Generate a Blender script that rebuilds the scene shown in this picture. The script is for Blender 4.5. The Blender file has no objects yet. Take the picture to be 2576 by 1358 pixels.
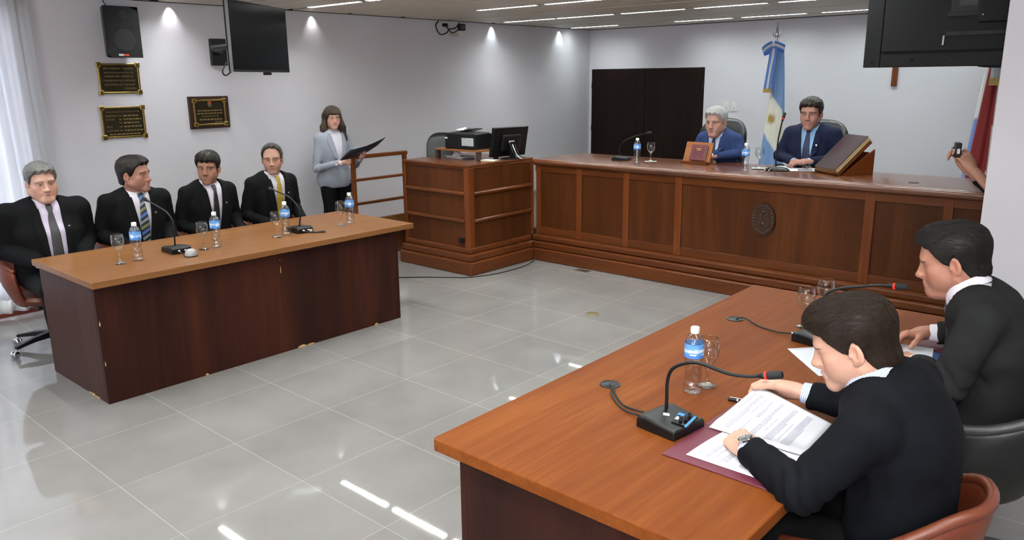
import bpy, bmesh, math, random
import numpy as np
from mathutils import Vector, Matrix, Euler

PI = math.pi
scn = bpy.context.scene
COL = scn.collection
random.seed(7)

# ------------------------------------------------------------------ camera
CAM_H = 1.83
cam_d = bpy.data.cameras.new('camera')
cam = bpy.data.objects.new('camera', cam_d)
COL.objects.link(cam)
cam_d.sensor_width = 36.0
cam_d.lens = 36.0 * 1969.2 / 2576.0
cam_d.clip_start = 0.05
_yaw, _pitch, _roll = math.radians(-41.552), math.radians(13.709), math.radians(-0.605)
_f = Vector((math.sin(_yaw) * math.cos(_pitch), math.cos(_yaw) * math.cos(_pitch), -math.sin(_pitch)))
_r = _f.cross(Vector((0, 0, 1))).normalized()
_u = _r.cross(_f)
_r2 = _r * math.cos(_roll) + _u * math.sin(_roll)
_u2 = -_r * math.sin(_roll) + _u * math.cos(_roll)
_m = Matrix((( _r2.x, _u2.x, -_f.x), (_r2.y, _u2.y, -_f.y), (_r2.z, _u2.z, -_f.z))).to_4x4()
_m.translation = Vector((0, 0, CAM_H))
cam.matrix_world = _m
scn.camera = cam

# ------------------------------------------------------------------ view and world
scn.view_settings.view_transform = 'Standard'
scn.view_settings.look = 'None'
scn.view_settings.gamma = 1.0
scn.view_settings.use_curve_mapping = False
scn.view_settings.exposure = 1.36
world = bpy.data.worlds.new('world')
scn.world = world
world.use_nodes = True
world.node_tree.nodes['Background'].inputs[0].default_value = (0.75, 0.85, 1.0, 1)
world.node_tree.nodes['Background'].inputs[1].default_value = 1.0
cy = scn.cycles
cy.max_bounces = 8
cy.diffuse_bounces = 3
cy.glossy_bounces = 3
cy.transmission_bounces = 8
cy.transparent_max_bounces = 10
cy.caustics_reflective = False
cy.caustics_refractive = False
cy.sample_clamp_indirect = 4.0
cy.use_denoising = True

# ------------------------------------------------------------------ light
XW, YB, ZC = -7.1, 9.8, 2.52          # left wall, back wall, ceiling
XR, YN = 3.2, -3.6                    # right wall and the wall behind the camera


def area(name, loc, rot, sx, sy, power, color=(1, 1, 1), spread=PI):
    d = bpy.data.lights.new(name, 'AREA')
    d.shape = 'RECTANGLE'
    d.size, d.size_y = sx, sy
    d.energy = power
    d.color = color
    d.spread = spread
    o = bpy.data.objects.new(name, d)
    o.location = loc
    o.rotation_euler = rot
    COL.objects.link(o)
    return o


# daylight through the curtained window in the left wall
area('window_daylight', (XW - 0.45, 0.2, 1.3), (0, -PI / 2, 0), 2.3, 3.6, 130, (0.90, 0.91, 1.0))
# added fill light outside the unseen rear window, behind the photographer
area('rear_fill_light', (0.2, YN - 0.15, 1.55), (PI / 2, 0, 0), 4.0, 1.5, 60, (0.95, 0.97, 1.0))
# the photographer's flash, held above the camera
area('camera_flash', (0.12, -0.1, 2.2), (math.radians(76), 0, math.radians(41)), 0.35, 0.35, 14, (1, 0.98, 0.96))

# ------------------------------------------------------------------ helpers
def srgb(r, g, b):
    f = lambda c: (c / 255 / 12.92) if c / 255 <= 0.04045 else ((c / 255 + 0.055) / 1.055) ** 2.4
    return (f(r), f(g), f(b), 1.0)


def new_mat(name):
    m = bpy.data.materials.new(name)
    m.use_nodes = True
    nt = m.node_tree
    return m, nt, nt.nodes['Principled BSDF'], nt.nodes, nt.links


def setp(b, **k):
    names = dict(rough='Roughness', metal='Metallic', spec='Specular IOR Level', coat='Coat Weight', coatr='Coat Roughness',
                 trans='Transmission Weight', ior='IOR', sheen='Sheen Weight', sub='Subsurface Weight', alpha='Alpha',
                 em='Emission Strength')
    for a, v in k.items():
        b.inputs[names[a]].default_value = v


def plain(name, rgb, rough=0.5, noise=0.0, nscale=40, bump=0.0, bscale=200, **k):
    m, nt, b, N, L = new_mat(name)
    c = srgb(*rgb)
    b.inputs['Base Color'].default_value = c
    setp(b, rough=rough, **k)
    if noise or bump:
        tc = N.new('ShaderNodeTexCoord')
    if noise:
        n = N.new('ShaderNodeTexNoise')
        n.inputs['Scale'].default_value = nscale
        n.inputs['Detail'].default_value = 3
        L.new(tc.outputs['Object'], n.inputs['Vector'])
        r = N.new('ShaderNodeValToRGB')
        r.color_ramp.elements[0].position = 0.3
        r.color_ramp.elements[1].position = 0.7
        r.color_ramp.elements[0].color = tuple(x * (1 - noise) for x in c[:3]) + (1,)
        r.color_ramp.elements[1].color = tuple(min(1, x * (1 + noise)) for x in c[:3]) + (1,)
        L.new(n.outputs['Fac'], r.inputs[0])
        L.new(r.outputs[0], b.inputs['Base Color'])
    if bump:
        n2 = N.new('ShaderNodeTexNoise')
        n2.inputs['Scale'].default_value = bscale
        n2.inputs['Detail'].default_value = 2
        L.new(tc.outputs['Object'], n2.inputs['Vector'])
        bp = N.new('ShaderNodeBump')
        bp.inputs['Strength'].default_value = bump
        bp.inputs['Distance'].default_value = 0.002
        L.new(n2.outputs['Fac'], bp.inputs['Height'])
        L.new(bp.outputs[0], b.inputs['Normal'])
    return m


def wood(name, dark, mid, light, axis='Y', rough=0.3, coat=0.0, scale=1.0, broad=0.0, spec=0.11):
    """Veneer with grain running along one object axis."""
    m, nt, b, N, L = new_mat(name)
    tc = N.new('ShaderNodeTexCoord')
    mp = N.new('ShaderNodeMapping')
    s = {'X': (1.2, 26, 26), 'Y': (26, 1.2, 26), 'Z': (26, 26, 1.2)}[axis]
    mp.inputs['Scale'].default_value = tuple(v * scale for v in s)
    L.new(tc.outputs['Object'], mp.inputs[0])
    n = N.new('ShaderNodeTexNoise')
    n.inputs['Scale'].default_value = 1.6
    n.inputs['Detail'].default_value = 7
    n.inputs['Roughness'].default_value = 0.62
    n.inputs['Distortion'].default_value = 0.4
    L.new(mp.outputs[0], n.inputs['Vector'])
    mp2 = N.new('ShaderNodeMapping')
    s2 = {'X': (0.35, 3.2, 3.2), 'Y': (3.2, 0.35, 3.2), 'Z': (3.2, 3.2, 0.35)}[axis]
    mp2.inputs['Scale'].default_value = s2
    L.new(tc.outputs['Object'], mp2.inputs[0])
    n2 = N.new('ShaderNodeTexNoise')
    n2.inputs['Scale'].default_value = 1.3
    n2.inputs['Detail'].default_value = 3
    n2.inputs['Distortion'].default_value = 0.8
    L.new(mp2.outputs[0], n2.inputs['Vector'])
    mx = N.new('ShaderNodeMath')
    mx.operation = 'MULTIPLY_ADD'
    mx.inputs[1].default_value = 0.5 + broad
    L.new(n2.outputs['Fac'], mx.inputs[0])
    ad = N.new('ShaderNodeMath')
    ad.operation = 'MULTIPLY'
    ad.inputs[1].default_value = 0.5 - broad
    L.new(n.outputs['Fac'], ad.inputs[0])
    L.new(ad.outputs[0], mx.inputs[2])
    r = N.new('ShaderNodeValToRGB')
    e = r.color_ramp.elements
    e[0].position, e[1].position = 0.32, 0.68
    e[0].color, e[1].color = srgb(*dark), srgb(*light)
    k = e.new(0.5)
    k.color = srgb(*mid)
    L.new(mx.outputs[0], r.inputs[0])
    L.new(r.outputs[0], b.inputs['Base Color'])
    setp(b, rough=rough, coat=coat, coatr=0.12, spec=spec)
    bp = N.new('ShaderNodeBump')
    bp.inputs['Strength'].default_value = 0.12
    bp.inputs['Distance'].default_value = 0.001
    L.new(n.outputs['Fac'], bp.inputs['Height'])
    L.new(bp.outputs[0], b.inputs['Normal'])
    return m


def glow(name, rgb, strength):
    m, nt, b, N, L = new_mat(name)
    b.inputs['Base Color'].default_value = (0.8, 0.8, 0.8, 1)
    b.inputs['Emission Color'].default_value = srgb(*rgb)
    setp(b, em=strength)
    return m


def glass(name, rgb=(255, 255, 255), ior=1.45, rough=0.0):
    m, nt, b, N, L = new_mat(name)
    b.inputs['Base Color'].default_value = srgb(*rgb)
    setp(b, rough=rough, trans=1.0, ior=ior)
    return m


def vcol(name, rough=0.55, bump=0.0, bscale=300, stretch=None, **k):
    """Material whose colour is the mesh's own Col attribute."""
    m, nt, b, N, L = new_mat(name)
    a = N.new('ShaderNodeAttribute')
    a.attribute_name = 'Col'
    L.new(a.outputs['Color'], b.inputs['Base Color'])
    setp(b, rough=rough, **k)
    if bump:
        tc = N.new('ShaderNodeTexCoord')
        n2 = N.new('ShaderNodeTexNoise')
        n2.inputs['Scale'].default_value = bscale
        L.new(tc.outputs['Object'], n2.inputs['Vector'])
        bp = N.new('ShaderNodeBump')
        bp.inputs['Strength'].default_value = bump
        bp.inputs['Distance'].default_value = 0.002
        L.new(n2.outputs['Fac'], bp.inputs['Height'])
        L.new(bp.outputs[0], b.inputs['Normal'])
    return m


class MB:
    """Collects shapes into one mesh."""

    def __init__(self):
        self.v, self.f, self.mi = [], [], []

    def add(self, vs, fs, mi=0):
        o = len(self.v)
        self.v += [tuple(p) for p in vs]
        self.f += [tuple(i + o for i in f) for f in fs]
        self.mi += [mi] * len(fs)
        return self

    def box(self, x0, x1, y0, y1, z0, z1, mi=0, M=None):
        vs = [Vector((x, y, z)) for z in (z0, z1) for y in (y0, y1) for x in (x0, x1)]
        if M is not None:
            vs = [M @ v for v in vs]
        return self.add(vs, [(0, 2, 3, 1), (4, 5, 7, 6), (0, 1, 5, 4), (2, 6, 7, 3), (0, 4, 6, 2), (1, 3, 7, 5)], mi)

    def tube(self, pts, r, n=8, mi=0, cap=True):
        pts = [Vector(p) for p in pts]
        k = len(pts)
        rs = r if hasattr(r, '__len__') else [r] * k
        vs, fs = [], []
        up = None
        for i, p in enumerate(pts):
            t = (pts[min(i + 1, k - 1)] - pts[max(i - 1, 0)]).normalized()
            if up is None:
                up = t.orthogonal().normalized()
            up = (up - t * up.dot(t))
            if up.length < 1e-6:
                up = t.orthogonal()
            up.normalize()
            sd = t.cross(up)
            for j in range(n):
                a = 2 * PI * j / n
                vs.append(p + (up * math.cos(a) + sd * math.sin(a)) * rs[i])
        for i in range(k - 1):
            for j in range(n):
                j2 = (j + 1) % n
                fs.append((i * n + j, i * n + j2, (i + 1) * n + j2, (i + 1) * n + j))
        if cap:
            fs.append(tuple(range(n - 1, -1, -1)))
            fs.append(tuple((k - 1) * n + j for j in range(n)))
        return self.add(vs, fs, mi)

    def lathe(self, prof, n=24, c=(0, 0, 0), mi=0, M=None, caps=True):
        vs, fs = [], []
        c = Vector(c)
        for r, z in prof:
            for j in range(n):
                a = 2 * PI * j / n
                v = Vector((r * math.cos(a), r * math.sin(a), z))
                if M is not None:
                    v = M @ v
                vs.append(v + c)
        for i in range(len(prof) - 1):
            for j in range(n):
                j2 = (j + 1) % n
                fs.append((i * n + j, i * n + j2, (i + 1) * n + j2, (i + 1) * n + j))
        if caps and prof[0][0] > 1e-5:
            fs.append(tuple(range(n - 1, -1, -1)))
        if caps and prof[-1][0] > 1e-5:
            fs.append(tuple((len(prof) - 1) * n + j for j in range(n)))
        return self.add(vs, fs, mi)

    def prism(self, pts, z0, z1, mi=0, M=None):
        n = len(pts)
        vs = [Vector((x, y, z0)) for x, y in pts] + [Vector((x, y, z1)) for x, y in pts]
        if M is not None:
            vs = [M @ v for v in vs]
        fs = [tuple(range(n - 1, -1, -1)), tuple(range(n, 2 * n))]
        fs += [(i, (i + 1) % n, n + (i + 1) % n, n + i) for i in range(n)]
        return self.add(vs, fs, mi)

    def grid(self, rows, mi=0, close=False):
        """rows: list of equal-length point lists."""
        n = len(rows[0])
        vs = [p for r in rows for p in r]
        fs = []
        for i in range(len(rows) - 1):
            for j in range(n if close else n - 1):
                j2 = (j + 1) % n
                fs.append((i * n + j, i * n + j2, (i + 1) * n + j2, (i + 1) * n + j))
        return self.add(vs, fs, mi)

    def ball(self, c, r, n=12, mi=0, M=None):
        rr = r if hasattr(r, '__len__') else (r, r, r)
        prof = []
        k = max(6, n // 2)
        vs, fs = [], []
        for i in range(k + 1):
            t = PI * i / k
            for j in range(n):
                a = 2 * PI * j / n
                v = Vector((rr[0] * math.sin(t) * math.cos(a), rr[1] * math.sin(t) * math.sin(a), -rr[2] * math.cos(t)))
                if M is not None:
                    v = M @ v
                vs.append(v + Vector(c))
        for i in range(k):
            for j in range(n):
                j2 = (j + 1) % n
                fs.append((i * n + j, i * n + j2, (i + 1) * n + j2, (i + 1) * n + j))
        return self.add(vs, fs, mi)


def obj(name, mb, mat, parent=None, smooth=False, bevel=0.0, solid=0.0, sub=0, label=None, offset=0.0):
    me = bpy.data.meshes.new(name)
    me.from_pydata(mb.v, [], mb.f)
    mats = mat if isinstance(mat, (list, tuple)) else [mat]
    for m in mats:
        me.materials.append(m)
    if len(mats) > 1:
        me.polygons.foreach_set('material_index', mb.mi)
    bm = bmesh.new()
    bm.from_mesh(me)
    bmesh.ops.remove_doubles(bm, verts=bm.verts, dist=1e-6)
    bmesh.ops.recalc_face_normals(bm, faces=bm.faces)
    bm.to_mesh(me)
    bm.free()
    if smooth:
        me.polygons.foreach_set('use_smooth', [True] * len(me.polygons))
        if smooth != 'all':
            me.set_sharp_from_angle(angle=math.radians(42))
    o = bpy.data.objects.new(name, me)
    COL.objects.link(o)
    if parent is not None:
        o.parent = parent
    if solid:
        md = o.modifiers.new('thickness', 'SOLIDIFY')
        md.thickness = solid
        md.offset = offset
    if bevel:
        md = o.modifiers.new('edge', 'BEVEL')
        md.width = bevel
        md.segments = 2
        md.limit_method = 'ANGLE'
        md.angle_limit = math.radians(40)
    if sub:
        md = o.modifiers.new('smooth', 'SUBSURF')
        md.levels = md.render_levels = sub
    if label:
        o['label'] = label
    return o


def tag(o, label, cat, group=None, kind=None):
    o['label'] = label
    o['category'] = cat
    if group:
        o['group'] = group
    if kind:
        o['kind'] = kind
    return o


def thing(name, label, cat, loc=(0, 0, 0), rotz=0.0, group=None):
    o = bpy.data.objects.new(name, None)
    COL.objects.link(o)
    o.empty_display_size = 0.1
    o.location = loc
    o.rotation_euler = (0, 0, rotz)
    return tag(o, label, cat, group)


def struct(name, mb, mat, parent=None, **k):
    o = obj(name, mb, mat, parent, **k)
    if parent is None:
        o['kind'] = 'structure'
    return o


def dup(root, loc, rotz, label, group=None):
    r = root.copy()
    COL.objects.link(r)
    r.location = loc
    r.rotation_euler = (0, 0, rotz)
    r['label'] = label
    if group:
        r['group'] = group
    for ch in list(root.children):
        c = ch.copy()
        COL.objects.link(c)
        c.parent = r
        for g in ch.children:
            d = g.copy()
            COL.objects.link(d)
            d.parent = c
    return r


def spline(pts, n):
    """Catmull-Rom through points."""
    P = [Vector(p) for p in pts]
    P = [P[0] * 2 - P[1]] + P + [P[-1] * 2 - P[-2]]
    out = []
    segs = len(P) - 3
    for k in range(n + 1):
        t = k / n * segs
        i = min(int(t), segs - 1)
        t -= i
        a, b, c, d = P[i:i + 4]
        out.append(0.5 * ((2 * b) + (c - a) * t + (2 * a - 5 * b + 4 * c - d) * t * t + (3 * b - a - 3 * c + d) * t ** 3))
    return out


def text_mb(s, size, M, depth=0.0008, align='LEFT', mi=0, mb=None):
    """Lettering as mesh, laid in the XY plane of M."""
    c = bpy.data.curves.new('lettering', 'FONT')
    c.body = s
    c.size = size
    c.extrude = depth
    c.align_x = align
    c.resolution_u = 2
    o = bpy.data.objects.new('lettering', c)
    me = o.to_mesh()
    mb = mb or MB()
    mb.add([M @ v.co for v in me.vertices], [tuple(p.vertices) for p in me.polygons], mi)
    o.to_mesh_clear()
    bpy.data.objects.remove(o)
    bpy.data.curves.remove(c)
    return mb

# ------------------------------------------------------------------ materials of the room
M_wall = plain('wall_paint', (220, 217, 224), 0.66, bump=0.05, bscale=140)
M_white = plain('white_plastic', (228, 228, 226), 0.4)
M_black = plain('black_plastic', (14, 14, 16), 0.4, spec=0.3)
M_blackgloss = plain('black_gloss', (9, 9, 11), 0.12)
M_blackmatte = plain('black_matte', (20, 20, 22), 0.75)
M_chrome = plain('chrome', (205, 205, 208), 0.14, metal=1.0)
M_steel = plain('brushed_steel', (150, 150, 152), 0.32, metal=1.0)
M_slat = plain('ceiling_slat', (222, 213, 194), 0.42, metal=0.0)
M_gap = plain('ceiling_void', (46, 43, 38), 0.8)
M_tube = glow('fluorescent', (247, 255, 252), 45.0)
M_tube_far = glow('fluorescent_dim', (242, 255, 252), 25.0)
M_brass = plain('brass', (176, 148, 84), 0.32, noise=0.25, nscale=60, metal=1.0)
M_bronze = plain('dark_bronze', (44, 36, 22), 0.4, noise=0.3, nscale=30, metal=0.6)
M_paper = plain('paper', (212, 212, 220), 0.7)
M_ink = plain('ink', (138, 138, 164), 0.7)
M_redplastic = plain('red_ring', (230, 50, 30), 0.4)
M_redglow = glow('red_light_ring', (255, 40, 20), 0.4)
M_redglow.node_tree.nodes['Principled BSDF'].inputs['Base Color'].default_value = srgb(220, 30, 18)


def thin_glass(name, tint, gain, base, rough=0.02):
    """thin clear wall: mostly see-through, mirror-like at grazing angles"""
    m = bpy.data.materials.new(name)
    m.use_nodes = True
    N, L = m.node_tree.nodes, m.node_tree.links
    N.remove(N['Principled BSDF'])
    tr = N.new('ShaderNodeBsdfTransparent'); tr.inputs[0].default_value = srgb(*tint)
    gl = N.new('ShaderNodeBsdfGlossy'); gl.inputs['Roughness'].default_value = rough
    fr = N.new('ShaderNodeLayerWeight'); fr.inputs[0].default_value = 0.5
    po = N.new('ShaderNodeMath'); po.operation = 'POWER'; po.inputs[1].default_value = 2.6
    L.new(fr.outputs['Facing'], po.inputs[0])
    ma = N.new('ShaderNodeMath'); ma.operation = 'MULTIPLY_ADD'; ma.use_clamp = True
    ma.inputs[1].default_value = gain; ma.inputs[2].default_value = base
    L.new(po.outputs[0], ma.inputs[0])
    mx = N.new('ShaderNodeMixShader')
    L.new(ma.outputs[0], mx.inputs[0]); L.new(tr.outputs[0], mx.inputs[1]); L.new(gl.outputs[0], mx.inputs[2])
    L.new(mx.outputs[0], N['Material Output'].inputs[0])
    return m


M_clear = thin_glass('clear_glass', (247, 249, 246), 1.3, 0.08)
M_pet = thin_glass('clear_bottle', (246, 249, 252), 0.6, 0.13, 0.07)

W_top = wood('tabletop_veneer_long', (102, 64, 36), (116, 76, 44), (129, 88, 54), 'Y', 0.36, 0.04)
W_topR = wood('tabletop_veneer_near', (94, 46, 18), (108, 56, 23), (124, 70, 31), 'Y', 0.5, 0.0, spec=0.05)
W_topR2 = wood('tabletop_veneer_far', (100, 58, 34), (120, 74, 46), (140, 90, 58), 'X', 0.34, 0.25)
W_dark = wood('dark_veneer', (32, 15, 13), (46, 22, 17), (64, 31, 21), 'Z', 0.45, 0.0, 0.8, 0.22)
W_darkx = wood('dark_veneer_side', (40, 22, 18), (54, 30, 23), (68, 40, 30), 'Z', 0.45, 0.0, 0.8, 0.1)
W_benchz = wood('bench_panel_veneer', (58, 29, 13), (72, 37, 17), (90, 49, 23), 'Z', 0.4, 0.05, 0.8, 0.2)
W_benchx = wood('bench_trim_along_x', (76, 37, 17), (90, 47, 22), (106, 58, 28), 'X', 0.3, 0.25)
W_benchy = wood('bench_trim_along_y', (76, 37, 17), (90, 47, 22), (106, 58, 28), 'Y', 0.3, 0.25)
W_benchv = wood('bench_stile_wood', (86, 41, 18), (102, 52, 24), (118, 64, 31), 'Z', 0.3, 0.25)
W_benchtop = wood('bench_top_veneer', (74, 40, 24), (94, 54, 33), (112, 68, 44), 'X', 0.22, 0.3, spec=0.4)
W_door = wood('dark_door_veneer', (20, 13, 10), (27, 17, 14), (34, 22, 18), 'Z', 0.4, 0.0)
W_lect = wood('bookstand_wood', (120, 70, 38), (142, 88, 50), (158, 102, 60), 'X', 0.35, 0.2)


def floor_material():
    m, nt, b, N, L = new_mat('porcelain_tile')
    tc = N.new('ShaderNodeTexCoord')
    mp = N.new('ShaderNodeMapping')
    mp.inputs['Location'].default_value = (3.547 / 0.6 + 20, -2.43 / 0.585 + 20, 0)
    mp.inputs['Scale'].default_value = (1 / 0.605, 1 / 0.585, 1)
    L.new(tc.outputs['Object'], mp.inputs[0])
    sx = N.new('ShaderNodeSeparateXYZ')
    L.new(mp.outputs[0], sx.inputs[0])
    gs = []
    for k, out in enumerate(('X', 'Y')):
        fr = N.new('ShaderNodeMath'); fr.operation = 'FRACT'
        L.new(sx.outputs[out], fr.inputs[0])
        s = N.new('ShaderNodeMath'); s.operation = 'SUBTRACT'; s.inputs[1].default_value = 0.5
        L.new(fr.outputs[0], s.inputs[0])
        a = N.new('ShaderNodeMath'); a.operation = 'ABSOLUTE'
        L.new(s.outputs[0], a.inputs[0])
        g = N.new('ShaderNodeMath'); g.operation = 'GREATER_THAN'; g.inputs[1].default_value = 0.4983 if k == 0 else 0.498
        L.new(a.outputs[0], g.inputs[0])
        gs.append(g)
    mxg = N.new('ShaderNodeMath'); mxg.operation = 'MAXIMUM'
    L.new(gs[0].outputs[0], mxg.inputs[0]); L.new(gs[1].outputs[0], mxg.inputs[1])
    fl = N.new('ShaderNodeVectorMath'); fl.operation = 'FLOOR'
    L.new(mp.outputs[0], fl.inputs[0])
    wn = N.new('ShaderNodeTexWhiteNoise'); wn.noise_dimensions = '2D'
    L.new(fl.outputs[0], wn.inputs[0])
    n = N.new('ShaderNodeTexNoise'); n.inputs['Scale'].default_value = 2.2; n.inputs['Detail'].default_value = 5
    L.new(tc.outputs['Object'], n.inputs['Vector'])
    r = N.new('ShaderNodeValToRGB')
    r.color_ramp.elements[0].position, r.color_ramp.elements[1].position = 0.3, 0.7
    r.color_ramp.elements[0].color = srgb(119, 115, 113)
    r.color_ramp.elements[1].color = srgb(131, 127, 125)
    L.new(n.outputs['Fac'], r.inputs[0])
    hs = N.new('ShaderNodeHueSaturation')
    mr = N.new('ShaderNodeMapRange'); mr.inputs['To Min'].default_value = 0.95; mr.inputs['To Max'].default_value = 1.05
    L.new(wn.outputs['Value'], mr.inputs['Value'])
    L.new(mr.outputs[0], hs.inputs['Value'])
    L.new(r.outputs[0], hs.inputs['Color'])
    mix = N.new('ShaderNodeMix'); mix.data_type = 'RGBA'
    L.new(mxg.outputs[0], mix.inputs['Factor'])
    L.new(hs.outputs[0], mix.inputs['A'])
    mix.inputs['B'].default_value = srgb(152, 147, 141)
    L.new(mix.outputs['Result'], b.inputs['Base Color'])
    # dusty, dull smear in the middle of the floor
    n3 = N.new('ShaderNodeTexNoise'); n3.inputs['Scale'].default_value = 1.1; n3.inputs['Detail'].default_value = 4
    L.new(tc.outputs['Object'], n3.inputs['Vector'])
    mr2 = N.new('ShaderNodeMapRange'); mr2.inputs['From Min'].default_value = 0.35; mr2.inputs['From Max'].default_value = 0.75
    mr2.inputs['To Min'].default_value = 0.02; mr2.inputs['To Max'].default_value = 0.05
    L.new(n3.outputs['Fac'], mr2.inputs['Value'])
    mixr = N.new('ShaderNodeMath'); mixr.operation = 'MULTIPLY_ADD'; mixr.inputs[1].default_value = 0.5
    L.new(mxg.outputs[0], mixr.inputs[0]); L.new(mr2.outputs[0], mixr.inputs[2])
    L.new(mixr.outputs[0], b.inputs['Roughness'])
    setp(b, spec=0.62)
    return m


M_floor = floor_material()

# ------------------------------------------------------------------ room shell
struct('floor', MB().box(XW - 0.3, XR + 0.2, YN - 0.2, YB + 0.2, -0.12, 0.0), M_floor)
WY0, WY1, WZ0, WZ1 = -1.7, 2.12, 0.12, 2.45
w = MB()
w.box(XW - 0.2, XW, WY1, YB + 0.2, 0, ZC + 0.2)
w.box(XW - 0.2, XW, YN - 0.2, WY0, 0, ZC + 0.2)
w.box(XW - 0.2, XW, WY0, WY1, WZ1, ZC + 0.2)
w.box(XW - 0.2, XW, WY0, WY1, 0, WZ0)
struct('wall_left', w, M_wall)
w = MB()
w.box(XW, -7.056, YB, YB + 0.2, 0, ZC + 0.2)
w.box(-5.204, XR, YB, YB + 0.2, 0, ZC + 0.2)
w.box(-7.056, -5.204, YB, YB + 0.2, 1.957, ZC + 0.2)
w.box(-7.056, -5.204, YB + 0.16, YB + 0.2, 0, 1.957)
struct('wall_back', w, M_wall)
struct('wall_right', MB().box(XR, XR + 0.2, YN, YB, 0, ZC + 0.2), M_wall)
w = MB()
w.box(XW, -1.9, YN - 0.2, YN, 0, ZC + 0.2)
w.box(2.3, XR, YN - 0.2, YN, 0, ZC + 0.2)
w.box(-1.9, 2.3, YN - 0.2, YN, 0, 0.8)
w.box(-1.9, 2.3, YN - 0.2, YN, 2.3, ZC + 0.2)
struct('wall_rear', w, M_wall)
M_frame = plain('window_frame_paint', (205, 205, 203), 0.5)
w = MB()
for y in (WY0 + 0.025, -0.43, 0.84, WY1 - 0.025):
    w.box(XW - 0.14, XW - 0.09, y - 0.025, y + 0.025, WZ0, WZ1)
w.box(XW - 0.14, XW - 0.09, WY0, WY1, WZ0, WZ0 + 0.05)
w.box(XW - 0.14, XW - 0.09, WY0, WY1, WZ1 - 0.05, WZ1)
struct('window_1', w, M_frame)
w = MB()
for x in (-1.875, 0.2, 2.275):
    w.box(x - 0.025, x + 0.025, YN - 0.14, YN - 0.09, 0.8, 2.3)
w.box(-1.9, 2.3, YN - 0.14, YN - 0.09, 0.8, 0.85)
w.box(-1.9, 2.3, YN - 0.14, YN - 0.09, 2.25, 2.3)
struct('window_2', w, M_frame)
struct('wall_partition', MB().box(-0.822, XR, 4.55, 4.85, 0, ZC + 0.2), M_wall, bevel=0.004)
M_skirt = plain('red_brown_skirting', (96, 34, 24), 0.4)
struct('baseboard_left', MB().box(XW, XW + 0.016, WY0, 5.0, 0, 0.075), M_skirt)
struct('baseboard_back', MB().box(-5.2, XR, YB - 0.016, YB, 0.28, 0.34), M_skirt)

# ceiling: metal slats with dark channels, light rows every 1.42 m
ROWS = [-2.35, -0.93, 0.49, 1.91, 3.31, 4.67, 6.14, 7.65, 9.25]
cl = MB()
y = YN
edges = []
for i, r in enumerate(ROWS):
    edges.append((r - 0.045, r + 0.045))
    nx = ROWS[i + 1] if i + 1 < len(ROWS) else YB + 0.6
    m_ = (r + nx) / 2
    edges.append((m_ - 0.03, m_ + 0.03))
prev = YN
for a, b_ in edges + [(YB, YB)]:
    if a - prev > 0.02:
        n_ = max(1, round((a - prev) / 0.2))
        wd = (a - prev) / n_
        for k in range(n_):
            cl.box(XW, XR, prev + k * wd + 0.004, prev + (k + 1) * wd - 0.004, ZC, ZC + 0.03)
    prev = b_
cl.box(XW, XR, YN, YB, ZC + 0.075, ZC + 0.1, mi=1)
struct('ceiling', cl, [M_slat, M_gap])
struct('trim_1', MB().box(XW, XW + 0.03, YN, YB, ZC - 0.004, ZC + 0.012), M_gap)
struct('trim_2', MB().box(XW, XR, YB - 0.03, YB, ZC - 0.006, ZC + 0.012), M_gap)

# the door pair in the back wall
for i, (x0, x1, s) in enumerate(((-7.05, -6.135, 1), (-6.125, -5.21, -1))):
    d = struct('door_%d' % (i + 1), MB().box(x0, x1, YB - 0.004, YB + 0.05, 0.283, 1.952), W_door, bevel=0.003)
    hx = x0 if s > 0 else x1
    for z in (0.55, 1.1, 1.72):
        obj('hinge', MB().tube([(hx + s * 0.008, YB - 0.01, z - 0.045), (hx + s * 0.008, YB - 0.01, z + 0.045)], 0.008), M_black, d, smooth=True)

# raised floor behind the bench
YF_D = 6.32
struct('floor_dais', MB().box(-5.3, XR, YF_D, YB, 0.0, 0.28).box(XW, -5.3, 6.82, YB, 0.0, 0.28).box(-6.13, -5.3, 6.24, 6.82, 0.0, 0.28), plain('dais_carpet', (78, 70, 66), 0.8))

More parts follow.
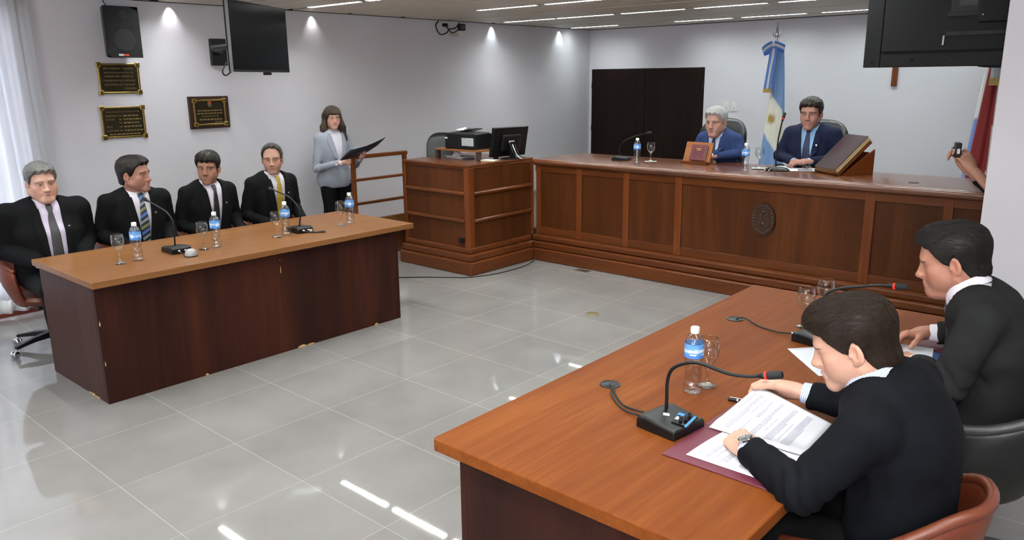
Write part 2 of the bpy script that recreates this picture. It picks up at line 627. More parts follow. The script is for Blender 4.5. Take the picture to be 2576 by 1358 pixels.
# ------------------------------------------------------------------ ceiling light fittings
LIGHTS = {4: [-6.9, -6.0, -5.1, -4.2, -3.3, -2.4],
          5: [-6.72, -5.84, -4.95, -4.06, -3.17, -2.28],
          6: [-5.88, -4.98, -4.08, -3.18, -2.28],
          7: [-6.86, -6.02, -5.12, -4.22, -3.32, -2.42],
          8: [-7.03, -5.37, -4.46, -3.5, -2.6]}
for i in (0, 1, 2, 3):
    LIGHTS[i] = [-6.0, -4.2, -2.4, -0.6, 1.2]
ROWNAME = {4: 'the ceiling row above the wall plaques', 5: 'the ceiling row above the swung-out television', 6: 'the ceiling row above the clerk station',
           7: 'the ceiling row above the bench', 8: 'the ceiling row nearest the dark doors'}
first = {}
for i, xs in LIGHTS.items():
    for k, x in enumerate(xs):
        ln = 0.8 if i >= 4 else 1.4
        if x > -1.7 and i >= 4:
            continue
        yy = ROWS[i] + (0.03 * (x + 7) if i == 7 else 0.06 * (x + 7) if i == 8 else 0.02 * (x + 7) if i == 6 else 0)
        yy = ROWS[i]
        t = thing('ceiling_light', '', 'ceiling light', (x, yy, ZC), 0, 'fluorescent strips in the ceiling')
        ln_key = (ln, i == 8)
        if ln_key in first:
            for ch in first[ln_key].children:
                c = ch.copy(); COL.objects.link(c); c.parent = t
        else:
            hb = MB()
            hb.box(0, ln, -0.042, -0.032, 0.0, 0.07); hb.box(0, ln, 0.032, 0.042, 0.0, 0.07)
            hb.box(0, ln, -0.042, 0.042, 0.06, 0.07)
            hb.box(0, 0.008, -0.042, 0.042, 0.0, 0.07); hb.box(ln - 0.008, ln, -0.042, 0.042, 0.0, 0.07)
            obj('housing', hb, M_steel, t)
            obj('fluorescent_tube', MB().box(0.01, ln - 0.01, -0.031, 0.031, 0.0115, 0.03), M_tube_far if i == 8 else M_tube, t)
            zig = []
            for q in range(int(ln / 0.02) - 1):
                x0 = 0.015 + q * 0.02
                zig += [(x0, -0.031), (x0, 0.031)] if q % 2 == 0 else [(x0, 0.031), (x0, -0.031)]
            lv = MB().grid([[(a, b_, -0.001) for a, b_ in zig], [(a, b_, 0.011) for a, b_ in zig]])
            obj('louvre_grille', lv, M_white, t)
            first[ln_key] = t
        if i < 4:
            t['label'] = 'bare fluorescent strip in the ceiling over the photographer'
        else:
            t['label'] = 'fluorescent strip, %s from the left wall in %s' % (('first', 'second', 'third', 'fourth', 'fifth', 'sixth')[k], ROWNAME[i])
# spots washing the left wall at the ends of the light rows
for yy, e, cc in ((1.9, 1.5, (1, 1, 1)), (3.46, 2.6, (0.98, 0.98, 1)), (4.95, 1.6, (1, 0.99, 0.95)), (7.66, 3.4, (0.80, 0.94, 1)), (9.06, 3.2, (0.80, 0.93, 1))):
    d = bpy.data.lights.new('wall_washer', 'SPOT')
    d.energy = e; d.color = cc
    d.spot_size = math.radians(76); d.spot_blend = 1.0; d.shadow_soft_size = 0.015
    o = bpy.data.objects.new('wall_washer', d)
    o.location = (XW + 0.036, yy, ZC - 0.012)
    o.rotation_euler = (0, math.radians(6), 0)
    COL.objects.link(o)

# curtain over the window
M_curt = bpy.data.materials.new('sheer_curtain')
M_curt.use_nodes = True
_n, _l = M_curt.node_tree.nodes, M_curt.node_tree.links
_b = _n['Principled BSDF']
_b.inputs['Base Color'].default_value = srgb(226, 226, 228)
_b.inputs['Roughness'].default_value = 0.8
_t = _n.new('ShaderNodeBsdfTranslucent'); _t.inputs[0].default_value = srgb(226, 228, 232)
_mx = _n.new('ShaderNodeMixShader'); _mx.inputs[0].default_value = 0.32
_l.new(_b.outputs[0], _mx.inputs[1]); _l.new(_t.outputs[0], _mx.inputs[2])
_l.new(_mx.outputs[0], _n['Material Output'].inputs[0])


def curtain(y0, y1, seed):
    rnd = random.Random(seed)
    ph = [rnd.uniform(0, 6.28) for _ in range(5)]
    def pt(s, z):
        y = y0 + (y1 - y0) * s
        f = 1 - z / 2.5
        a = 0.030 + 0.034 * f
        x = XW + 0.085 + a * math.sin(s * 250 + ph[0] + 0.9 * math.sin(s * 37 + ph[1])) * (0.5 + 0.2 * math.sin(s * 71)) + 0.010 * math.sin(s * 431 + ph[2] + f)
        y += 0.02 * math.sin(s * 31 + ph[3]) * f + (0.10 * f * f - 0.16 * max(0, f - 0.55)) * max(0, s - 0.6) / 0.4
        return (x, y, z)
    rows = [[pt(k / 760, z) for k in range(761)] for z in [2.5, 2.2, 1.8, 1.4, 1.0, 0.7, 0.45, 0.25, 0.16]]
    hem = [[(p[0], p[1], z) for p in (pt(k / 760, 0.16) for k in range(761))] for z in (0.16, 0.10, 0.05)]
    return rows, hem


cu = thing('curtain', 'long white sheer curtain covering the window in the left wall', 'curtain')
rows, hem = curtain(-1.85, 2.3, 3)
obj('curtain_panel', MB().grid(rows), M_curt, cu, smooth='all', solid=0.002)
obj('hem', MB().grid([[(p[0] + 0.002, p[1], p[2]) for p in r] for r in hem]), plain('curtain_hem', (226, 226, 228), 0.8), cu, smooth='all', solid=0.004)

# ------------------------------------------------------------------ long desk on the left
def rounded_slab(x0, x1, y0, y1, z0, z1):
    return MB().box(x0, x1, y0, y1, z0, z1)


t = thing('long_desk', 'long desk with dark veneer front and orange-brown top before the four seated men', 'desk', (-5.0, 2.8, 0))
T = lambda x0, x1, y0, y1, z0, z1: MB().box(x0 + 5.0, x1 + 5.0, y0 - 2.8, y1 - 2.8, z0, z1)
obj('desktop', T(-5.50, -4.55, 1.605, 3.985, 0.71, 0.75), W_top, t, bevel=0.004)
fp = obj('front_panel', T(-4.64, -4.61, 1.63, 3.865, 0.0, 0.71), W_dark, t, bevel=0.002)
obj('side_panel', T(-5.46, -4.64, 1.63, 1.66, 0.0, 0.71), W_darkx, t, bevel=0.002)
obj('side_panel', T(-5.46, -4.64, 3.835, 3.865, 0.0, 0.71), W_darkx, t, bevel=0.002)
M_chip = plain('bare_chipboard', (196, 160, 104), 0.8)
rnd = random.Random(4)
for yy, zz, sy, sz in ((2.24, 0.006, 0.02, 0.01), (2.95, 0.006, 0.06, 0.012), (3.02, 0.004, 0.05, 0.008), (3.62, 0.006, 0.03, 0.012),
                       (2.83, 0.585, 0.006, 0.025), (2.83, 0.655, 0.005, 0.006), (1.64, 0.49, 0.006, 0.02), (1.64, 0.25, 0.005, 0.02)):
    n = 9
    pts = [(yy - 2.8 + sy / 2 * (0.6 + rnd.random()) * math.cos(a * 6.283 / n), zz + sz * (0.5 + rnd.random() * 0.6) * math.sin(a * 6.283 / n)) for a in range(n)]
    ch = MB()
    vs = [(0.3906, p, max(0.001, q)) for p, q in pts] + [(0.388, p, max(0.001, q)) for p, q in pts]
    ch.add(vs, [tuple(range(n)), tuple(range(2 * n - 1, n - 1, -1))] + [(i, (i + 1) % n, n + (i + 1) % n, n + i) for i in range(n)])
    obj('chipped_spot', ch, M_chip, t, label='chipped spot of bare board')
for xx, sx_ in ((-4.86, 0.05), (-4.8, 0.06), (-4.9, 0.03)):
    obj('chipped_spot', MB().box(xx + 5, xx + 5 + sx_, -1.1706, -1.168, 0.0, 0.012 * rnd.random() + 0.006), M_chip, t, label='chipped spot of bare board')

# ------------------------------------------------------------------ near desk on the right
t = thing('near_desk', 'large orange-brown desk in the foreground where two men sit reading', 'desk', (-1.2, 2.6, 0))
T = lambda x0, x1, y0, y1, z0, z1: MB().box(x0 + 1.2, x1 + 1.2, y0 - 2.6, y1 - 2.6, z0, z1)
obj('desktop', MB().prism([(-0.475, -1.085), (-0.465, -1.095), (0.50, -1.095), (0.51, -1.085), (0.51, 1.275), (0.50, 1.285), (-0.505, 1.285), (-0.515, 1.275)], 0.71, 0.75), W_topR, t, bevel=0.004)
obj('front_panel', T(-1.61, -1.58, 1.56, 3.82, 0.0, 0.71), W_dark, t, bevel=0.002)
obj('side_panel', T(-1.58, -0.74, 1.56, 1.59, 0.0, 0.71), W_dark, t, bevel=0.002)
obj('side_panel', T(-1.58, -0.74, 3.79, 3.82, 0.0, 0.71), W_dark, t, bevel=0.002)

# ------------------------------------------------------------------ judges' bench
YF = 6.25
BX0, BX1 = -5.20, 0.6
t = thing('judges_bench', 'long panelled wooden bench in front of the two men in blue suits', 'bench', (-3.0, YF, 0))
O = lambda x0, x1, y0, y1, z0, z1, mb=None: (mb or MB()).box(x0 + 3.0, x1 + 3.0, y0 - YF, y1 - YF, z0, z1)
pl = MB()
O(BX0, BX1, YF - 0.15, YF + 0.02, 0, 0.125, pl)
O(BX0, BX1, YF - 0.115, YF + 0.02, 0.125, 0.19, pl)
O(BX0, BX1, YF - 0.07, YF + 0.02, 0.19, 0.245, pl)
obj('plinth', pl, W_benchx, t, bevel=0.012)
O2 = O(BX0, BX1, YF + 0.012, YF + 0.05, 0.245, 0.965)
obj('front_panel', O2, W_benchz, t)
for x0, x1 in ((-5.19, -5.13), (-4.67, -4.605), (-4.117, -4.05), (-3.56, -3.49), (-1.916, -1.84), (-1.37, -1.305), (-0.6, -0.53)):
    obj('stile', O(x0, x1, YF - 0.002, YF + 0.02, 0.245, 0.965), W_benchv, t, bevel=0.004)
rl = O(BX0, BX1, YF + 0.0, YF + 0.02, 0.245, 0.325)
obj('bottom_rail', rl, W_benchx, t, bevel=0.005)
obj('top_rail', O(BX0, BX1, YF + 0.0, YF + 0.02, 0.90, 0.965), W_benchx, t, bevel=0.003)
# top slab with a rounded nose
pr = [(0.78, 0.965), (0.78, 1.03), (-0.005, 1.03)] + [(-0.005 - 0.033 * math.sin(a * PI / 8), 0.997 + 0.033 * math.cos(a * PI / 8)) for a in range(1, 9)]
mb = MB()
n = len(pr)
vs = [(BX0 + 3.0 - 0.0, y, z) for y, z in pr] + [(BX1 + 3.0, y, z) for y, z in pr]
mb.add(vs, [tuple(range(n)), tuple(range(2 * n - 1, n - 1, -1))] + [(i, (i + 1) % n, n + (i + 1) % n, n + i) for i in range(n)])
obj('bench_top', mb, W_benchtop, t, smooth=True)
# carved oval emblem on the front
em = MB()
cx, cz = -2.715 + 3.0, 0.665
M_embl = plain('carved_bronze', (58, 32, 18), 0.45, metal=0.15)
def oval(a, b, y0, y1, mb, n=40):
    Mx = Matrix(((1, 0, 0, cx), (0, 0, 1, 0), (0, 1, 0, cz), (0, 0, 0, 1)))
    mb.prism([(a * math.cos(2 * PI * i / n), b * math.sin(2 * PI * i / n)) for i in range(n)], y0, y1, M=Mx)
oval(0.102, 0.135, -0.012, 0.012, em)
for k in range(26):
    a = 2 * PI * k / 26
    em.ball((cx + 0.084 * math.cos(a), -0.014, cz + 0.114 * math.sin(a)), (0.012, 0.006, 0.012), 8)
ring = [(cx + 0.06 * math.cos(2 * PI * i / 32), -0.014, cz + 0.085 * math.sin(2 * PI * i / 32)) for i in range(33)]
em.tube(ring, 0.005, 6)
em.tube([(cx - 0.058, -0.014, cz + 0.005), (cx, -0.018, cz + 0.012), (cx + 0.058, -0.014, cz + 0.005)], 0.005, 6)
em.ball((cx, -0.014, cz - 0.04), (0.022, 0.008, 0.022), 12)
for k in range(10):
    a = 2 * PI * k / 10
    em.tube([(cx + 0.024 * math.cos(a), -0.013, cz - 0.04 + 0.024 * math.sin(a)), (cx + 0.034 * math.cos(a), -0.013, cz - 0.04 + 0.034 * math.sin(a))], 0.003, 5)
em.tube([(cx, -0.015, cz + 0.012), (cx, -0.015, cz + 0.06)], 0.004, 6)
em.ball((cx, -0.016, cz + 0.062), (0.02, 0.008, 0.012), 10)
obj('carved_emblem', em, M_embl, t, smooth=True, label='dark oval carved emblem')

# ------------------------------------------------------------------ clerk station
SX, SY = -5.10, 5.165
t = thing('clerk_station', 'boxy wooden clerk station with horizontal half-round mouldings', 'counter', (SX, SY, 0))
LX, LY = -1.03, 1.055         # extents from the near corner
pl = MB()
pl.box(LX, 0, 0, 0.93, 0, 0.125)
pl.box(LX, -0.035, 0.035, 0.965, 0.125, 0.19)
pl.box(LX, -0.08, 0.08, 1.0, 0.19, 0.245)
obj('plinth', pl, W_benchx, t, bevel=0.012)
bx = MB().box(LX, -0.11, 0.11, LY, 0.245, 1.02)
obj('front_panel', bx, W_benchz, t)
for x0, x1, y0, y1 in ((-0.165, -0.095, 0.095, 0.165), (LX - 0.005, LX + 0.03, 0.098, 0.13), (-0.13, -0.098, 1.02, LY)):
    obj('corner_post', MB().box(x0, x1, y0, y1, 0.245, 1.02), W_benchv, t, bevel=0.004)
for z in (0.50, 0.765):
    pts = [(LX + 0.03, 0.108, z), (-0.165, 0.108, z)]
    obj('moulding', MB().tube(pts, 0.022, 10), W_benchx, t, smooth=True)
    obj('moulding', MB().tube([(-0.108, 0.165, z), (-0.108, 1.02, z)], 0.022, 10), W_benchy, t, smooth=True)
tp = MB()
tp.box(LX - 0.01, -0.103, 0.09, LY, 1.02, 1.045)
tp.box(LX - 0.01, -0.106, 0.10, LY, 1.0, 1.02)
obj('counter_top', tp, W_benchx, t, bevel=0.006)
obj('socket_box', MB().box(-0.245, -0.185, 0.085, 0.112, 0.29, 0.335), M_black, t, bevel=0.004, label='small black socket box')

# handrail beside the ramp
t = thing('handrail', 'low wooden railing with three rails between the woman and the clerk station', 'railing', (-6.49, 4.89, 0))
for yy in (0.015, 0.70):
    obj('post', MB().box(-0.02, 0.02, yy - 0.02, yy + 0.02, 0.0, 1.06), W_benchv, t, bevel=0.004)
for z, h in ((1.075, 0.04), (0.84, 0.028), (0.595, 0.028)):
    obj('rail', MB().box(-0.024, 0.024, -0.01, 0.73, z - h / 2, z + h / 2), W_benchy, t, bevel=0.006)
obj('bottom_board', MB().box(-0.02, 0.02, 0.02, 0.73, 0.24, 0.42), W_top, t, bevel=0.004)
tag(obj('ramp', MB().box(XW + 0.02, -6.53, 5.12, 6.8, 0.0, 0.28).box(-6.53, -6.14, 5.66, 6.8, 0.0, 0.28), W_topR2), 'wooden ramp platform behind the railing by the wall', 'ramp')

# ------------------------------------------------------------------ chairs
M_leather = plain('brown_leather', (102, 45, 25), 0.38, noise=0.18, nscale=9, bump=0.1, bscale=260)
M_leather_in = plain('brown_leather_inside', (88, 38, 21), 0.42, noise=0.2, nscale=9)
M_leatherE = plain('brown_leather_piping', (98, 45, 26), 0.42)
M_bleather = plain('black_leather', (12, 12, 13), 0.42, bump=0.12, bscale=220)
M_bleatherE = plain('grey_piping', (48, 48, 50), 0.4)
M_gleather = plain('dark_green_black_leather', (22, 26, 27), 0.35, bump=0.1, bscale=200)


def star_base(t, mat, r=0.30, wheel=True, rot=0.3):
    obj('gas_column', MB().tube([(0, 0, 0.09), (0, 0, 0.40)], [0.03, 0.025], 12), M_chrome, t, smooth=True)
    for k in range(5):
        a = 2 * PI * k / 5 + rot
        d = Vector((math.cos(a), math.sin(a), 0))
        s = Vector((-d.y, d.x, 0))
        mb = MB()
        rows = []
        for rr, zt, h, w_ in ((0.02, 0.13, 0.05, 0.028), (0.15, 0.115, 0.035, 0.022), (r, 0.085, 0.022, 0.016)):
            c = d * rr
            rows.append([c + s * w_ + Vector((0, 0, zt)), c - s * w_ + Vector((0, 0, zt)), c - s * w_ + Vector((0, 0, zt - h)), c + s * w_ + Vector((0, 0, zt - h))])
        mb.grid(rows, close=True)
        mb.add(rows[-1], [(0, 1, 2, 3)])
        leg = obj('base_leg', mb, mat, t, bevel=0.004)
        if wheel:
            c = d * r
            wm = MB()
            for q in (-1, 1):
                p = c + s * 0.016 * q + d * 0.012
                Mx = Matrix.Translation(p + Vector((0, 0, 0.027))) @ Matrix(((d.x, 0, s.x, 0), (d.y, 0, s.y, 0), (0, 1, 0, 0), (0, 0, 0, 1)))
                wm.lathe([(0.004, -0.011), (0.02, -0.011), (0.026, -0.006), (0.026, 0.006), (0.02, 0.011), (0.004, 0.011)], 14, M=Mx)
            wm.tube([c + Vector((0, 0, 0.07)), c + Vector((0, 0, 0.04))], 0.008, 8)
            obj('caster', wm, M_chrome, leg, smooth=True)


def tub_chair(label, loc, rot, leather, leather_in, piping, cat='chair', group=None, scale=1.0, basemat=None, hback=0.80, harm=0.62):
    """Swivel tub chair; it faces +Y in its own frame."""
    t = thing('swivel_chair', label, cat, loc, rot, group)
    def rim(th):
        # th: 0 at the back, +-pi*0.72 at the arm fronts
        u = abs(th) / (PI * 0.70)
        s = 0.5 - 0.5 * math.cos(min(1, max(0, (u - 0.18) / 0.55)) * PI)
        return hback + (harm - hback) * s - 0.10 * max(0, u - 0.72) ** 1.2 * 3
    def pt(th, f, inset=0.0):
        z0 = 0.355
        z = z0 + (rim(th) - z0) * f
        k = math.sin(min(1.0, f * 1.15) * PI / 2)
        a, b = 0.20 + 0.10 * k - inset, 0.17 + 0.12 * k - inset
        lean = -0.07 * f * max(0, math.cos(th))
        return Vector((a * math.sin(th), -b * math.cos(th) + lean - 0.01, z))
    ths = [(-1 + 2 * i / 36) * PI * 0.70 for i in range(37)]
    fs = [0, 0.1, 0.25, 0.45, 0.65, 0.85, 1.0]
    sh = MB().grid([[pt(th, f) for th in ths] for f in fs])
    obj('shell', sh, leather, t, smooth='all', solid=0.035, offset=-1, sub=1)
    obj('rim_piping', MB().tube([pt(th, 1.0, 0.015) + Vector((0, 0, 0.002)) for th in ths], 0.0185, 10), piping, t, smooth=True)
    st = MB()
    st.lathe([(0.001, 0.0), (0.16, 0.0), (0.195, 0.02), (0.205, 0.05), (0.19, 0.075), (0.1, 0.085), (0.001, 0.085)], 28, (0, 0.02, 0.365))
    obj('seat_cushion', st, leather_in, t, smooth=True)
    obj('under_plate', MB().box(-0.11, 0.11, -0.1, 0.12, 0.335, 0.37), M_black, t, bevel=0.01)
    star_base(t, basemat or M_black)
    t.scale = (scale,) * 3
    return t


def exec_chair(label, loc, rot, w=0.56, zt=1.18, zs=0.46, group=None, mat=None):
    """High-back office chair facing +Y."""
    t = thing('office_chair', label, 'chair', loc, rot, group)
    mat = mat or M_gleather
    def back(y_off, infl):
        rows = []
        for i in range(25):
            v = i / 24
            q = max(0.0, (v - 0.55) / 0.45)
            zz = min(v / 0.55, 1.0) * 0.68 + 0.32 * math.sin(q * PI / 2)
            z = zs + 0.04 + (zt - zs - 0.04) * zz
            hw = w / 2 * min(1.0, (0.80 + 0.35 * math.sin(zz * PI * 0.62))) * max(0.02, math.cos(q * PI / 2)) ** 0.62
            r = []
            for j in range(17):
                u = -1 + 2 * j / 16
                y = -0.24 - 0.05 * zz * zz + 0.05 * u * u * math.cos(q * PI / 2) + y_off * (0.25 + 0.75 * math.cos(q * PI / 2)) + infl * (1 - u * u) * (1 - (2 * v - 1) ** 4)
                r.append((hw * u, y, z))
            rows.append(r)
        return rows
    mb = MB()
    f, b = back(0.035, 0.03), back(-0.035, -0.02)
    mb.grid(f); mb.grid(b)
    n = 17
    ring_f = f[0] + [r[-1] for r in f[1:]] + f[-1][::-1][1:] + [r[0] for r in f[::-1][1:-1]]
    ring_b = b[0] + [r[-1] for r in b[1:]] + b[-1][::-1][1:] + [r[0] for r in b[::-1][1:-1]]
    mb.grid([ring_f, ring_b], close=True)
    obj('backrest', mb, mat, t, smooth='all', bevel=0.0, sub=1)
    obj('seat_cushion', MB().box(-w / 2 + 0.02, w / 2 - 0.02, -0.22, 0.26, zs - 0.06, zs + 0.05), mat, t, bevel=0.03)
    for s in (-1, 1):
        ar = MB().tube(spline([(s * w * 0.46, -0.2, zs + 0.02), (s * w * 0.5, -0.14, zs + 0.2), (s * w * 0.5, 0.1, zs + 0.22), (s * w * 0.48, 0.16, zs + 0.02)], 14), 0.018, 8)
        obj('armrest', ar, M_black, t, smooth=True)
    obj('back_bracket', MB().tube([(0, -0.1, zs - 0.07), (0, -0.26, zs - 0.05), (0, -0.31, zs + 0.2)], 0.03, 8), M_black, t, smooth=True)
    star_base(t, M_black, 0.29)
    return t

# ================================================================== things on the walls
# frame of the left wall: local x runs along +Y, local y is up, local z points into the room
def wallL(y, z, off=0.0):
    return Matrix(((0, 0, 1, XW + off), (1, 0, 0, y), (0, 1, 0, z), (0, 0, 0, 1)))


# loudspeaker
t = thing('loudspeaker', 'black loudspeaker box high on the left wall above the plaques', 'loudspeaker', (XW, 2.945, 2.235))
t.rotation_euler = (0, 0, 0)
bd = MB()
rows = []
for x, hw, z0, z1, yo in ((0.03, 0.10, -0.17, 0.19, 0.02), (0.09, 0.12, -0.19, 0.205, 0.01), (0.21, 0.142, -0.2, 0.21, 0)):
    rows.append([(x, -hw + yo, z0), (x, hw + yo, z0), (x, hw + yo, z1), (x, -hw + yo, z1)])
bd.grid(rows, close=True)
bd.add(rows[0], [(0, 1, 2, 3)])
obj('cabinet', bd, M_black, t, bevel=0.006)
obj('front_grille', MB().prism([(-0.140, -0.175), (-0.118, -0.198), (0.140, -0.198), (0.140, 0.175), (0.06, 0.208), (-0.140, 0.208)], 0.21, 0.222, M=Matrix(((0, 0, 1, 0), (1, 0, 0, 0), (0, 1, 0, 0), (0, 0, 0, 1)))), plain('grille_cloth', (13, 13, 15), 0.85), t)
Mz = Matrix(((0, 0, 1, 0.222), (1, 0, 0, 0), (0, 1, 0, -0.06), (0, 0, 0, 1)))
obj('woofer', MB().lathe([(0.085, 0), (0.09, 0.002), (0.085, 0.003), (0.06, 0.001), (0.03, 0.002), (0.001, 0.003)], 28, M=Mz), M_blackmatte, t, smooth=True)
obj('tweeter', MB().lathe([(0.035, 0), (0.038, 0.002), (0.03, 0.001), (0.001, 0.003)], 20, M=Matrix.Translation((0, 0.01, 0.2)) @ Mz), M_blackmatte, t, smooth=True)
obj('maker_badge', MB().box(0.2222, 0.2242, -0.06, -0.02, -0.185, -0.17), M_white, t, label='white badge')
obj('maker_badge', MB().box(0.2222, 0.2242, -0.016, 0.024, -0.185, -0.17), plain('red_badge', (214, 66, 38), 0.5), t, label='red badge')
obj('wall_bracket', MB().box(0.0, 0.06, -0.04, 0.04, -0.1, 0.1), M_black, t)
obj('lead', MB().tube([(0.06, -0.05, 0.22), (0.03, -0.055, 0.26), (0.01, -0.06, 0.30)], 0.004, 6), M_blackmatte, t)


def plaque(label, y0, y1, z0, z1, lines, wood_back=False, crest=False):
    w_, h_ = y1 - y0, z1 - z0
    t = thing('plaque', label, 'plaque', (XW, (y0 + y1) / 2, (z0 + z1) / 2))
    F = Matrix(((0, 0, 1, 0), (1, 0, 0, 0), (0, 1, 0, 0), (0, 0, 0, 1)))
    off = 0.0
    if wood_back:
        obj('wooden_backboard', MB().box(0, 0.022, -w_ / 2, w_ / 2, -h_ / 2, h_ / 2), plain('plaque_board', (46, 26, 18), 0.35), t, bevel=0.004)
        off = 0.022; w_ -= 0.07; h_ -= 0.05
    obj('plate', MB().box(off, off + 0.008, -w_ / 2 + 0.012, w_ / 2 - 0.012, -h_ / 2 + 0.012, h_ / 2 - 0.012), M_bronze, t, bevel=0.002)
    fr = MB()
    a, b_ = w_ / 2, h_ / 2
    fw = 0.016
    for s in (-1, 1):
        fr.box(off, off + 0.014, -a + 0.03, a - 0.03, s * (b_ - 0.012) - fw / 2, s * (b_ - 0.012) + fw / 2)
        fr.box(off, off + 0.014, s * (a - 0.012) - fw / 2, s * (a - 0.012) + fw / 2, -b_ + 0.03, b_ - 0.03)
        for q in (-1, 1):
            fr.box(off, off + 0.018, s * (a - 0.015) - 0.02, s * (a - 0.015) + 0.02, q * (b_ - 0.015) - 0.02, q * (b_ - 0.015) + 0.02)
    obj('frame', fr, M_brass, t, bevel=0.003, label='brass frame with corner blocks')
    for s in (-1, 1):
        for q in (-1, 1):
            obj('stud', MB().ball((off + 0.018, s * (a - 0.015), q * (b_ - 0.015)), 0.008, 10), M_bronze, t, smooth=True)
    tx = MB()
    for s, x, z, size, al in lines:
        if s[0] == '~':               # illegible: a broken raised line
            rr = random.Random(int(z * 1e4) & 255)
            xx = x
            end = x + float(s[1:])
            while xx < end - 0.01:
                ln = rr.uniform(0.012, 0.034)
                tx.box(off + 0.008, off + 0.0095, xx, min(end, xx + ln), z, z + size * 0.62)
                xx += ln + 0.007
            continue
        text_mb(s, size, F @ Matrix.Translation((x, z, off + 0.0085)), 0.0008, al, mb=tx)
    obj('lettering', tx, plain('polished_letters', (196, 170, 104), 0.35, metal=0.9), t)
    if crest:
        cr = MB()
        Fc = Matrix(((0, 0, 1, off + 0.008), (1, 0, 0, 0), (0, 1, 0, h_ / 2 - 0.045), (0, 0, 0, 1)))
        cr.prism([(0.02 * math.cos(2 * PI * i / 24), 0.03 * math.sin(2 * PI * i / 24)) for i in range(24)], 0, 0.004, M=Fc)
        cr.prism([(0.015 * math.cos(PI * i / 12), 0.024 * math.sin(PI * i / 12)) for i in range(13)], 0.004, 0.006, mi=1, M=Fc)
        cr.prism([(0.015 * math.cos(-PI * i / 12), 0.024 * math.sin(-PI * i / 12)) for i in range(13)], 0.004, 0.006, mi=2, M=Fc)
        obj('crest', cr, [M_brass, plain('crest_red', (176, 58, 40), 0.5), plain('crest_green', (60, 84, 60), 0.5)], t, label='small oval crest')
    return t


plaque('bronze plaque directly under the loudspeaker, raised lettering in a corner-block frame', 2.778, 3.131, 1.737, 1.997,
       [('DEL SUPERIOR TRIBUNAL', 0, 0.078, 0.022, 'CENTER'), ('DE JUSTICIA DE ENTRE RIOS A LA', 0, 0.045, 0.0165, 'CENTER'),
        ('CAMARA DEL CRIMEN DE', 0, 0.012, 0.021, 'CENTER'), ('CONCEPCION DEL URUGUAY', 0, -0.022, 0.02, 'CENTER'), ('EN SU PUESTA EN FUNCIONES', 0, -0.056, 0.0185, 'CENTER'), ('1 DE JUNIO', 0.03, -0.088, 0.022, 'LEFT')])
plaque('bronze plaque with columns of names, lowest on the left wall', 2.758, 3.135, 1.363, 1.637,
       [('PRIMERA INTEGRACION DE LA CAMARA DEL CRIMEN', 0, 0.085, 0.0118, 'CENTER'),
        ('PRESIDENTE', -0.15, 0.05, 0.018, 'LEFT'), ('VOCALES', -0.15, 0.02, 0.018, 'LEFT'), ('FISCAL', -0.15, -0.042, 0.018, 'LEFT'), ('SECRETARIO', -0.15, -0.075, 0.018, 'LEFT'),
        ('DR.', -0.04, 0.05, 0.018, 'LEFT'), ('DR.', -0.04, 0.02, 0.018, 'LEFT'), ('DR.', -0.04, -0.01, 0.018, 'LEFT'), ('DR.', -0.04, -0.042, 0.018, 'LEFT'), ('DR.', -0.04, -0.075, 0.018, 'LEFT'),
        ('~0.14', 0.0, 0.05, 0.018, ''), ('~0.15', 0.0, 0.02, 0.018, ''), ('~0.13', 0.0, -0.01, 0.018, ''), ('~0.15', 0.0, -0.042, 0.018, ''), ('~0.16', 0.0, -0.075, 0.018, ''), ('~0.26', -0.13, -0.105, 0.016, '')])
plaque('bronze plaque on a dark wooden board with a small crest, below the television', 3.537, 3.933, 1.407, 1.703,
       [('~0.24', -0.12, 0.012, 0.018, ''), ('~0.25', -0.125, -0.014, 0.018, ''), ('CONCEPCION DEL', -0.0, -0.042, 0.02, 'CENTER'), ('~0.22', -0.11, -0.07, 0.02, ''), ('~0.07', 0.04, -0.093, 0.014, '')],
       True, True)

# television on the left wall: its face looks into the room
def television(label, loc, ang, tilt, w_, h_, back_detail):
    t = thing('television', label, 'television', loc, 0)
    t.rotation_euler = Euler((tilt, 0, ang), 'XYZ')
    # screen faces -Y in local frame
    obj('back_shell', MB().box(-w_ / 2, w_ / 2, 0.0, 0.03, -h_ / 2, h_ / 2), M_blackmatte if back_detail else M_black, t, bevel=0.006)
    obj('bezel', MB().box(-w_ / 2, w_ / 2, -0.012, 0.0, -h_ / 2, h_ / 2), M_black, t, bevel=0.003)
    obj('screen', MB().box(-w_ / 2 + 0.012, w_ / 2 - 0.012, -0.0145, -0.012, -h_ / 2 + 0.02, h_ / 2 - 0.012), plain('dark_screen', (3, 3, 4), 0.2, spec=0.09), t)
    return t


M_tvback = plain('television_back', (15, 14, 16), 0.6, bump=0.05, spec=0.2)
ang = math.atan2(4.136 - 3.263, -6.348 + 5.84)   # along the panel
tv = television('flat black television swung out from the left wall on a bracket', (-6.075, 3.71, 2.18), ang + 0.0, 0.0, 0.95, 0.545, False)
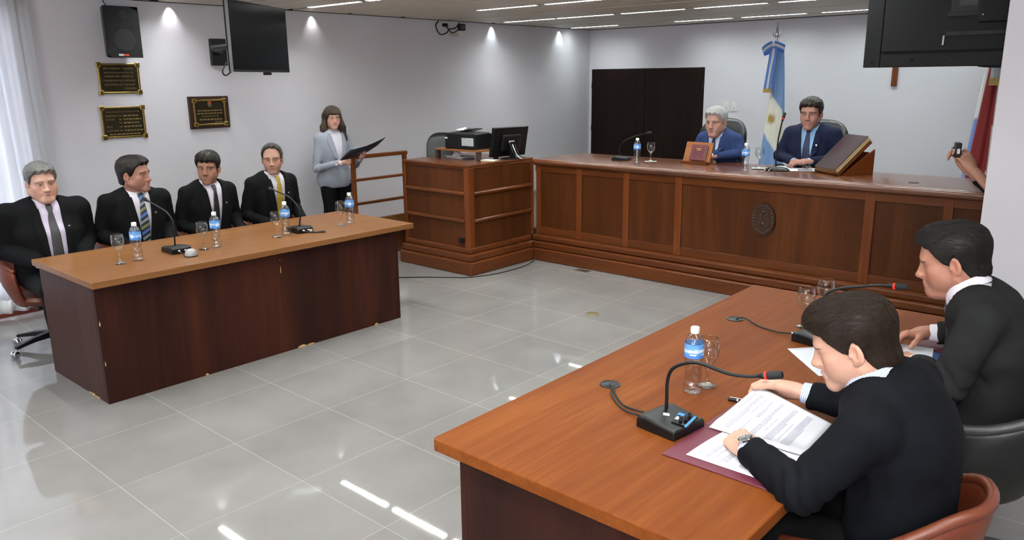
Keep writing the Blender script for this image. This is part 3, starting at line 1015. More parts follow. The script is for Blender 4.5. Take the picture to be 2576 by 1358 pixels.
# the screen must look towards +X+Y: local -Y -> rotate
tv.rotation_euler = Euler((0, 0, ang), 'XYZ')
obj('edge_trim', MB().box(-0.4775, -0.474, -0.013, 0.012, -0.272, 0.272), M_steel, tv, label='bright edge strip')
Mi = Matrix.Rotation(ang, 4, 'Z').inverted()
def tvl(p):
    return Mi @ (Vector(p) - Vector((-6.075, 3.71, 2.18)))
ar = MB()
ar.tube([tvl((XW + 0.03, 3.9, 2.10)), tvl((-6.7, 3.62, 2.12)), tvl((-6.13, 3.68, 2.14))], 0.024, 8)
obj('bracket_arm', ar, M_black, tv)
pb = MB()
pb.add([tvl((XW + dx, y, z)) for dx in (0.002, 0.05) for y, z in ((3.80, 1.98), (3.95, 1.98), (3.95, 2.22), (3.80, 2.22))],
       [(0, 3, 2, 1), (4, 5, 6, 7), (0, 1, 5, 4), (1, 2, 6, 5), (2, 3, 7, 6), (3, 0, 4, 7)])
obj('wall_plate', pb, M_black, tv, bevel=0.006)
obj('bracket_plate', MB().box(-0.12, 0.12, 0.03, 0.06, -0.14, 0.14), M_black, tv)
obj('hanging_cable', MB().tube(spline([(-0.49, 0.03, -0.2), (-0.53, 0.05, -0.27), (-0.47, 0.06, -0.30), (-0.42, 0.04, -0.27)], 16), 0.006, 6), M_blackmatte, tv, smooth=True)
obj('foot_lug', MB().tube([(0.05, 0.01, -0.285), (0.16, 0.01, -0.285)], 0.012, 8), M_black, tv, smooth=True)

# television hung on the partition, seen from behind
tb = television('black television seen from behind at the top right, beside the white partition', (-1.08, 4.965, 2.165), PI, 0, 1.03, 0.585, True)
tb.rotation_euler = Euler((0, 0, PI), 'XYZ')
# local -Y faces +Y(world); local +Y faces the camera
B = lambda x0, x1, z0, z1, d, mb=None: (mb or MB()).box(-x1, -x0, 0.028, 0.03 + d, z0, z1)
obj('back_cover', B(-0.42, 0.515, -0.21, 0.29, 0.022), M_tvback, tb, bevel=0.006)
obj('side_rail', B(-0.515, -0.425, -0.2925, 0.2925, 0.012), M_tvback, tb, bevel=0.004)
obj('bottom_rail', B(-0.42, 0.515, -0.2925, -0.215, 0.014), M_tvback, tb, bevel=0.004)
obj('connector_bay', B(-0.08, 0.12, -0.02, 0.1, 0.03), M_blackmatte, tb, bevel=0.01)
mp_ = MB()
B(0.06, 0.30, -0.07, 0.20, 0.055, mp_)
obj('mounting_plate', mp_, M_tvback, tb, bevel=0.008)
obj('bracket_arm', MB().box(-0.30, -0.2, 0.05, 0.11, -0.02, 0.07), M_black, tb, bevel=0.004)
for z in (-0.12, -0.02, 0.17):
    obj('crossbar', B(-0.09, 0.5, z - 0.012, z + 0.012, 0.035), M_blackmatte, tb, bevel=0.003)
for x, z in ((-0.095, -0.13), (-0.05, 0.095)):
    obj('bolt', MB().tube([(-x, 0.066, z), (-x, 0.07, z - 0.05 if x < -0.08 else z)], 0.006, 8) if x < -0.08 else MB().ball((-x, 0.066, z), 0.012, 10), M_chrome, tb, smooth=True)
for x, z in ((0.09, 0.15), (0.21, 0.155), (0.085, -0.03), (0.21, -0.03), (0.145, 0.05), (0.15, 0.12)):
    obj('screw', MB().ball((-x, 0.086, z), 0.008 if x != 0.145 else 0.013, 10), M_steel, tb, smooth=True)
for x in (-0.47, -0.25, -0.05, 0.31):
    obj('screw_hole', MB().lathe([(0.009, 0), (0.009, 0.003)], 12, M=Matrix.Translation((-x, 0.044, -0.255)) @ Matrix.Rotation(-PI / 2, 4, 'X')), M_blackgloss, tb)
obj('speaker_bump', MB().ball((-0.2, 0.02, -0.292), (0.13, 0.018, 0.012), 16), M_tvback, tb, smooth=True)
obj('back_label', B(-0.04, 0.05, 0.02, 0.07, 0.031), M_blackgloss, tb)

# cable bundle and adapter near the ceiling
t = thing('cable_bundle', 'loose loop of black cable with a plug and adapter, high on the left wall', 'cable', (XW, 6.95, 2.46))
obj('cable', MB().tube(spline([(0.01, -0.22, 0.05), (0.012, -0.27, -0.01), (0.015, -0.21, -0.10), (0.015, -0.10, -0.085), (0.015, -0.05, -0.04), (0.012, 0.06, -0.02), (0.01, 0.13, 0.045)], 40), 0.007, 6), M_blackmatte, t, smooth=True)
obj('cable', MB().tube(spline([(0.015, -0.11, 0.0), (0.02, -0.06, -0.05), (0.02, 0.0, -0.08), (0.016, 0.11, -0.04)], 20), 0.006, 6), M_blackmatte, t, smooth=True)
obj('adapter', MB().box(0.0, 0.05, 0.1, 0.2, -0.05, 0.03), M_black, t, bevel=0.012)
obj('plug', MB().box(0.0, 0.04, -0.16, -0.09, -0.015, 0.025), M_black, t, bevel=0.01)
obj('tape', MB().box(0.0, 0.012, -0.03, 0.1, -0.115, -0.075), plain('masking_tape', (190, 184, 172), 0.7), t)

# switches
for i, (x, lb) in enumerate(((-4.864, 'white light switch on the back wall, the one next to the dark doors'), (-4.751, 'white light switch on the back wall, the one on the flag side'))):
    t = thing('light_switch', lb, 'light switch', (x, YB, 1.452), 0, 'switches behind the judges')
    obj('cover_plate', MB().box(-0.04, 0.04, -0.012, 0, -0.062, 0.062), M_white, t, bevel=0.004)
    obj('rocker', MB().box(-0.014, 0.014, -0.017, -0.012, -0.008, 0.035), M_white, t, bevel=0.002)
    obj('socket_insert', MB().box(-0.014, 0.014, -0.0145, -0.012, -0.042, -0.012), M_frame, t, bevel=0.002)

t = thing('wall_cross', 'plain wooden cross on the back wall, mostly hidden by the television', 'cross', (-2.81, YB, 2.0))
obj('upright', MB().box(-0.03, 0.03, -0.03, 0, -0.295, 0.25), W_benchv, t, bevel=0.004)
obj('crossbar', MB().box(-0.18, 0.18, -0.03, 0, 0.04, 0.10), W_benchx, t, bevel=0.004)

# ================================================================== flags
def mesh_col(o, fn):
    me = o.data
    a = me.color_attributes.new('Col', 'FLOAT_COLOR', 'POINT')
    buf = np.ones((len(me.vertices), 4), np.float32)
    for i, v in enumerate(me.vertices):
        buf[i, :3] = fn(v.co)[:3]
    a.data.foreach_set('color', buf.ravel())


M_flag = vcol('flag_cloth', 0.7, 0.1, 400, sheen=0.3)
M_skyb = plain('sky_blue_satin', (92, 140, 226), 0.45)
M_gold = plain('gold_thread', (170, 140, 62), 0.45, noise=0.3, nscale=90)
SKY, WHT = srgb(118, 150, 196), srgb(226, 222, 210)


def flag(label, loc, ztop, zbot, colfn, sun=None, lean=0.0, w0=0.05, w1=0.14):
    t = thing('flag', label, 'flag', loc)
    obj('pole', MB().tube([(0.05, 0.06, -loc[2] + 0.30), (-0.055, 0.05, ztop + 0.06)], 0.012, 10), W_benchv, t, smooth=True)
    obj('pole_foot', MB().lathe([(0.17, 0), (0.17, 0.02), (0.05, 0.06), (0.03, 0.10), (0.016, 0.11)], 24, (0.05, 0.06, -loc[2] + 0.28)), M_bronze, t, smooth=True)
    rows, uv = [], []
    NU, NV = 72, 60
    for j in range(NV + 1):
        v = j / NV
        z = ztop + (zbot - ztop) * v
        wd = w0 + (w1 - w0) * (v ** 0.8)
        r = []
        for i in range(NU + 1):
            u = i / NU
            a = (u - 0.5) * PI * 1.25
            fold = 1 + 0.16 * math.sin(u * 19 + v * 2.2) * (0.4 + 0.6 * v) + 0.06 * math.sin(u * 41 + v * 3)
            r.append((wd * math.sin(a) * fold + lean * v, -0.8 * wd * math.cos(a) * fold * 0.9 + 0.05, z + 0.02 * math.sin(u * 9) * v))
            uv.append((u, v))
        rows.append(r)
    mb = MB().grid(rows)
    me = bpy.data.meshes.new('flag_cloth')
    me.from_pydata(mb.v, [], mb.f)
    me.materials.append(M_flag)
    me.polygons.foreach_set('use_smooth', [True] * len(me.polygons))
    ca = me.color_attributes.new('Col', 'FLOAT_COLOR', 'POINT')
    buf = np.ones((len(uv), 4), np.float32)
    for k, (u, v) in enumerate(uv):
        buf[k, :3] = colfn(u, v)[:3]
    ca.data.foreach_set('color', buf.ravel())
    o = bpy.data.objects.new('flag_cloth', me)
    COL.objects.link(o); o.parent = t
    md = o.modifiers.new('thickness', 'SOLIDIFY'); md.thickness = 0.003
    return t, rows


def arg_col(u, v):
    up = 0.08 + 3.4 * (v - 0.21)
    lo = 0.08 + 2.8 * (v - 0.48)
    return SKY if (u > up or u < lo) else WHT


t, rows = flag('tall light blue and white flag with a gold sun, standing behind the two judges', (-3.88, 9.05, 0.0), 2.16, 0.42, arg_col, lean=-0.03, w0=0.03, w1=0.165)
# sun on the cloth
def on_flag(rows, u, v, off):
    j, i = v * (len(rows) - 1), u * (len(rows[0]) - 1)
    j0, i0 = min(int(j), len(rows) - 2), min(int(i), len(rows[0]) - 2)
    fj, fi = j - j0, i - i0
    P = [Vector(rows[j0 + a][i0 + b]) for a in (0, 1) for b in (0, 1)]
    p = (P[0] * (1 - fi) + P[1] * fi) * (1 - fj) + (P[2] * (1 - fi) + P[3] * fi) * fj
    n = (P[1] - P[0]).cross(P[2] - P[0]).normalized()
    if n.y > 0:
        n = -n
    return p + n * off
cu_, cv_ = 0.46, 0.465
sm = MB()
ring = []
for k in range(20):
    a = 2 * PI * k / 20
    ring.append(on_flag(rows, cu_ + 0.085 * math.cos(a), cv_ + 0.021 * math.sin(a), 0.006))
cpt = on_flag(rows, cu_, cv_, 0.010)
sm.add([cpt] + ring, [(0, k + 1, (k + 1) % 20 + 1) for k in range(20)])
for k in range(32):
    a = 2 * PI * k / 32
    l = 2.4 if k % 2 == 0 else 2.0
    p = [on_flag(rows, cu_ + 0.085 * s * math.cos(a + d), cv_ + 0.021 * s * math.sin(a + d), 0.005) for s, d in ((1.05, -0.05), (1.05, 0.05), (l, 0.0))]
    sm.add(p, [(0, 1, 2)])
obj('sun_emblem', sm, M_gold, t, solid=0.001)
rb = thing('flag_ribbon', 'blue and white satin bow with long gold-fringed tails tied to the tall flag', 'ribbon', (-3.905, 9.02, 2.19))
def strip(path, w_, z_off=0.0):
    """Three-band ribbon following a path of (x, y, z), width along a given direction."""
    parts = [MB(), MB()]
    for k, (a, b_) in enumerate(((-0.5, -0.17), (-0.17, 0.17), (0.17, 0.5))):
        rows = []
        for p, d in path:
            p, d = Vector(p), Vector(d)
            rows.append([p + d * (w_ * a), p + d * (w_ * b_)])
        parts[1 if k == 1 else 0].grid(rows)
    return parts
blue, white = MB(), MB()
def put(path, w_):
    q = strip(path, w_)
    for dst, src in ((blue, q[0]), (white, q[1])):
        dst.add(src.v, src.f)
tail = [((0.0 - 0.03 * v + 0.008 * math.sin(v * 5), -0.055 - 0.03 * v ** 0.5 + 0.006 * math.sin(v * 9), -0.50 * v), (1, 0.1 * math.sin(v * 7), 0)) for v in [i / 16 for i in range(17)]]
put(tail, 0.085)
for s in (-1, 1):
    lp = []
    for i in range(13):
        a = i / 12 * 2 * PI
        r_ = 0.085 * (1 - math.cos(a)) * 0.75
        lp.append(((s * r_, -0.055 - 0.03 * math.sin(a), -0.01 - 0.035 * (1 - math.cos(a)) * (1.1 if s < 0 else 0.7) + 0.012 * math.sin(a)), (s * 0.25, -0.25, 0.95)))
    put(lp, 0.085)
obj('ribbon_band', blue, M_skyb, rb, smooth='all', solid=0.002, label='blue bands')
obj('ribbon_centre', white, plain('white_satin', (232, 232, 236), 0.45), rb, smooth='all', solid=0.0024, label='white centre band')
obj('knot', MB().ball((0, -0.065, -0.005), (0.026, 0.02, 0.03), 12), plain('white_satin_knot', (222, 226, 238), 0.45), rb, smooth=True)
e = tail[-1][0]
obj('fringe', MB().box(e[0] - 0.046, e[0] + 0.046, e[1] - 0.003, e[1] + 0.003, e[2] - 0.045, e[2]), M_gold, rb, label='gold fringe')
fin = MB()
fin.lathe([(0.016, 0), (0.02, 0.02), (0.01, 0.05), (0.016, 0.07), (0.022, 0.09), (0.02, 0.12), (0.011, 0.18), (0.001, 0.24)], 12, (-0.055, 0.05, 2.20))
for s in (-1, 1):
    fin.tube(spline([(-0.055, 0.05, 2.275), (s * 0.03 - 0.055, 0.05, 2.275), (s * 0.045 - 0.055, 0.05, 2.30), (s * 0.04 - 0.055, 0.05, 2.325)], 10), [0.006] * 8 + [0.005, 0.004, 0.002], 6)
obj('spear_finial', fin, M_chrome, t, smooth=True)


def prov_col(u, v):
    if u < 0.30:
        return srgb(228, 226, 226) if v < 0.42 else srgb(112, 138, 200)
    if u < 0.62 - 0.05 * v:
        return srgb(136, 22, 26)
    if u < 0.74:
        return srgb(226, 224, 214)
    return srgb(140, 170, 204)


t2, rows2 = flag('flag in red, white and light blue beside the partition, at the far right', (-1.70, 9.2, 0.0), 2.1, 0.42, prov_col, lean=-0.03, w0=0.06, w1=0.17)
t2.rotation_euler = (0, 0, 0.15)
s2 = MB()
for k in range(3):
    s2.grid([[(-0.04 + 0.03 * k, -0.10 - 0.02 * v, 2.2 - 0.42 * v), (-0.01 + 0.03 * k, -0.11 - 0.02 * v - 0.01 * k, 2.2 - 0.42 * v)] for v in (0, 0.3, 0.6, 1.0)])
obj('silver_ribbon', s2, plain('silver_satin', (178, 182, 190), 0.3, metal=0.3), t2, solid=0.003)
obj('fringe', MB().box(-0.045, 0.055, -0.145, -0.125, 1.72, 1.79), M_gold, t2, label='gold fringe')

# ================================================================== floor bits
tag(obj('floor_cable', MB().tube(spline([(-5.95, 4.45, 0.006), (-5.6, 4.70, 0.006), (-5.42, 4.86, 0.006), (-5.2, 5.02, 0.006), (-5.08, 5.13, 0.006), (-4.98, 5.4, 0.006), (-4.97, 5.75, 0.006), (-5.03, 5.98, 0.006), (-5.06, 6.07, 0.03)], 60), 0.005, 6), M_blackmatte, smooth=True),
    'thin black cable lying on the floor along the clerk station', 'cable')
tag(obj('floor_outlet', MB().lathe([(0.055, 0), (0.055, 0.003), (0.045, 0.005), (0.001, 0.005)], 28, (-3.494, 4.903, 0)), plain('tarnished_brass', (120, 110, 76), 0.4, metal=0.6), smooth=True),
    'round brass floor outlet in the middle of the tiled floor', 'floor outlet')
t = thing('floor_socket', 'small dark rectangular socket in the floor at the foot of the bench', 'floor socket', (-4.42, 6.03, 0))
obj('frame', MB().box(-0.075, 0.075, -0.04, 0.04, 0, 0.004), plain('socket_brown', (86, 72, 60), 0.5), t)
obj('lid', MB().box(-0.06, 0.06, -0.028, 0.028, 0.004, 0.006), plain('socket_lid', (62, 52, 44), 0.5), t)

# ================================================================== water bottles and glasses
M_cap = plain('white_cap', (236, 236, 234), 0.4)


def label_material():
    m, nt, b, N, L = new_mat('blue_bottle_label')
    tc = N.new('ShaderNodeTexCoord')
    sp = N.new('ShaderNodeSeparateXYZ'); L.new(tc.outputs['Object'], sp.inputs[0])
    n = N.new('ShaderNodeTexNoise'); n.inputs['Scale'].default_value = 34; n.inputs['Detail'].default_value = 3
    L.new(tc.outputs['Object'], n.inputs['Vector'])
    mr = N.new('ShaderNodeMapRange'); mr.inputs['From Min'].default_value = 0.135; mr.inputs['From Max'].default_value = 0.20
    L.new(sp.outputs['Z'], mr.inputs['Value'])
    ad = N.new('ShaderNodeMath'); ad.operation = 'MULTIPLY_ADD'; ad.inputs[1].default_value = 0.5
    L.new(n.outputs['Fac'], ad.inputs[0]); L.new(mr.outputs[0], ad.inputs[2])
    r = N.new('ShaderNodeValToRGB')
    e = r.color_ramp.elements
    e[0].position, e[0].color = 0.3, srgb(74, 128, 206)
    e[1].position, e[1].color = 1.15, srgb(90, 150, 222)
    for p, c in ((0.5, (84, 150, 226)), (0.62, (206, 222, 242)), (0.74, (110, 170, 232)), (1.0, (128, 186, 236))):
        k = e.new(p); k.color = srgb(*c)
    L.new(ad.outputs[0], r.inputs[0]); L.new(r.outputs[0], b.inputs['Base Color'])
    setp(b, rough=0.35)
    return m


M_label = label_material()
M_water = glass('water', (250, 252, 254), 1.33)


def make_bottle(label, loc, rot=0.0, group=None):
    t = thing('water_bottle', label, 'bottle', loc, rot, group)
    prof = [(0.001, 0.004), (0.018, 0.002), (0.026, 0.0), (0.0315, 0.004), (0.033, 0.012)]
    for k in range(8):
        z = 0.018 + k * 0.0125
        prof += [(0.033 - 0.0035 * (1 if 2 <= k <= 6 else 0.4), z), (0.0315 - 0.004 * (1 if 2 <= k <= 6 else 0), z + 0.006)]
    prof += [(0.0315, 0.122), (0.033, 0.127), (0.033, 0.185), (0.032, 0.19), (0.029, 0.198), (0.023, 0.209), (0.0155, 0.217), (0.0125, 0.221), (0.0125, 0.228), (0.001, 0.229)]
    b = MB().lathe(prof, 32)
    # twisted ribs on the waist
    vs = []
    for x, y, z in b.v:
        a = math.atan2(y, x)
        r = math.hypot(x, y)
        if 0.02 < z < 0.12 and r > 0.02:
            r += 0.0011 * math.sin(4 * a + z * 160)
        vs.append((r * math.cos(a), r * math.sin(a), z))
    b.v = vs
    obj('bottle_body', b, M_pet, t, smooth='all')
    lb = MB().lathe([(0.0337, 0.134), (0.0337, 0.184)], 40)
    lb.f = [f for f in lb.f if len(f) == 4]; lb.mi = [0] * len(lb.f)
    obj('paper_label', lb, M_label, t, smooth='all')
    dt = MB()
    F = lambda a, z, w_, h_: dt.grid([[(0.0342 * math.cos(a + s * w_ / 2 / 0.0342), 0.0342 * math.sin(a + s * w_ / 2 / 0.0342), z + q * h_ / 2) for s in (-1, -0.5, 0, 0.5, 1)] for q in (-1, 1)])
    F(-1.0, 0.158, 0.017, 0.022)
    F(0.9, 0.16, 0.03, 0.008); F(0.9, 0.148, 0.022, 0.005)
    F(2.6, 0.16, 0.03, 0.008); F(2.6, 0.148, 0.022, 0.005)
    F(-2.5, 0.162, 0.03, 0.01); F(-2.5, 0.148, 0.02, 0.005)
    obj('label_print', dt, plain('label_white', (222, 232, 244), 0.4), t, smooth='all')
    obj('cap', MB().lathe([(0.0145, 0.219), (0.0152, 0.221), (0.0152, 0.2385), (0.0135, 0.241), (0.001, 0.241)], 28), M_cap, t, smooth=True)
    return t


def make_goblet(label, loc, rot=0.0, group=None):
    t = thing('water_glass', label, 'glass', loc, rot, group)
    prof = [(0.001, 0.002), (0.034, 0.0), (0.036, 0.002), (0.03, 0.005), (0.012, 0.011), (0.0062, 0.018), (0.005, 0.04), (0.0055, 0.062), (0.0095, 0.068), (0.0055, 0.075), (0.012, 0.082), (0.027, 0.098), (0.036, 0.118), (0.0385, 0.138), (0.037, 0.16), (0.034, 0.182), (0.0332, 0.1825), (0.0332, 0.1805)]
    obj('bowl', MB().lathe(prof, 36, caps=False), M_clear, t, smooth='all')
    return t


g1 = 'bottles on the desks and the bench'
g2 = 'stemmed glasses on the desks and the bench'
proto_b = make_bottle('water bottle in front of the grey-haired stout man, nearest end of the long desk', (-4.93, 2.03, 0.75), 0.0, g1)
proto_g = make_goblet('empty stemmed glass at the near end of the long desk, by the stout man', (-4.925, 1.918, 0.75), 0, g2)
for x, y, z, r, lb in ((-4.905, 2.545, 0.75, 1.0, 'water bottle on the long desk before the man with the thin black tie'),
                       (-4.925, 3.095, 0.75, 2.1, 'water bottle on the long desk before the man with the yellow tie'),
                       (-4.925, 3.668, 0.75, 0.4, 'water bottle at the far end of the long desk, near the woman'),
                       (-4.098, 6.447, 1.03, 0.2, 'water bottle on the bench in front of the dark double doors'),
                       (-3.005, 6.465, 1.03, 1.4, 'water bottle on the bench between the two judges'),
                       (-1.24, 2.352, 0.75, 2.5, 'water bottle on the near desk behind the foreground microphone')):
    dup(proto_b, (x, y, z), r, lb)
for x, y, z, lb in ((-4.915, 2.457, 0.75, 'empty stemmed glass on the long desk beside the small grey dome'),
                    (-4.90, 3.003, 0.75, 'empty stemmed glass on the long desk before the man with the yellow tie'),
                    (-4.925, 3.58, 0.75, 'empty stemmed glass at the far end of the long desk'),
                    (-4.052, 6.62, 1.038, 'stemmed glass on a white saucer before the dark double doors'),
                    (-2.975, 6.68, 1.038, 'stemmed glass on a white saucer between the two judges'),
                    (-1.228, 2.437, 0.75, 'empty stemmed glass standing just behind the bottle on the near desk'),
                    (-1.228, 3.332, 0.75, 'stemmed glass by the far microphone base on the near desk, nearer of two'),
                    (-1.212, 3.52, 0.75, 'stemmed glass nearest the far end of the near desk')):
    dup(proto_g, (x, y, z), 0, lb)
for x, y, lb in ((-4.052, 6.62, 'white saucer under the glass in front of the dark double doors'), (-2.975, 6.68, 'white saucer under the glass between the two judges')):
    tag(obj('saucer', MB().lathe([(0.001, 0.0), (0.035, 0.0), (0.058, 0.006), (0.062, 0.008), (0.058, 0.0085), (0.034, 0.007), (0.001, 0.007)], 32, (x, y, 1.03)), plain('china', (236, 234, 230), 0.25), smooth=True), lb, 'saucer', 'saucers on the bench')

# ================================================================== microphones
def mic_box(t, M, w_=0.125, l_=0.165, h_=0.042, detail=False):
    rows = []
    for y, h in ((-l_ / 2, h_ * 0.72), (-l_ * 0.1, h_ * 0.86), (l_ * 0.28, h_ * 1.0), (l_ * 0.44, h_ * 0.96), (l_ / 2, h_ * 0.75)):
        rows.append([M @ Vector((-w_ / 2, y, 0)), M @ Vector((-w_ / 2, y, h * 0.85)), M @ Vector((-w_ / 2 + 0.008, y, h)), M @ Vector((w_ / 2 - 0.008, y, h)), M @ Vector((w_ / 2, y, h * 0.85)), M @ Vector((w_ / 2, y, 0))])
    mb = MB().grid(rows, close=True)
    mb.add(rows[0], [tuple(range(6))]); mb.add(rows[-1], [tuple(range(5, -1, -1))])
    obj('base_box', mb, M_black, t, bevel=0.004)


def gooseneck(t, pts, red, head_len=0.045, r=0.0055, lit=True):
    path = spline(pts, 60)
    # small ring ridges of a flexible neck
    rs = [r * (1 + (0.07 if i % 2 else 0)) for i in range(len(path))]
    obj('gooseneck', MB().tube(path, rs, 10), M_black, t, smooth=True)
    d = (path[-1] - path[-3]).normalized()
    e = path[-1]
    Mx = d.to_track_quat('Z', 'Y').to_matrix().to_4x4()
    Mx.translation = e
    hd = MB().lathe([(r, -0.012), (0.0095, 0.0), (0.0105, 0.004), (0.0105, 0.01)], 18, M=Mx)
    obj('capsule_collar', hd, M_black, t, smooth=True)
    if red:
        obj('light_ring', MB().lathe([(0.011, 0.01), (0.0125, 0.011), (0.0125, 0.0165), (0.011, 0.0175)], 22, M=Mx), M_redglow if lit else M_redplastic, t, smooth=True, label='red lit ring')
    obj('microphone_head', MB().lathe([(0.0105, 0.0175), (0.0125, 0.02), (0.013, 0.032), (0.0125, 0.034), (0.0128, 0.036), (0.0125, 0.0175 + head_len - 0.006), (0.010, 0.0175 + head_len), (0.001, 0.0175 + head_len)], 18, M=Mx), M_blackmatte, t, smooth=True)


# foreground microphone
mA = thing('desk_microphone', 'nearest gooseneck microphone with a red ring, before the man in the striped shirt', 'microphone', (0, 0, 0))
MA = Matrix.Translation((-1.155, 2.053, 0.75)) @ Matrix.Rotation(0.12 + PI / 2 - PI / 2, 4, 'Z')
rows_ = None
mic_box(mA, Matrix.Translation((-1.152, 2.05, 0.75)) @ Matrix.Rotation(math.radians(82), 4, 'Z'), 0.155, 0.15, 0.045)
gooseneck(mA, [(-1.186, 2.081, 0.785), (-1.186, 2.081, 0.83), (-1.186, 2.081, 0.886), (-1.173, 2.083, 0.929), (-1.135, 2.088, 0.957), (-1.085, 2.096, 0.968), (-0.997, 2.109, 0.953), (-0.94, 2.117, 0.955), (-0.897, 2.124, 0.965)], True)
cp = MB()
zt = 0.7905
def on_top(x, y, w_, l_, h, mi, mb, rot=0.14):
    mb.box(-w_ / 2, w_ / 2, -l_ / 2, l_ / 2, 0, h, mi, Matrix.Translation((x, y, 0.7505 + 0.0385 + (-(x + 1.155) * 0.07))) @ Matrix.Rotation(rot, 4, 'Z') @ Matrix.Rotation(math.radians(5), 4, 'Y'))
q = MB(); on_top(-1.105, 2.055, 0.055, 0.085, 0.0035, 0, q)
obj('control_panel', q, M_blackgloss, mA)
q = MB(); on_top(-1.085, 2.055, 0.007, 0.085, 0.0042, 0, q); on_top(-1.13, 2.077, 0.02, 0.018, 0.0042, 0, q)
obj('panel_print', q, plain('panel_blue', (60, 130, 214), 0.5), mA, label='blue printed stripe and logo')
q = MB(); on_top(-1.125, 2.045, 0.011, 0.022, 0.0046, 0, q)
obj('name_tag', q, M_white, mA)
q = MB(); on_top(-1.165, 2.045, 0.02, 0.016, 0.003, 0, q, 0.5)
obj('paper_tag', q, M_white, mA, label='small torn white sticker')
for x, y in ((-1.11, 2.04), (-1.1, 2.055), (-1.105, 2.085)):
    obj('knob', MB().lathe([(0.006, 0), (0.006, 0.012), (0.004, 0.013), (0.001, 0.013)], 14, (x, y, 0.7895)), M_blackmatte, mA, smooth=True)
for k, (a, b_) in enumerate((((-1.228, 2.035, 0.766), (-1.5, 2.19, 0.752)), ((-1.228, 2.065, 0.766), (-1.49, 2.2, 0.752)))):
    Mx = Matrix.Translation(a) @ Matrix.Rotation(-PI / 2, 4, 'Y')
    obj('plug', MB().lathe([(0.005, -0.004), (0.0055, 0.0), (0.0055, 0.008), (0.0045, 0.009), (0.0055, 0.013), (0.0045, 0.02), (0.003, 0.026)], 12, M=Mx), M_chrome, mA, smooth=True, label='metal cable plug')
    obj('cable', MB().tube(spline([(a[0] - 0.024, a[1], a[2]), (a[0] - 0.07, a[1] + 0.012, 0.758), (-1.36, 2.075 + 0.02 * k, 0.754), (-1.43, 2.13 + 0.02 * k, 0.758), (-1.46, 2.175 + 0.01 * k, 0.766), (-1.485, 2.205, 0.757), (-1.498, 2.222, 0.7535)], 40), 0.0035, 8), M_blackmatte, mA, smooth=True)

# far microphone on the near desk
mB = thing('desk_microphone', 'gooseneck microphone with a red ring pointing at the dark-haired man reading', 'microphone')
mic_box(mB, Matrix.Translation((-1.11, 3.17, 0.75)) @ Matrix.Rotation(math.radians(82), 4, 'Z'), 0.15, 0.15, 0.045)
gooseneck(mB, [(-1.118, 3.198, 0.785), (-1.118, 3.198, 0.84), (-1.116, 3.198, 0.905), (-1.096, 3.2, 0.951), (-1.052, 3.205, 0.981), (-0.963, 3.214, 1.005), (-0.90, 3.22, 1.018), (-0.862, 3.224, 1.021)], True)
obj('plug', MB().tube([(-1.185, 3.165, 0.765), (-1.215, 3.165, 0.765)], 0.0055, 10), M_chrome, mB, smooth=True)
obj('cable', MB().tube(spline([(-1.215, 3.165, 0.765), (-1.28, 3.17, 0.757), (-1.38, 3.2, 0.756), (-1.45, 3.235, 0.765), (-1.488, 3.245, 0.762), (-1.505, 3.243, 0.7535)], 30), 0.0035, 8), M_blackmatte, mB, smooth=True)
for x, y, lb in ((-1.50, 2.222, 'open black cable grommet in the near desk, two cables coming out'), (-1.512, 3.243, 'black cable grommet towards the far end of the near desk')):
    t = thing('cable_grommet', lb, 'grommet', (x, y, 0.75), 0, 'grommets in the near desk')
    obj('rim', MB().lathe([(0.03, 0.0), (0.038, 0.0), (0.038, 0.003), (0.033, 0.004), (0.03, 0.0015)], 30), M_black, t, smooth=True)
    obj('hole', MB().lathe([(0.03, 0.0002), (0.03, 0.0008)], 24), M_blackgloss, t)

# microphones on the long desk
def desk_mic(label, c, rot, neck, cable=True):
    t = thing('desk_microphone', label, 'microphone')
    Mb = Matrix.Translation(c) @ Matrix.Rotation(rot, 4, 'Z')
    mic_box(t, Mb, 0.13, 0.17, 0.045)
    gooseneck(t, neck, False, 0.03, 0.005)
    for dx in (-0.02, 0.02):
        Mx = Mb @ Matrix.Translation((dx, 0.088, 0.02)) @ Matrix.Rotation(-PI / 2, 4, 'X')
        obj('plug', MB().lathe([(0.008, -0.006), (0.008, 0.004), (0.0055, 0.006), (0.0055, 0.016), (0.003, 0.02)], 12, M=Mx), M_chrome, t, smooth=True)
    q = MB().box(-0.055, -0.035, 0.085, 0.0872, 0.006, 0.022, 0, Mb)
    obj('name_tag', q, M_white, t)
    return t


t1 = desk_mic('black gooseneck microphone on the long desk before the man with the striped tie', (-4.985, 2.305, 0.75), -PI / 2 - 0.05, [(-5.0, 2.305, 0.785), (-4.99, 2.304, 0.865), (-4.986, 2.304, 0.944), (-5.03, 2.292, 1.006), (-5.108, 2.273, 1.04), (-5.199, 2.25, 1.074)])
obj('cable', MB().tube(spline([(-4.885, 2.28, 0.765), (-4.85, 2.285, 0.757), (-4.80, 2.295, 0.757)], 12), 0.004, 8), M_blackmatte, t1, smooth=True)
t2_ = desk_mic('black gooseneck microphone on the long desk before the man with the yellow tie', (-4.955, 3.225, 0.75), -PI / 2 - 0.05, [(-4.96, 3.231, 0.785), (-4.943, 3.232, 0.876), (-4.963, 3.227, 0.939), (-5.028, 3.214, 0.994), (-5.097, 3.201, 1.019), (-5.191, 3.182, 1.043)])
obj('cable', MB().tube(spline([(-4.86, 3.21, 0.765), (-4.83, 3.24, 0.757), (-4.80, 3.28, 0.756), (-4.778, 3.315, 0.756)], 16), 0.005, 8), M_blackmatte, t2_, smooth=True)
obj('inline_plug', MB().tube([(-4.80, 3.285, 0.757), (-4.772, 3.325, 0.757)], 0.007, 8), M_black, t2_, smooth=True)
dm = thing('desk_dome', 'small grey dome lying on the long desk beside the microphone base', 'dome', (-4.78, 2.30, 0.75))
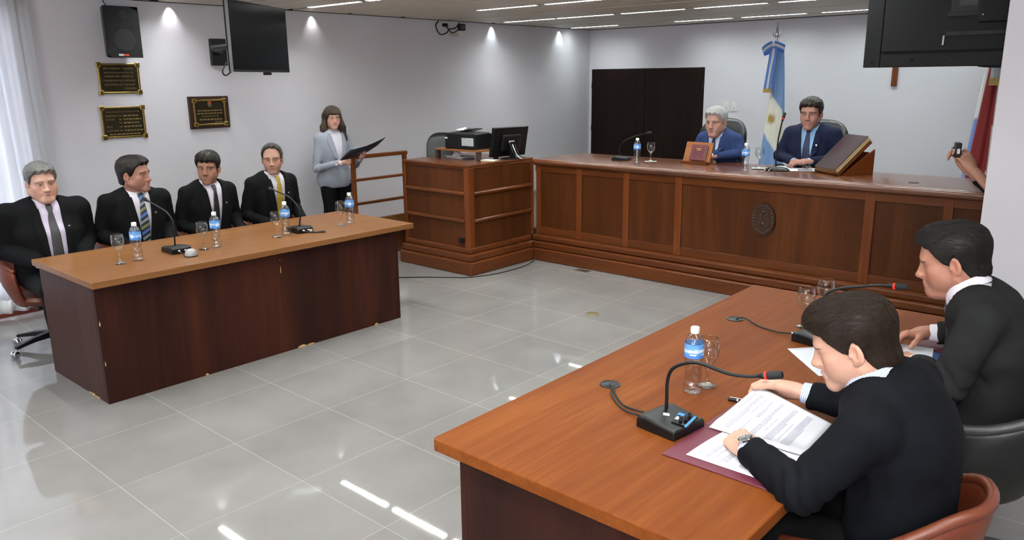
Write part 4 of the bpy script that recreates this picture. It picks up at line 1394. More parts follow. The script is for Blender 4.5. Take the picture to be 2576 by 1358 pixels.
obj('shell', MB().lathe([(0.036, 0.004), (0.037, 0.014), (0.033, 0.032), (0.022, 0.045), (0.001, 0.050)], 24), plain('grey_shell', (150, 150, 152), 0.4, noise=0.1, nscale=70), dm, smooth=True)
obj('base_ring', MB().lathe([(0.04, 0.0), (0.04, 0.005), (0.036, 0.006)], 24), M_black, dm, smooth=True)

# microphones on the bench
t3 = thing('desk_microphone', 'black gooseneck microphone on the bench before the dark double doors', 'microphone')
mic_box(t3, Matrix.Translation((-4.39, 6.62, 1.03)) @ Matrix.Rotation(math.radians(100), 4, 'Z'), 0.13, 0.16, 0.04)
gooseneck(t3, [(-4.41, 6.63, 1.065), (-4.412, 6.63, 1.09), (-4.422, 6.627, 1.137), (-4.383, 6.637, 1.213), (-4.296, 6.658, 1.258), (-4.198, 6.683, 1.288), (-4.15, 6.695, 1.30)], False, 0.03, 0.004)
for dy in (-0.02, 0.02):
    obj('plug', MB().ball((-4.478, 6.605 + dy, 1.05), (0.018, 0.009, 0.009), 10), M_chrome, t3, smooth=True)
t4 = thing('desk_microphone', 'tall gooseneck microphone with a red ring before the dark-haired judge', 'microphone')
obj('base_box', MB().lathe([(0.085, 0), (0.088, 0.008), (0.075, 0.022), (0.04, 0.032), (0.001, 0.034)], 30, (-2.80, 6.66, 1.03), M=Matrix.Diagonal((1.25, 0.9, 1, 1))), M_black, t4, smooth=True)
gooseneck(t4, [(-2.82, 6.679, 1.06), (-2.823, 6.678, 1.127), (-2.82, 6.68, 1.21), (-2.816, 6.682, 1.298), (-2.80, 6.69, 1.428), (-2.795, 6.695, 1.46)], True, 0.05, 0.0065)
for dx in (-0.03, 0.01):
    obj('plug', MB().tube(spline([(-2.83 + dx, 6.60, 1.055), (-2.835 + dx, 6.575, 1.045), (-2.84 + dx, 6.56, 1.033)], 8), 0.006, 8), M_chrome, t4, smooth=True)

# ================================================================== books and papers on the bench
def book(t, M, w_, l_, th, cover, pages_mat):
    obj('back_cover', MB().box(-w_ / 2, w_ / 2, -l_ / 2, l_ / 2, 0, 0.004, 0, M), cover, t, bevel=0.001)
    obj('page_block', MB().box(-w_ / 2 + 0.004, w_ / 2 - 0.004, -l_ / 2 + 0.004, l_ / 2 - 0.004, 0.004, th - 0.004, 0, M), pages_mat, t)
    obj('front_cover', MB().box(-w_ / 2, w_ / 2, -l_ / 2, l_ / 2, th - 0.004, th, 0, M), cover, t, bevel=0.001)
    obj('spine', MB().box(-w_ / 2 - 0.003, -w_ / 2 + 0.004, -l_ / 2, l_ / 2, 0, th, 0, M), cover, t, bevel=0.002)


M_maroon = plain('maroon_leather', (84, 14, 36), 0.35, noise=0.12, nscale=50)
M_maroond = plain('dark_maroon_leather', (40, 15, 23), 0.5, spec=0.25, noise=0.2, nscale=40)
M_pages = plain('page_edges', (190, 164, 120), 0.7)
st = thing('book_stand', 'small tilted wooden bookstand before the white-haired judge', 'bookstand', (-3.645, 6.765, 1.03))
tl = Matrix.Rotation(math.radians(72), 4, 'X')
obj('back_board', MB().box(-0.15, 0.15, 0.0, 0.195, -0.014, 0.0, 0, Matrix.Translation((0, 0, 0.012)) @ tl), W_lect, st, bevel=0.002)
obj('ledge', MB().box(-0.15, 0.15, -0.045, 0.02, 0.0, 0.022), W_benchx, st, bevel=0.003)
obj('prop', MB().box(-0.02, 0.02, 0.05, 0.12, 0.0, 0.1, 0), W_benchx, st, bevel=0.003)
st.rotation_euler = (0, 0, -0.12)
bk = thing('book', 'burgundy book with gold lettering standing on the small bookstand', 'book', (-3.645, 6.765, 1.03))
bk.rotation_euler = (0, 0, -0.12)
MbK = Matrix.Translation((0.01, -0.003, 0.024)) @ tl @ Matrix.Translation((0.015, 0.078, 0.001))
book(bk, MbK, 0.165, 0.15, 0.022, M_maroon, M_paper)
q = MB()
for x0, x1, y0, y1 in ((-0.07, 0.07, 0.06, 0.0615), (-0.07, 0.07, -0.0615, -0.06), (-0.07, -0.0685, -0.06, 0.06), (0.0685, 0.07, -0.06, 0.06)):
    q.box(x0, x1, y0, y1, 0.022, 0.0224, 0, MbK)
for y, w_ in ((0.038, 0.07), (0.028, 0.05), (0.02, 0.04)):
    q.box(-w_ / 2, w_ / 2, y, y + 0.005, 0.022, 0.0224, 0, MbK)
q.box(-0.006, 0.006, -0.045, -0.04, 0.022, 0.0224, 0, MbK)
obj('gilt_print', q, M_gold, bk, label='gold title lines and border')

ls = thing('lectern_stand', 'dark wooden wedge stand under the big book, right of the dark-haired judge', 'bookstand', (-2.27, 6.79, 1.03))
ls.rotation_euler = (0, 0, math.radians(-38))
sl = math.radians(44)
obj('side_board', MB().prism([(-0.13, 0.0), (0.16, 0.0), (0.16, 0.21)], 0.135, 0.155, M=Matrix(((0, 0, 1, 0), (1, 0, 0, 0), (0, 1, 0, 0), (0, 0, 0, 1)))), W_benchv, ls, bevel=0.002)
obj('side_board', MB().prism([(-0.13, 0.0), (0.16, 0.0), (0.16, 0.21)], -0.155, -0.135, M=Matrix(((0, 0, 1, 0), (1, 0, 0, 0), (0, 1, 0, 0), (0, 0, 0, 1)))), W_benchv, ls, bevel=0.002)
Ms = Matrix.Translation((0, -0.145, 0.008)) @ Matrix.Rotation(sl, 4, 'X')
obj('sloping_board', MB().box(-0.165, 0.165, -0.01, 0.37, 0.0, 0.014, 0, Ms), W_benchx, ls, bevel=0.002)
obj('front_ledge', MB().box(-0.165, 0.165, -0.02, -0.006, 0.0, 0.035, 0, Ms), W_benchx, ls, bevel=0.002)
obj('back_board', MB().box(-0.135, 0.135, 0.14, 0.158, 0.0, 0.18), W_benchv, ls)
bb = thing('book', 'large dark maroon leather volume lying on the wedge stand', 'book', (-2.27, 6.79, 1.03))
bb.rotation_euler = (0, 0, math.radians(-38))
book(bb, Ms @ Matrix.Translation((-0.0, 0.19, 0.016)), 0.30, 0.385, 0.045, M_maroond, M_pages)


def sheet(name, label, corners, z, cat='paper', mat=None, group=None, parent=None, curl=0.004, thick=0.0008):
    a, b_, c, d = [Vector((x, y, 0)) for x, y in corners]
    rows = []
    n = 12
    for i in range(n + 1):
        v = i / n
        r = []
        for j in range(n + 1):
            u = j / n
            p = (a * (1 - u) + b_ * u) * (1 - v) + (d * (1 - u) + c * u) * v
            r.append((p.x, p.y, z + curl * (2 * u - 1) ** 4 * (0.3 + v) * 0.6))
        rows.append(r)
    o = obj(name, MB().grid(rows), mat or M_paper, parent, smooth='all', solid=thick, offset=1)
    if label:
        tag(o, label, cat, group)
    return o


gp = 'loose papers on the bench'
sheet('paper_sheet', 'white sheets spread on the bench beside the tall microphone, by the saucer', ((-2.97, 6.75), (-2.76, 6.72), (-2.70, 6.98), (-2.92, 7.02)), 1.031, group=gp)
sheet('paper_sheet', 'white sheet on the bench with the folded eyeglasses on it', ((-2.72, 6.66), (-2.48, 6.80), (-2.60, 7.04), (-2.83, 6.90)), 1.032, group=gp)
eg = thing('eyeglasses', 'folded pair of eyeglasses lying on the papers before the dark-haired judge', 'eyeglasses', (-2.66, 6.90, 1.036))
eg.rotation_euler = (0, 0, -0.35)
for s in (-1, 1):
    ring = [(s * 0.034 + 0.026 * math.cos(2 * PI * i / 20), 0.004 * math.sin(2 * PI * i / 20), 0.022 + 0.019 * math.sin(2 * PI * i / 20)) for i in range(21)]
    obj('lens_rim', MB().tube(ring, 0.0018, 6, cap=False), M_black, eg, smooth=True)
    Mx = Matrix.Translation((s * 0.034, 0, 0.022)) @ Matrix.Rotation(PI / 2, 4, 'X') @ Matrix.Diagonal((1.35, 1, 1, 1))
    obj('lens', MB().lathe([(0.0185, -0.0005), (0.0185, 0.0005)], 20, M=Mx), glass('tinted_lens', (130, 160, 170), 1.5), eg)
    obj('temple', MB().tube([(s * 0.06, 0, 0.026), (s * 0.05, 0.06, 0.012), (s * 0.045, 0.12, 0.004)], 0.0016, 6), M_black, eg)
obj('bridge', MB().tube(spline([(-0.009, 0, 0.024), (0, -0.003, 0.029), (0.009, 0, 0.024)], 6), 0.0016, 6), M_black, eg)
pn = thing('ballpoint_pen', 'dark pen lying on the white sheet before the dark-haired judge', 'pen', (-2.60, 6.78, 1.037), 0.6)
obj('barrel', MB().tube([(-0.06, 0, 0), (0.06, 0, 0)], 0.004, 8), M_black, pn, smooth=True)
obj('tip', MB().tube([(0.06, 0, 0), (0.072, 0, -0.001)], [0.004, 0.001], 8), M_chrome, pn, smooth=True)
t = thing('cable_grommet', 'black cable grommet in the bench top, right of the big book', 'grommet', (-1.65, 6.49, 1.03))
obj('rim', MB().lathe([(0.03, 0.0), (0.038, 0.0), (0.038, 0.003), (0.03, 0.004)], 26), M_black, t, smooth=True)
obj('hole', MB().lathe([(0.03, 0.0005), (0.03, 0.0012)], 24), M_blackgloss, t)

# ================================================================== clerk's equipment
ZS = 1.045
ps = thing('printer_stand', 'low wooden printer stand on the clerk station', 'stand', (-5.69, 5.74, ZS), math.radians(2))
obj('shelf', MB().box(-0.30, 0.30, -0.16, 0.16, 0.085, 0.102), W_lect, ps, bevel=0.003)
for x in (-0.28, 0.28):
    for y in (-0.13, 0.13):
        obj('leg', MB().box(x - 0.02, x + 0.02, y - 0.02, y + 0.02, 0, 0.085), plain('stand_leg', (52, 36, 28), 0.5), ps, bevel=0.002)
pr_ = thing('printer', 'black printer with a silver panel on the low stand at the clerk station', 'printer', (-5.66, 5.76, ZS + 0.102), math.radians(2))
obj('body', MB().prism([(-0.14, 0), (0.14, 0), (0.14, 0.13), (0.08, 0.165), (-0.14, 0.155)], -0.22, 0.20, M=Matrix(((0, 0, 1, 0), (1, 0, 0, 0), (0, 1, 0, 0), (0, 0, 0, 1)))), M_black, pr_, bevel=0.01)
obj('silver_panel', MB().box(0.02, 0.18, -0.148, -0.14, 0.035, 0.115), plain('silver_grey', (168, 172, 176), 0.4, noise=0.2, nscale=40), pr_, bevel=0.003)
obj('output_tray', MB().box(-0.16, 0.02, 0.06, 0.2, 0.16, 0.166, 0, Matrix.Rotation(math.radians(8), 4, 'X')), M_black, pr_)
obj('status_label', MB().box(-0.216, -0.18, -0.1425, -0.14, 0.1, 0.115), M_white, pr_)
sheet('paper_sheet', 'white sheet sticking up out of the back of the printer', ((-5.86, 5.76), (-5.72, 5.74), (-5.70, 5.88), (-5.85, 5.90)), ZS + 0.280, curl=0.03)
pp = thing('paper_stack', 'untidy stack of papers and bags under the printer stand', 'papers', (-5.69, 5.74, ZS))
rr = random.Random(9)
for k in range(6):
    obj('sheet', MB().box(-0.22 + rr.uniform(-0.03, 0.03), 0.05 + rr.uniform(-0.03, 0.03), -0.1, 0.09, 0.004 * k, 0.004 * k + 0.003, 0, Matrix.Rotation(rr.uniform(-0.15, 0.15), 4, 'Z')), plain('grey_sheet', (176 + 8 * k, 176 + 8 * k, 180 + 8 * k), 0.7), pp)
cb = MB().ball((-0.09, -0.05, 0.04), (0.05, 0.04, 0.03), 10)
cb.v = [(x + 0.012 * math.sin(z * 310 + y * 120), y, z + 0.012 * math.sin(x * 210)) for x, y, z in cb.v]
obj('crumpled_bag', cb, plain('pale_plastic', (206, 200, 200), 0.5), pp)
mo = thing('computer_monitor', 'black computer monitor seen from behind at the clerk station', 'monitor', (-5.31, 5.98, ZS), math.radians(82))
scr = Matrix.Translation((0, 0, 0.168)) @ Matrix.Rotation(math.radians(12), 4, 'X')
obj('screen_panel', MB().box(-0.23, 0.23, 0.0, 0.035, -0.15, 0.15, 0, scr), M_black, mo, bevel=0.008)
obj('screen', MB().box(-0.215, 0.215, 0.035, 0.037, -0.135, 0.135, 0, scr), M_blackgloss, mo)
obj('back_bulge', MB().box(-0.12, 0.12, -0.03, 0.0, -0.09, 0.08, 0, scr), M_black, mo, bevel=0.015)
obj('maker_label', MB().box(-0.04, 0.03, -0.0325, -0.03, 0.0, 0.022, 0, scr), M_frame, mo)
obj('stand_neck', MB().box(-0.03, 0.03, -0.05, -0.02, 0.0, 0.17), M_black, mo, bevel=0.005)
obj('stand_foot', MB().lathe([(0.1, 0), (0.1, 0.008), (0.03, 0.016), (0.001, 0.016)], 24), M_black, mo, smooth=True)
for k in range(3):
    obj('cable', MB().tube(spline([(0.03 * k - 0.03, -0.03, 0.16), (0.03 * k - 0.05, -0.09, 0.1), (0.03 * k - 0.02, -0.11, 0.03), (0.04 * k, -0.13, 0.006)], 18), 0.005, 6), [M_blackmatte, M_white, M_blackmatte][k], mo, smooth=True)
fo = thing('yellow_folder', 'buff paper folder beside the monitor on the clerk station', 'folder', (-5.31, 5.68, ZS), 0.2)
obj('cover', MB().box(-0.08, 0.08, -0.05, 0.05, 0, 0.006), plain('buff_card', (196, 168, 112), 0.7), fo)
obj('sheet', MB().box(-0.076, 0.082, -0.048, 0.046, 0.006, 0.012), M_paper, fo)

# ================================================================== chairs
def face(fx, fy):
    return math.atan2(-fx, fy)
tub_chair('brown leather tub chair under the stout grey-haired man', (-6.02, 1.82, 0), face(1, 0.0), M_leather, M_leather_in, M_leatherE, scale=0.92, hback=0.80, harm=0.72)
tub_chair('brown leather tub chair under the man with the striped tie', (-6.02, 2.47, 0), face(1, 0.0), M_leather, M_leather_in, M_leatherE, scale=0.92, hback=0.80, harm=0.72)
tub_chair('brown leather tub chair under the man with the thin black tie', (-6.02, 3.07, 0), face(1, 0.0), M_leather, M_leather_in, M_leatherE, scale=0.92, hback=0.80, harm=0.72)
tub_chair('brown leather tub chair under the man with the yellow tie', (-6.02, 3.66, 0), face(1, 0.0), M_leather, M_leather_in, M_leatherE, scale=0.92, hback=0.80, harm=0.72)
tub_chair('brown leather tub chair in the foreground under the man in the navy jacket', (-0.595, 2.17, 0), face(-1, 0.03), M_leather, M_leather_in, M_leatherE, hback=0.86, harm=0.70, scale=0.88)
tub_chair('black leather tub chair with grey piping under the dark-haired man reading', (-0.50, 3.10, 0), face(-1, 0.05), M_bleather, M_bleather, M_bleatherE, hback=0.78, harm=0.665)
exec_chair('high-back black leather chair behind the white-haired judge', (-3.88, 7.50, 0.28), face(-0.1, -1), 0.56, 1.13)
exec_chair('high-back black leather chair behind the dark-haired judge', (-2.87, 7.50, 0.28), face(-0.1, -1), 0.58, 1.14)
exec_chair('empty black office chair at the clerk station', (-6.44, 6.06, 0.28), face(0.6, -0.8), 0.36, 0.965)

# ================================================================== people: signed-distance modelling
F4 = np.float32


def A3(*p):
    return np.array(p if len(p) == 3 else p[0], dtype=np.float64)


def nrm(q):
    return np.sqrt((q * q).sum(-1))


def ell(c, r, R=None):
    c, r = A3(c), A3(r)
    def f(P):
        q = P - c
        if R is not None:
            q = q @ R
        k0 = nrm(q / r)
        k1 = nrm(q / (r * r))
        return k0 * (k0 - 1) / np.maximum(k1, 1e-6)
    return f


def cone(a, b, ra, rb):
    a, b = A3(a), A3(b)
    ba = b - a
    L2 = float(ba @ ba) + 1e-12
    def f(P):
        pa = P - a
        h = np.clip(pa @ ba / L2, 0, 1)
        return nrm(pa - h[:, None] * ba) - (ra + (rb - ra) * h)
    return f


def smin(a, b, k):
    h = np.maximum(k - np.abs(a - b), 0) / k
    return np.minimum(a, b) - h * h * k * 0.25


def smax(a, b, k):
    return -smin(-a, -b, k)


def union(fs, k):
    def f(P):
        d = fs[0](P)
        for g in fs[1:]:
            d = smin(d, g(P), k)
        return d
    return f


def wob(P, s, seed=0):
    """cheap smooth noise in about [-1, 1]"""
    r = np.random.RandomState(seed)
    d = np.zeros(len(P))
    for i in range(5):
        k = r.normal(size=3)
        k *= s * (0.7 + 0.25 * i) / np.linalg.norm(k)
        d += np.sin(P @ k + r.uniform(0, 6.28) + 1.3 * np.sin(P @ (np.roll(k, 1) * 0.6) + r.uniform(0, 6))) * (0.45 - 0.05 * i)
    return d


def iso(f, lo, hi, h, project=2):
    """Surface net of f = 0, evaluated only in blocks near the surface."""
    lo, hi = A3(lo), A3(hi)
    B = 8
    n = np.ceil((hi - lo) / h / B).astype(int) * B
    nb = n // B
    D = np.empty(tuple(n), F4)
    g = np.stack(np.meshgrid(*[np.arange(k) for k in nb], indexing='ij'), -1).reshape(-1, 3)
    cen = lo + (g * B + (B - 1) / 2) * h
    dc = f(cen)
    rad = h * B * 0.87 * 1.7
    act = np.abs(dc) <= rad + 0.012
    D5 = D.reshape(nb[0], B, nb[1], B, nb[2], B)
    D5[:] = dc.astype(F4).reshape(nb[0], 1, nb[1], 1, nb[2], 1)
    ga = g[act]
    off = np.stack(np.meshgrid(*[np.arange(B)] * 3, indexing='ij'), -1).reshape(-1, 3)
    CH = 400
    for s in range(0, len(ga), CH):
        q = ga[s:s + CH]
        P = (lo + (q[:, None, :] * B + off[None]) * h).reshape(-1, 3)
        d = f(P).astype(F4).reshape(len(q), B, B, B)
        for i, (a, b_, c) in enumerate(q):
            D5[a, :, b_, :, c, :] = d[i]
    S = D < 0
    sh = [(0, 0, 0), (1, 0, 0), (0, 1, 0), (1, 1, 0), (0, 0, 1), (1, 0, 1), (0, 1, 1), (1, 1, 1)]
    m = [k - 1 for k in n]
    sl = lambda s: tuple(slice(s[i], s[i] + m[i]) for i in range(3))
    cnt = np.zeros(m, np.int8)
    for s in sh:
        cnt += S[sl(s)]
    mask = (cnt > 0) & (cnt < 8)
    idx = np.full(m, -1, np.int64)
    cells = np.argwhere(mask)
    idx[mask] = np.arange(len(cells))
    acc = np.zeros((len(cells), 3))
    num = np.zeros(len(cells))
    cv = [D[cells[:, 0] + s[0], cells[:, 1] + s[1], cells[:, 2] + s[2]].astype(float) for s in sh]
    for a in range(8):
        for b_ in range(a + 1, 8):
            if sum(x != y for x, y in zip(sh[a], sh[b_])) != 1:
                continue
            da, db = cv[a], cv[b_]
            cr = (da < 0) != (db < 0)
            t = np.where(cr, da / np.where(cr, da - db, 1), 0)
            p = A3(sh[a]) + t[:, None] * (A3(sh[b_]) - A3(sh[a]))
            acc += np.where(cr[:, None], p, 0)
            num += cr
    V = lo + (cells + acc / np.maximum(num, 1)[:, None]) * h
    faces = []
    for ax in range(3):
        u, w_ = (ax + 1) % 3, (ax + 2) % 3
        s0 = [slice(1, m[i]) for i in range(3)]
        s0[ax] = slice(0, m[ax])
        s1 = list(s0)
        s1[ax] = slice(1, m[ax] + 1)
        a_, b_ = S[tuple(s0)], S[tuple(s1)]
        e = np.argwhere(a_ != b_)
        if not len(e):
            continue
        base = e.copy()
        base[:, u] += 1
        base[:, w_] += 1
        fl = a_[tuple(e.T)]
        def ix(du, dw):
            q = base.copy()
            q[:, u] += du
            q[:, w_] += dw
            return idx[q[:, 0], q[:, 1], q[:, 2]]
        qd = np.stack([ix(-1, -1), ix(0, -1), ix(0, 0), ix(-1, 0)], 1)
        qd[~fl] = qd[~fl][:, ::-1]
        faces.append(qd)
    if not faces or not len(V):
        return np.zeros((0, 3)), np.zeros((0, 4), int)
    Fq = np.concatenate(faces)
    Fq = Fq[(Fq >= 0).all(1)]
    for _ in range(project):
        d, G = grad(f, V, h * 0.4)
        V = V - G * np.clip(d, -h, h)[:, None] * 0.9
    return V, Fq


def grad(f, V, e=1e-3):
    d = f(V)
    G = np.stack([f(V + A3(*(e if i == k else 0 for k in range(3)))) - d for i in range(3)], -1) / e
    return d, G / np.maximum(nrm(G), 1e-6)[:, None]


def mesh_np(name, parts, mats, parent=None, cols=None, smooth=True):
    """parts: list of (V, F, material index, colours or None)."""
    Vs, Fs, Ms, Cs, o = [], [], [], [], 0
    for V, Fq, mi, c in parts:
        Vs.append(V)
        Fs.append(Fq + o)
        Ms.append(np.full(len(Fq), mi))
        Cs.append(np.ones((len(V), 3)) * 0.5 if c is None else c)
        o += len(V)
    V, Mi, Cc = np.concatenate(Vs), np.concatenate(Ms), np.concatenate(Cs)
    w = Fs[0].shape[1]
    Fq = np.concatenate(Fs)
    me = bpy.data.meshes.new(name)
    me.vertices.add(len(V))
    me.vertices.foreach_set('co', V.astype(F4).ravel())
    me.loops.add(len(Fq) * w)
    me.loops.foreach_set('vertex_index', Fq.astype(np.int32).ravel())
    me.polygons.add(len(Fq))
    me.polygons.foreach_set('loop_start', np.arange(0, len(Fq) * w, w, dtype=np.int32))
    me.polygons.foreach_set('material_index', Mi.astype(np.int32))
    me.polygons.foreach_set('use_smooth', np.ones(len(Fq), bool))
    for m in (mats if isinstance(mats, (list, tuple)) else [mats]):
        me.materials.append(m)
    ca = me.color_attributes.new('Col', 'FLOAT_COLOR', 'POINT')
    ca.data.foreach_set('color', np.concatenate([Cc, np.ones((len(Cc), 1))], 1).astype(F4).ravel())
    me.update(calc_edges=True)
    ob = bpy.data.objects.new(name, me)
    COL.objects.link(ob)
    if parent is not None:
        ob.parent = parent
    return ob


def rotm(yaw=0, pitch=0, roll=0):
    """yaw left(+), pitch down(+), roll; columns are the local axes."""
    R = Matrix.Rotation(yaw, 3, 'Z') @ Matrix.Rotation(-pitch, 3, 'X') @ Matrix.Rotation(roll, 3, 'Y')
    return np.array(R)


# ------------------------------------------------------------------ the head, in its own frame: +y face, +z up, eyes at z = 0
def head_sdf(p):
    jw, fat, nz, hl = p.get('jaw', 1.0), p.get('fat', 0.0), p.get('nose', 1.0), p.get('long', 1.0)
    ch = -0.106 * hl
    mo = -0.068 * hl
    base = [ell((0, -0.016, 0.034), (0.074, 0.097, 0.082)), ell((0, 0.034, 0.038), (0.060, 0.053, 0.062))]
    face_ = [ell((0, 0.026, -0.032 * hl), (0.0605 + fat * 0.5, 0.060, 0.074 * hl))]
    for s in (-1, 1):
        face_.append(cone((s * 0.052 * jw, -0.008, -0.052 * hl), (s * 0.016 * jw, 0.072, ch + 0.006), 0.021 + fat, 0.0185 + fat * 0.4))
        face_.append(ell((s * 0.043, 0.056, -0.022), (0.024 + fat * 0.5, 0.022, 0.020)))
        face_.append(ell((s * 0.041, 0.044, -0.050 * hl), (0.021 + fat * 0.5, 0.032, 0.032)))
        face_.append(ell((s * 0.027, 0.0775, 0.0195), (0.026, 0.0155, 0.0095)))
    face_.append(ell((0, 0.079, ch + 0.008), (0.020, 0.017, 0.016)))
    face_.append(ell((0, 0.070, mo + 0.006), (0.033, 0.029, 0.030)))
    if fat > 0.004:
        face_.append(ell((0, 0.035, ch - 0.004), (0.045, 0.04, 0.024)))
    nose = [cone((0, 0.080, 0.012), (0, 0.097, -0.036), 0.0095, 0.0135), cone((0, 0.0865, 0.014), (0, 0.109 + 0.006 * (nz - 1), -0.033), 0.0072, 0.0098), ell((0, 0.109 * (0.5 + 0.5 * nz), -0.036), (0.0108, 0.0118, 0.0098)),
            ell((0.0125, 0.098, -0.040), (0.0085, 0.0115, 0.0085)), ell((-0.0125, 0.098, -0.040), (0.0085, 0.0115, 0.0085))]
    lips = [ell((0, 0.0905, mo + 0.0055), (0.0235, 0.0125, 0.0062)), ell((0, 0.0895, mo - 0.0065), (0.0205, 0.0125, 0.0072))]
    ears = []
    for s in (-1, 1):
        R = np.array(Matrix.Rotation(s * 0.35, 3, 'Z') @ Matrix.Rotation(-0.18, 3, 'X'))
        ears.append((ell((s * 0.0795, -0.014, -0.008), (0.0085, 0.0185, 0.0325), R), ell((s * 0.089, -0.010, -0.006), (0.0085, 0.0115, 0.0205), R), ell((s * 0.0745, -0.007, -0.034), (0.0055, 0.008, 0.010))))
    lid = p.get('lid', 1.0)
    eo = p.get('open', 0.0040)
    nb = p['neck_base']           # in head frame
    nr = p.get('neck_r', 0.058)
    neck = cone((0, -0.022, -0.055), nb, nr * 0.97, nr * 1.06)
    f_base, f_face, f_nose, f_lips = union(base, 0.03), union(face_, 0.022), union(nose, 0.010), union(lips, 0.003)
    def f(P):
        d = smin(f_base(P), f_face(P), 0.03)
        d = smin(d, neck(P), 0.022)
        for s in (-1, 1):     # sockets
            d = smax(d, -ell((s * 0.0315, 0.0985, 0.0015), (0.0205, 0.0165, 0.0125))(P), 0.012)
        d = smin(d, f_nose(P), 0.011)
        for s in (-1, 1):
            e = ell((s * 0.0315, 0.0735, 0.0), (0.0150, 0.0142, 0.0138))(P)
            d = smin(d, e, 0.004)
            d = smax(d, -ell((s * 0.0315, 0.090, -0.0002 - (1 - lid) * 0.004), (0.0133, 0.016, eo))(P), 0.0015)
            d = smax(d, -ell((s * 0.0075, 0.1085, -0.0475), (0.0038, 0.006, 0.003))(P), 0.003)
        d = smin(d, f_lips(P), 0.005)
        mc = np.minimum(cone((-0.0205, 0.0900, mo + 0.0005), (0, 0.1015, mo - 0.0005), 0.0003, 0.0013)(P), cone((0, 0.1015, mo - 0.0005), (0.0205, 0.0900, mo + 0.0005), 0.0013, 0.0003)(P))
        d = smax(d, -mc, 0.004)
        for s in (-1, 1):     # fold beside the mouth
            d = smax(d, -cone((s * 0.020, 0.0985, -0.044), (s * 0.031, 0.086, mo - 0.004), 0.0012, 0.0012)(P), 0.009)
        for o_, c_, l_ in ears:
            d = smin(d, smax(o_(P), -c_(P), 0.004), 0.006)
            d = smin(d, l_(P), 0.009)
        for s in (-1, 1):     # inner fold and tragus of the ear
            d = smin(d, cone((s * 0.0835, -0.022, 0.012), (s * 0.084, -0.019, -0.018), 0.0028, 0.0032)(P), 0.004)
            d = smin(d, ell((s * 0.0785, 0.002, -0.012), (0.005, 0.0045, 0.0075))(P), 0.004)
        return d
    return f, mo


def head_colour(V, p, mo):
    base = np.array(srgb(*p['skin'])[:3])
    c = np.tile(base, (len(V), 1))
    def mixin(w, col):
        nonlocal c
        w = np.clip(w, 0, 1)[:, None]
        c = c * (1 - w) + np.array(col) * w
    red = base * np.array([1.02, 0.78, 0.74])
    for s in (-1, 1):
        mixin(0.55 * np.exp(-(((V - A3(s * 0.045, 0.07, -0.028)) / A3(0.022, 0.03, 0.02)) ** 2).sum(1)), red)
        mixin(0.5 * np.exp(-(((V - A3(s * 0.085, -0.01, -0.005)) / A3(0.02, 0.02, 0.035)) ** 2).sum(1)), red)
    mixin(0.45 * np.exp(-(((V - A3(0, 0.117, -0.036)) / 0.016) ** 2).sum(1)), red)
    st = p.get('stubble', 0.0)
    if st:
        w = np.clip((-0.036 - V[:, 2]) / 0.02, 0, 1) * np.clip((V[:, 1] + 0.01) / 0.03, 0, 1) * np.clip((V[:, 2] + 0.125) / 0.02, 0, 1)
        mixin(st * w, base * 0.45 + np.array(srgb(90, 86, 84)[:3]) * 0.25)
    lip = np.array(srgb(*p.get('lip', (168, 98, 88)))[:3])
    q = (V - A3(0, 0.097, mo - 0.0005)) / A3(0.0225, 0.016, 0.0105)
    mixin(np.clip(1.4 - nrm(q) * 1.25, 0, 1) * 0.8, lip)
    bc = np.array(srgb(*p['brow'])[:3])
    r = np.random.RandomState(3)
    for s in (-1, 1):
        V2 = V * A3(1, 0, 1)
        d = np.minimum(cone((s * 0.0135, 0, 0.0205), (s * 0.033, 0, 0.0245), 0.0, 0)(V2), cone((s * 0.033, 0, 0.0245), (s * 0.056, 0, 0.0175), 0, 0)(V2)) + 0.004 + 0.2 * (V[:, 1] < 0.02)
        mixin(0.88 * np.clip((0.0084 - d) / 0.0030, 0, 1) * (0.86 + 0.14 * r.rand(len(V))), bc)
        lash = np.abs(nrm((V - A3(s * 0.0315, 0.090, -0.0002)) / A3(0.0135, 0.016, p.get('open', 0.0040) + 0.0006)) - 1)
        mixin(np.clip(0.75 - lash * 7, 0, 0.75) * (V[:, 1] > 0.07) * (V[:, 2] > -0.001), bc * 0.6)
    return c


def hairline(a, st):
    """lowest height of hair at azimuth a (0 = front, pi = nape)"""
    return np.interp(a, [0, 0.5, 0.85, 1.12, 1.40, 1.62, 1.9, 2.4, PI], st)


STY = {'short': [0.072, 0.068, 0.048, -0.004, -0.018, 0.026, -0.032, -0.062, -0.070],
       'reced': [0.096, 0.094, 0.060, 0.004, -0.016, 0.026, -0.030, -0.060, -0.070],
       'fringe': [0.050, 0.052, 0.040, -0.008, -0.024, 0.020, -0.040, -0.066, -0.075],
       'full': [0.062, 0.058, 0.040, -0.014, -0.026, 0.022, -0.048, -0.078, -0.088]}


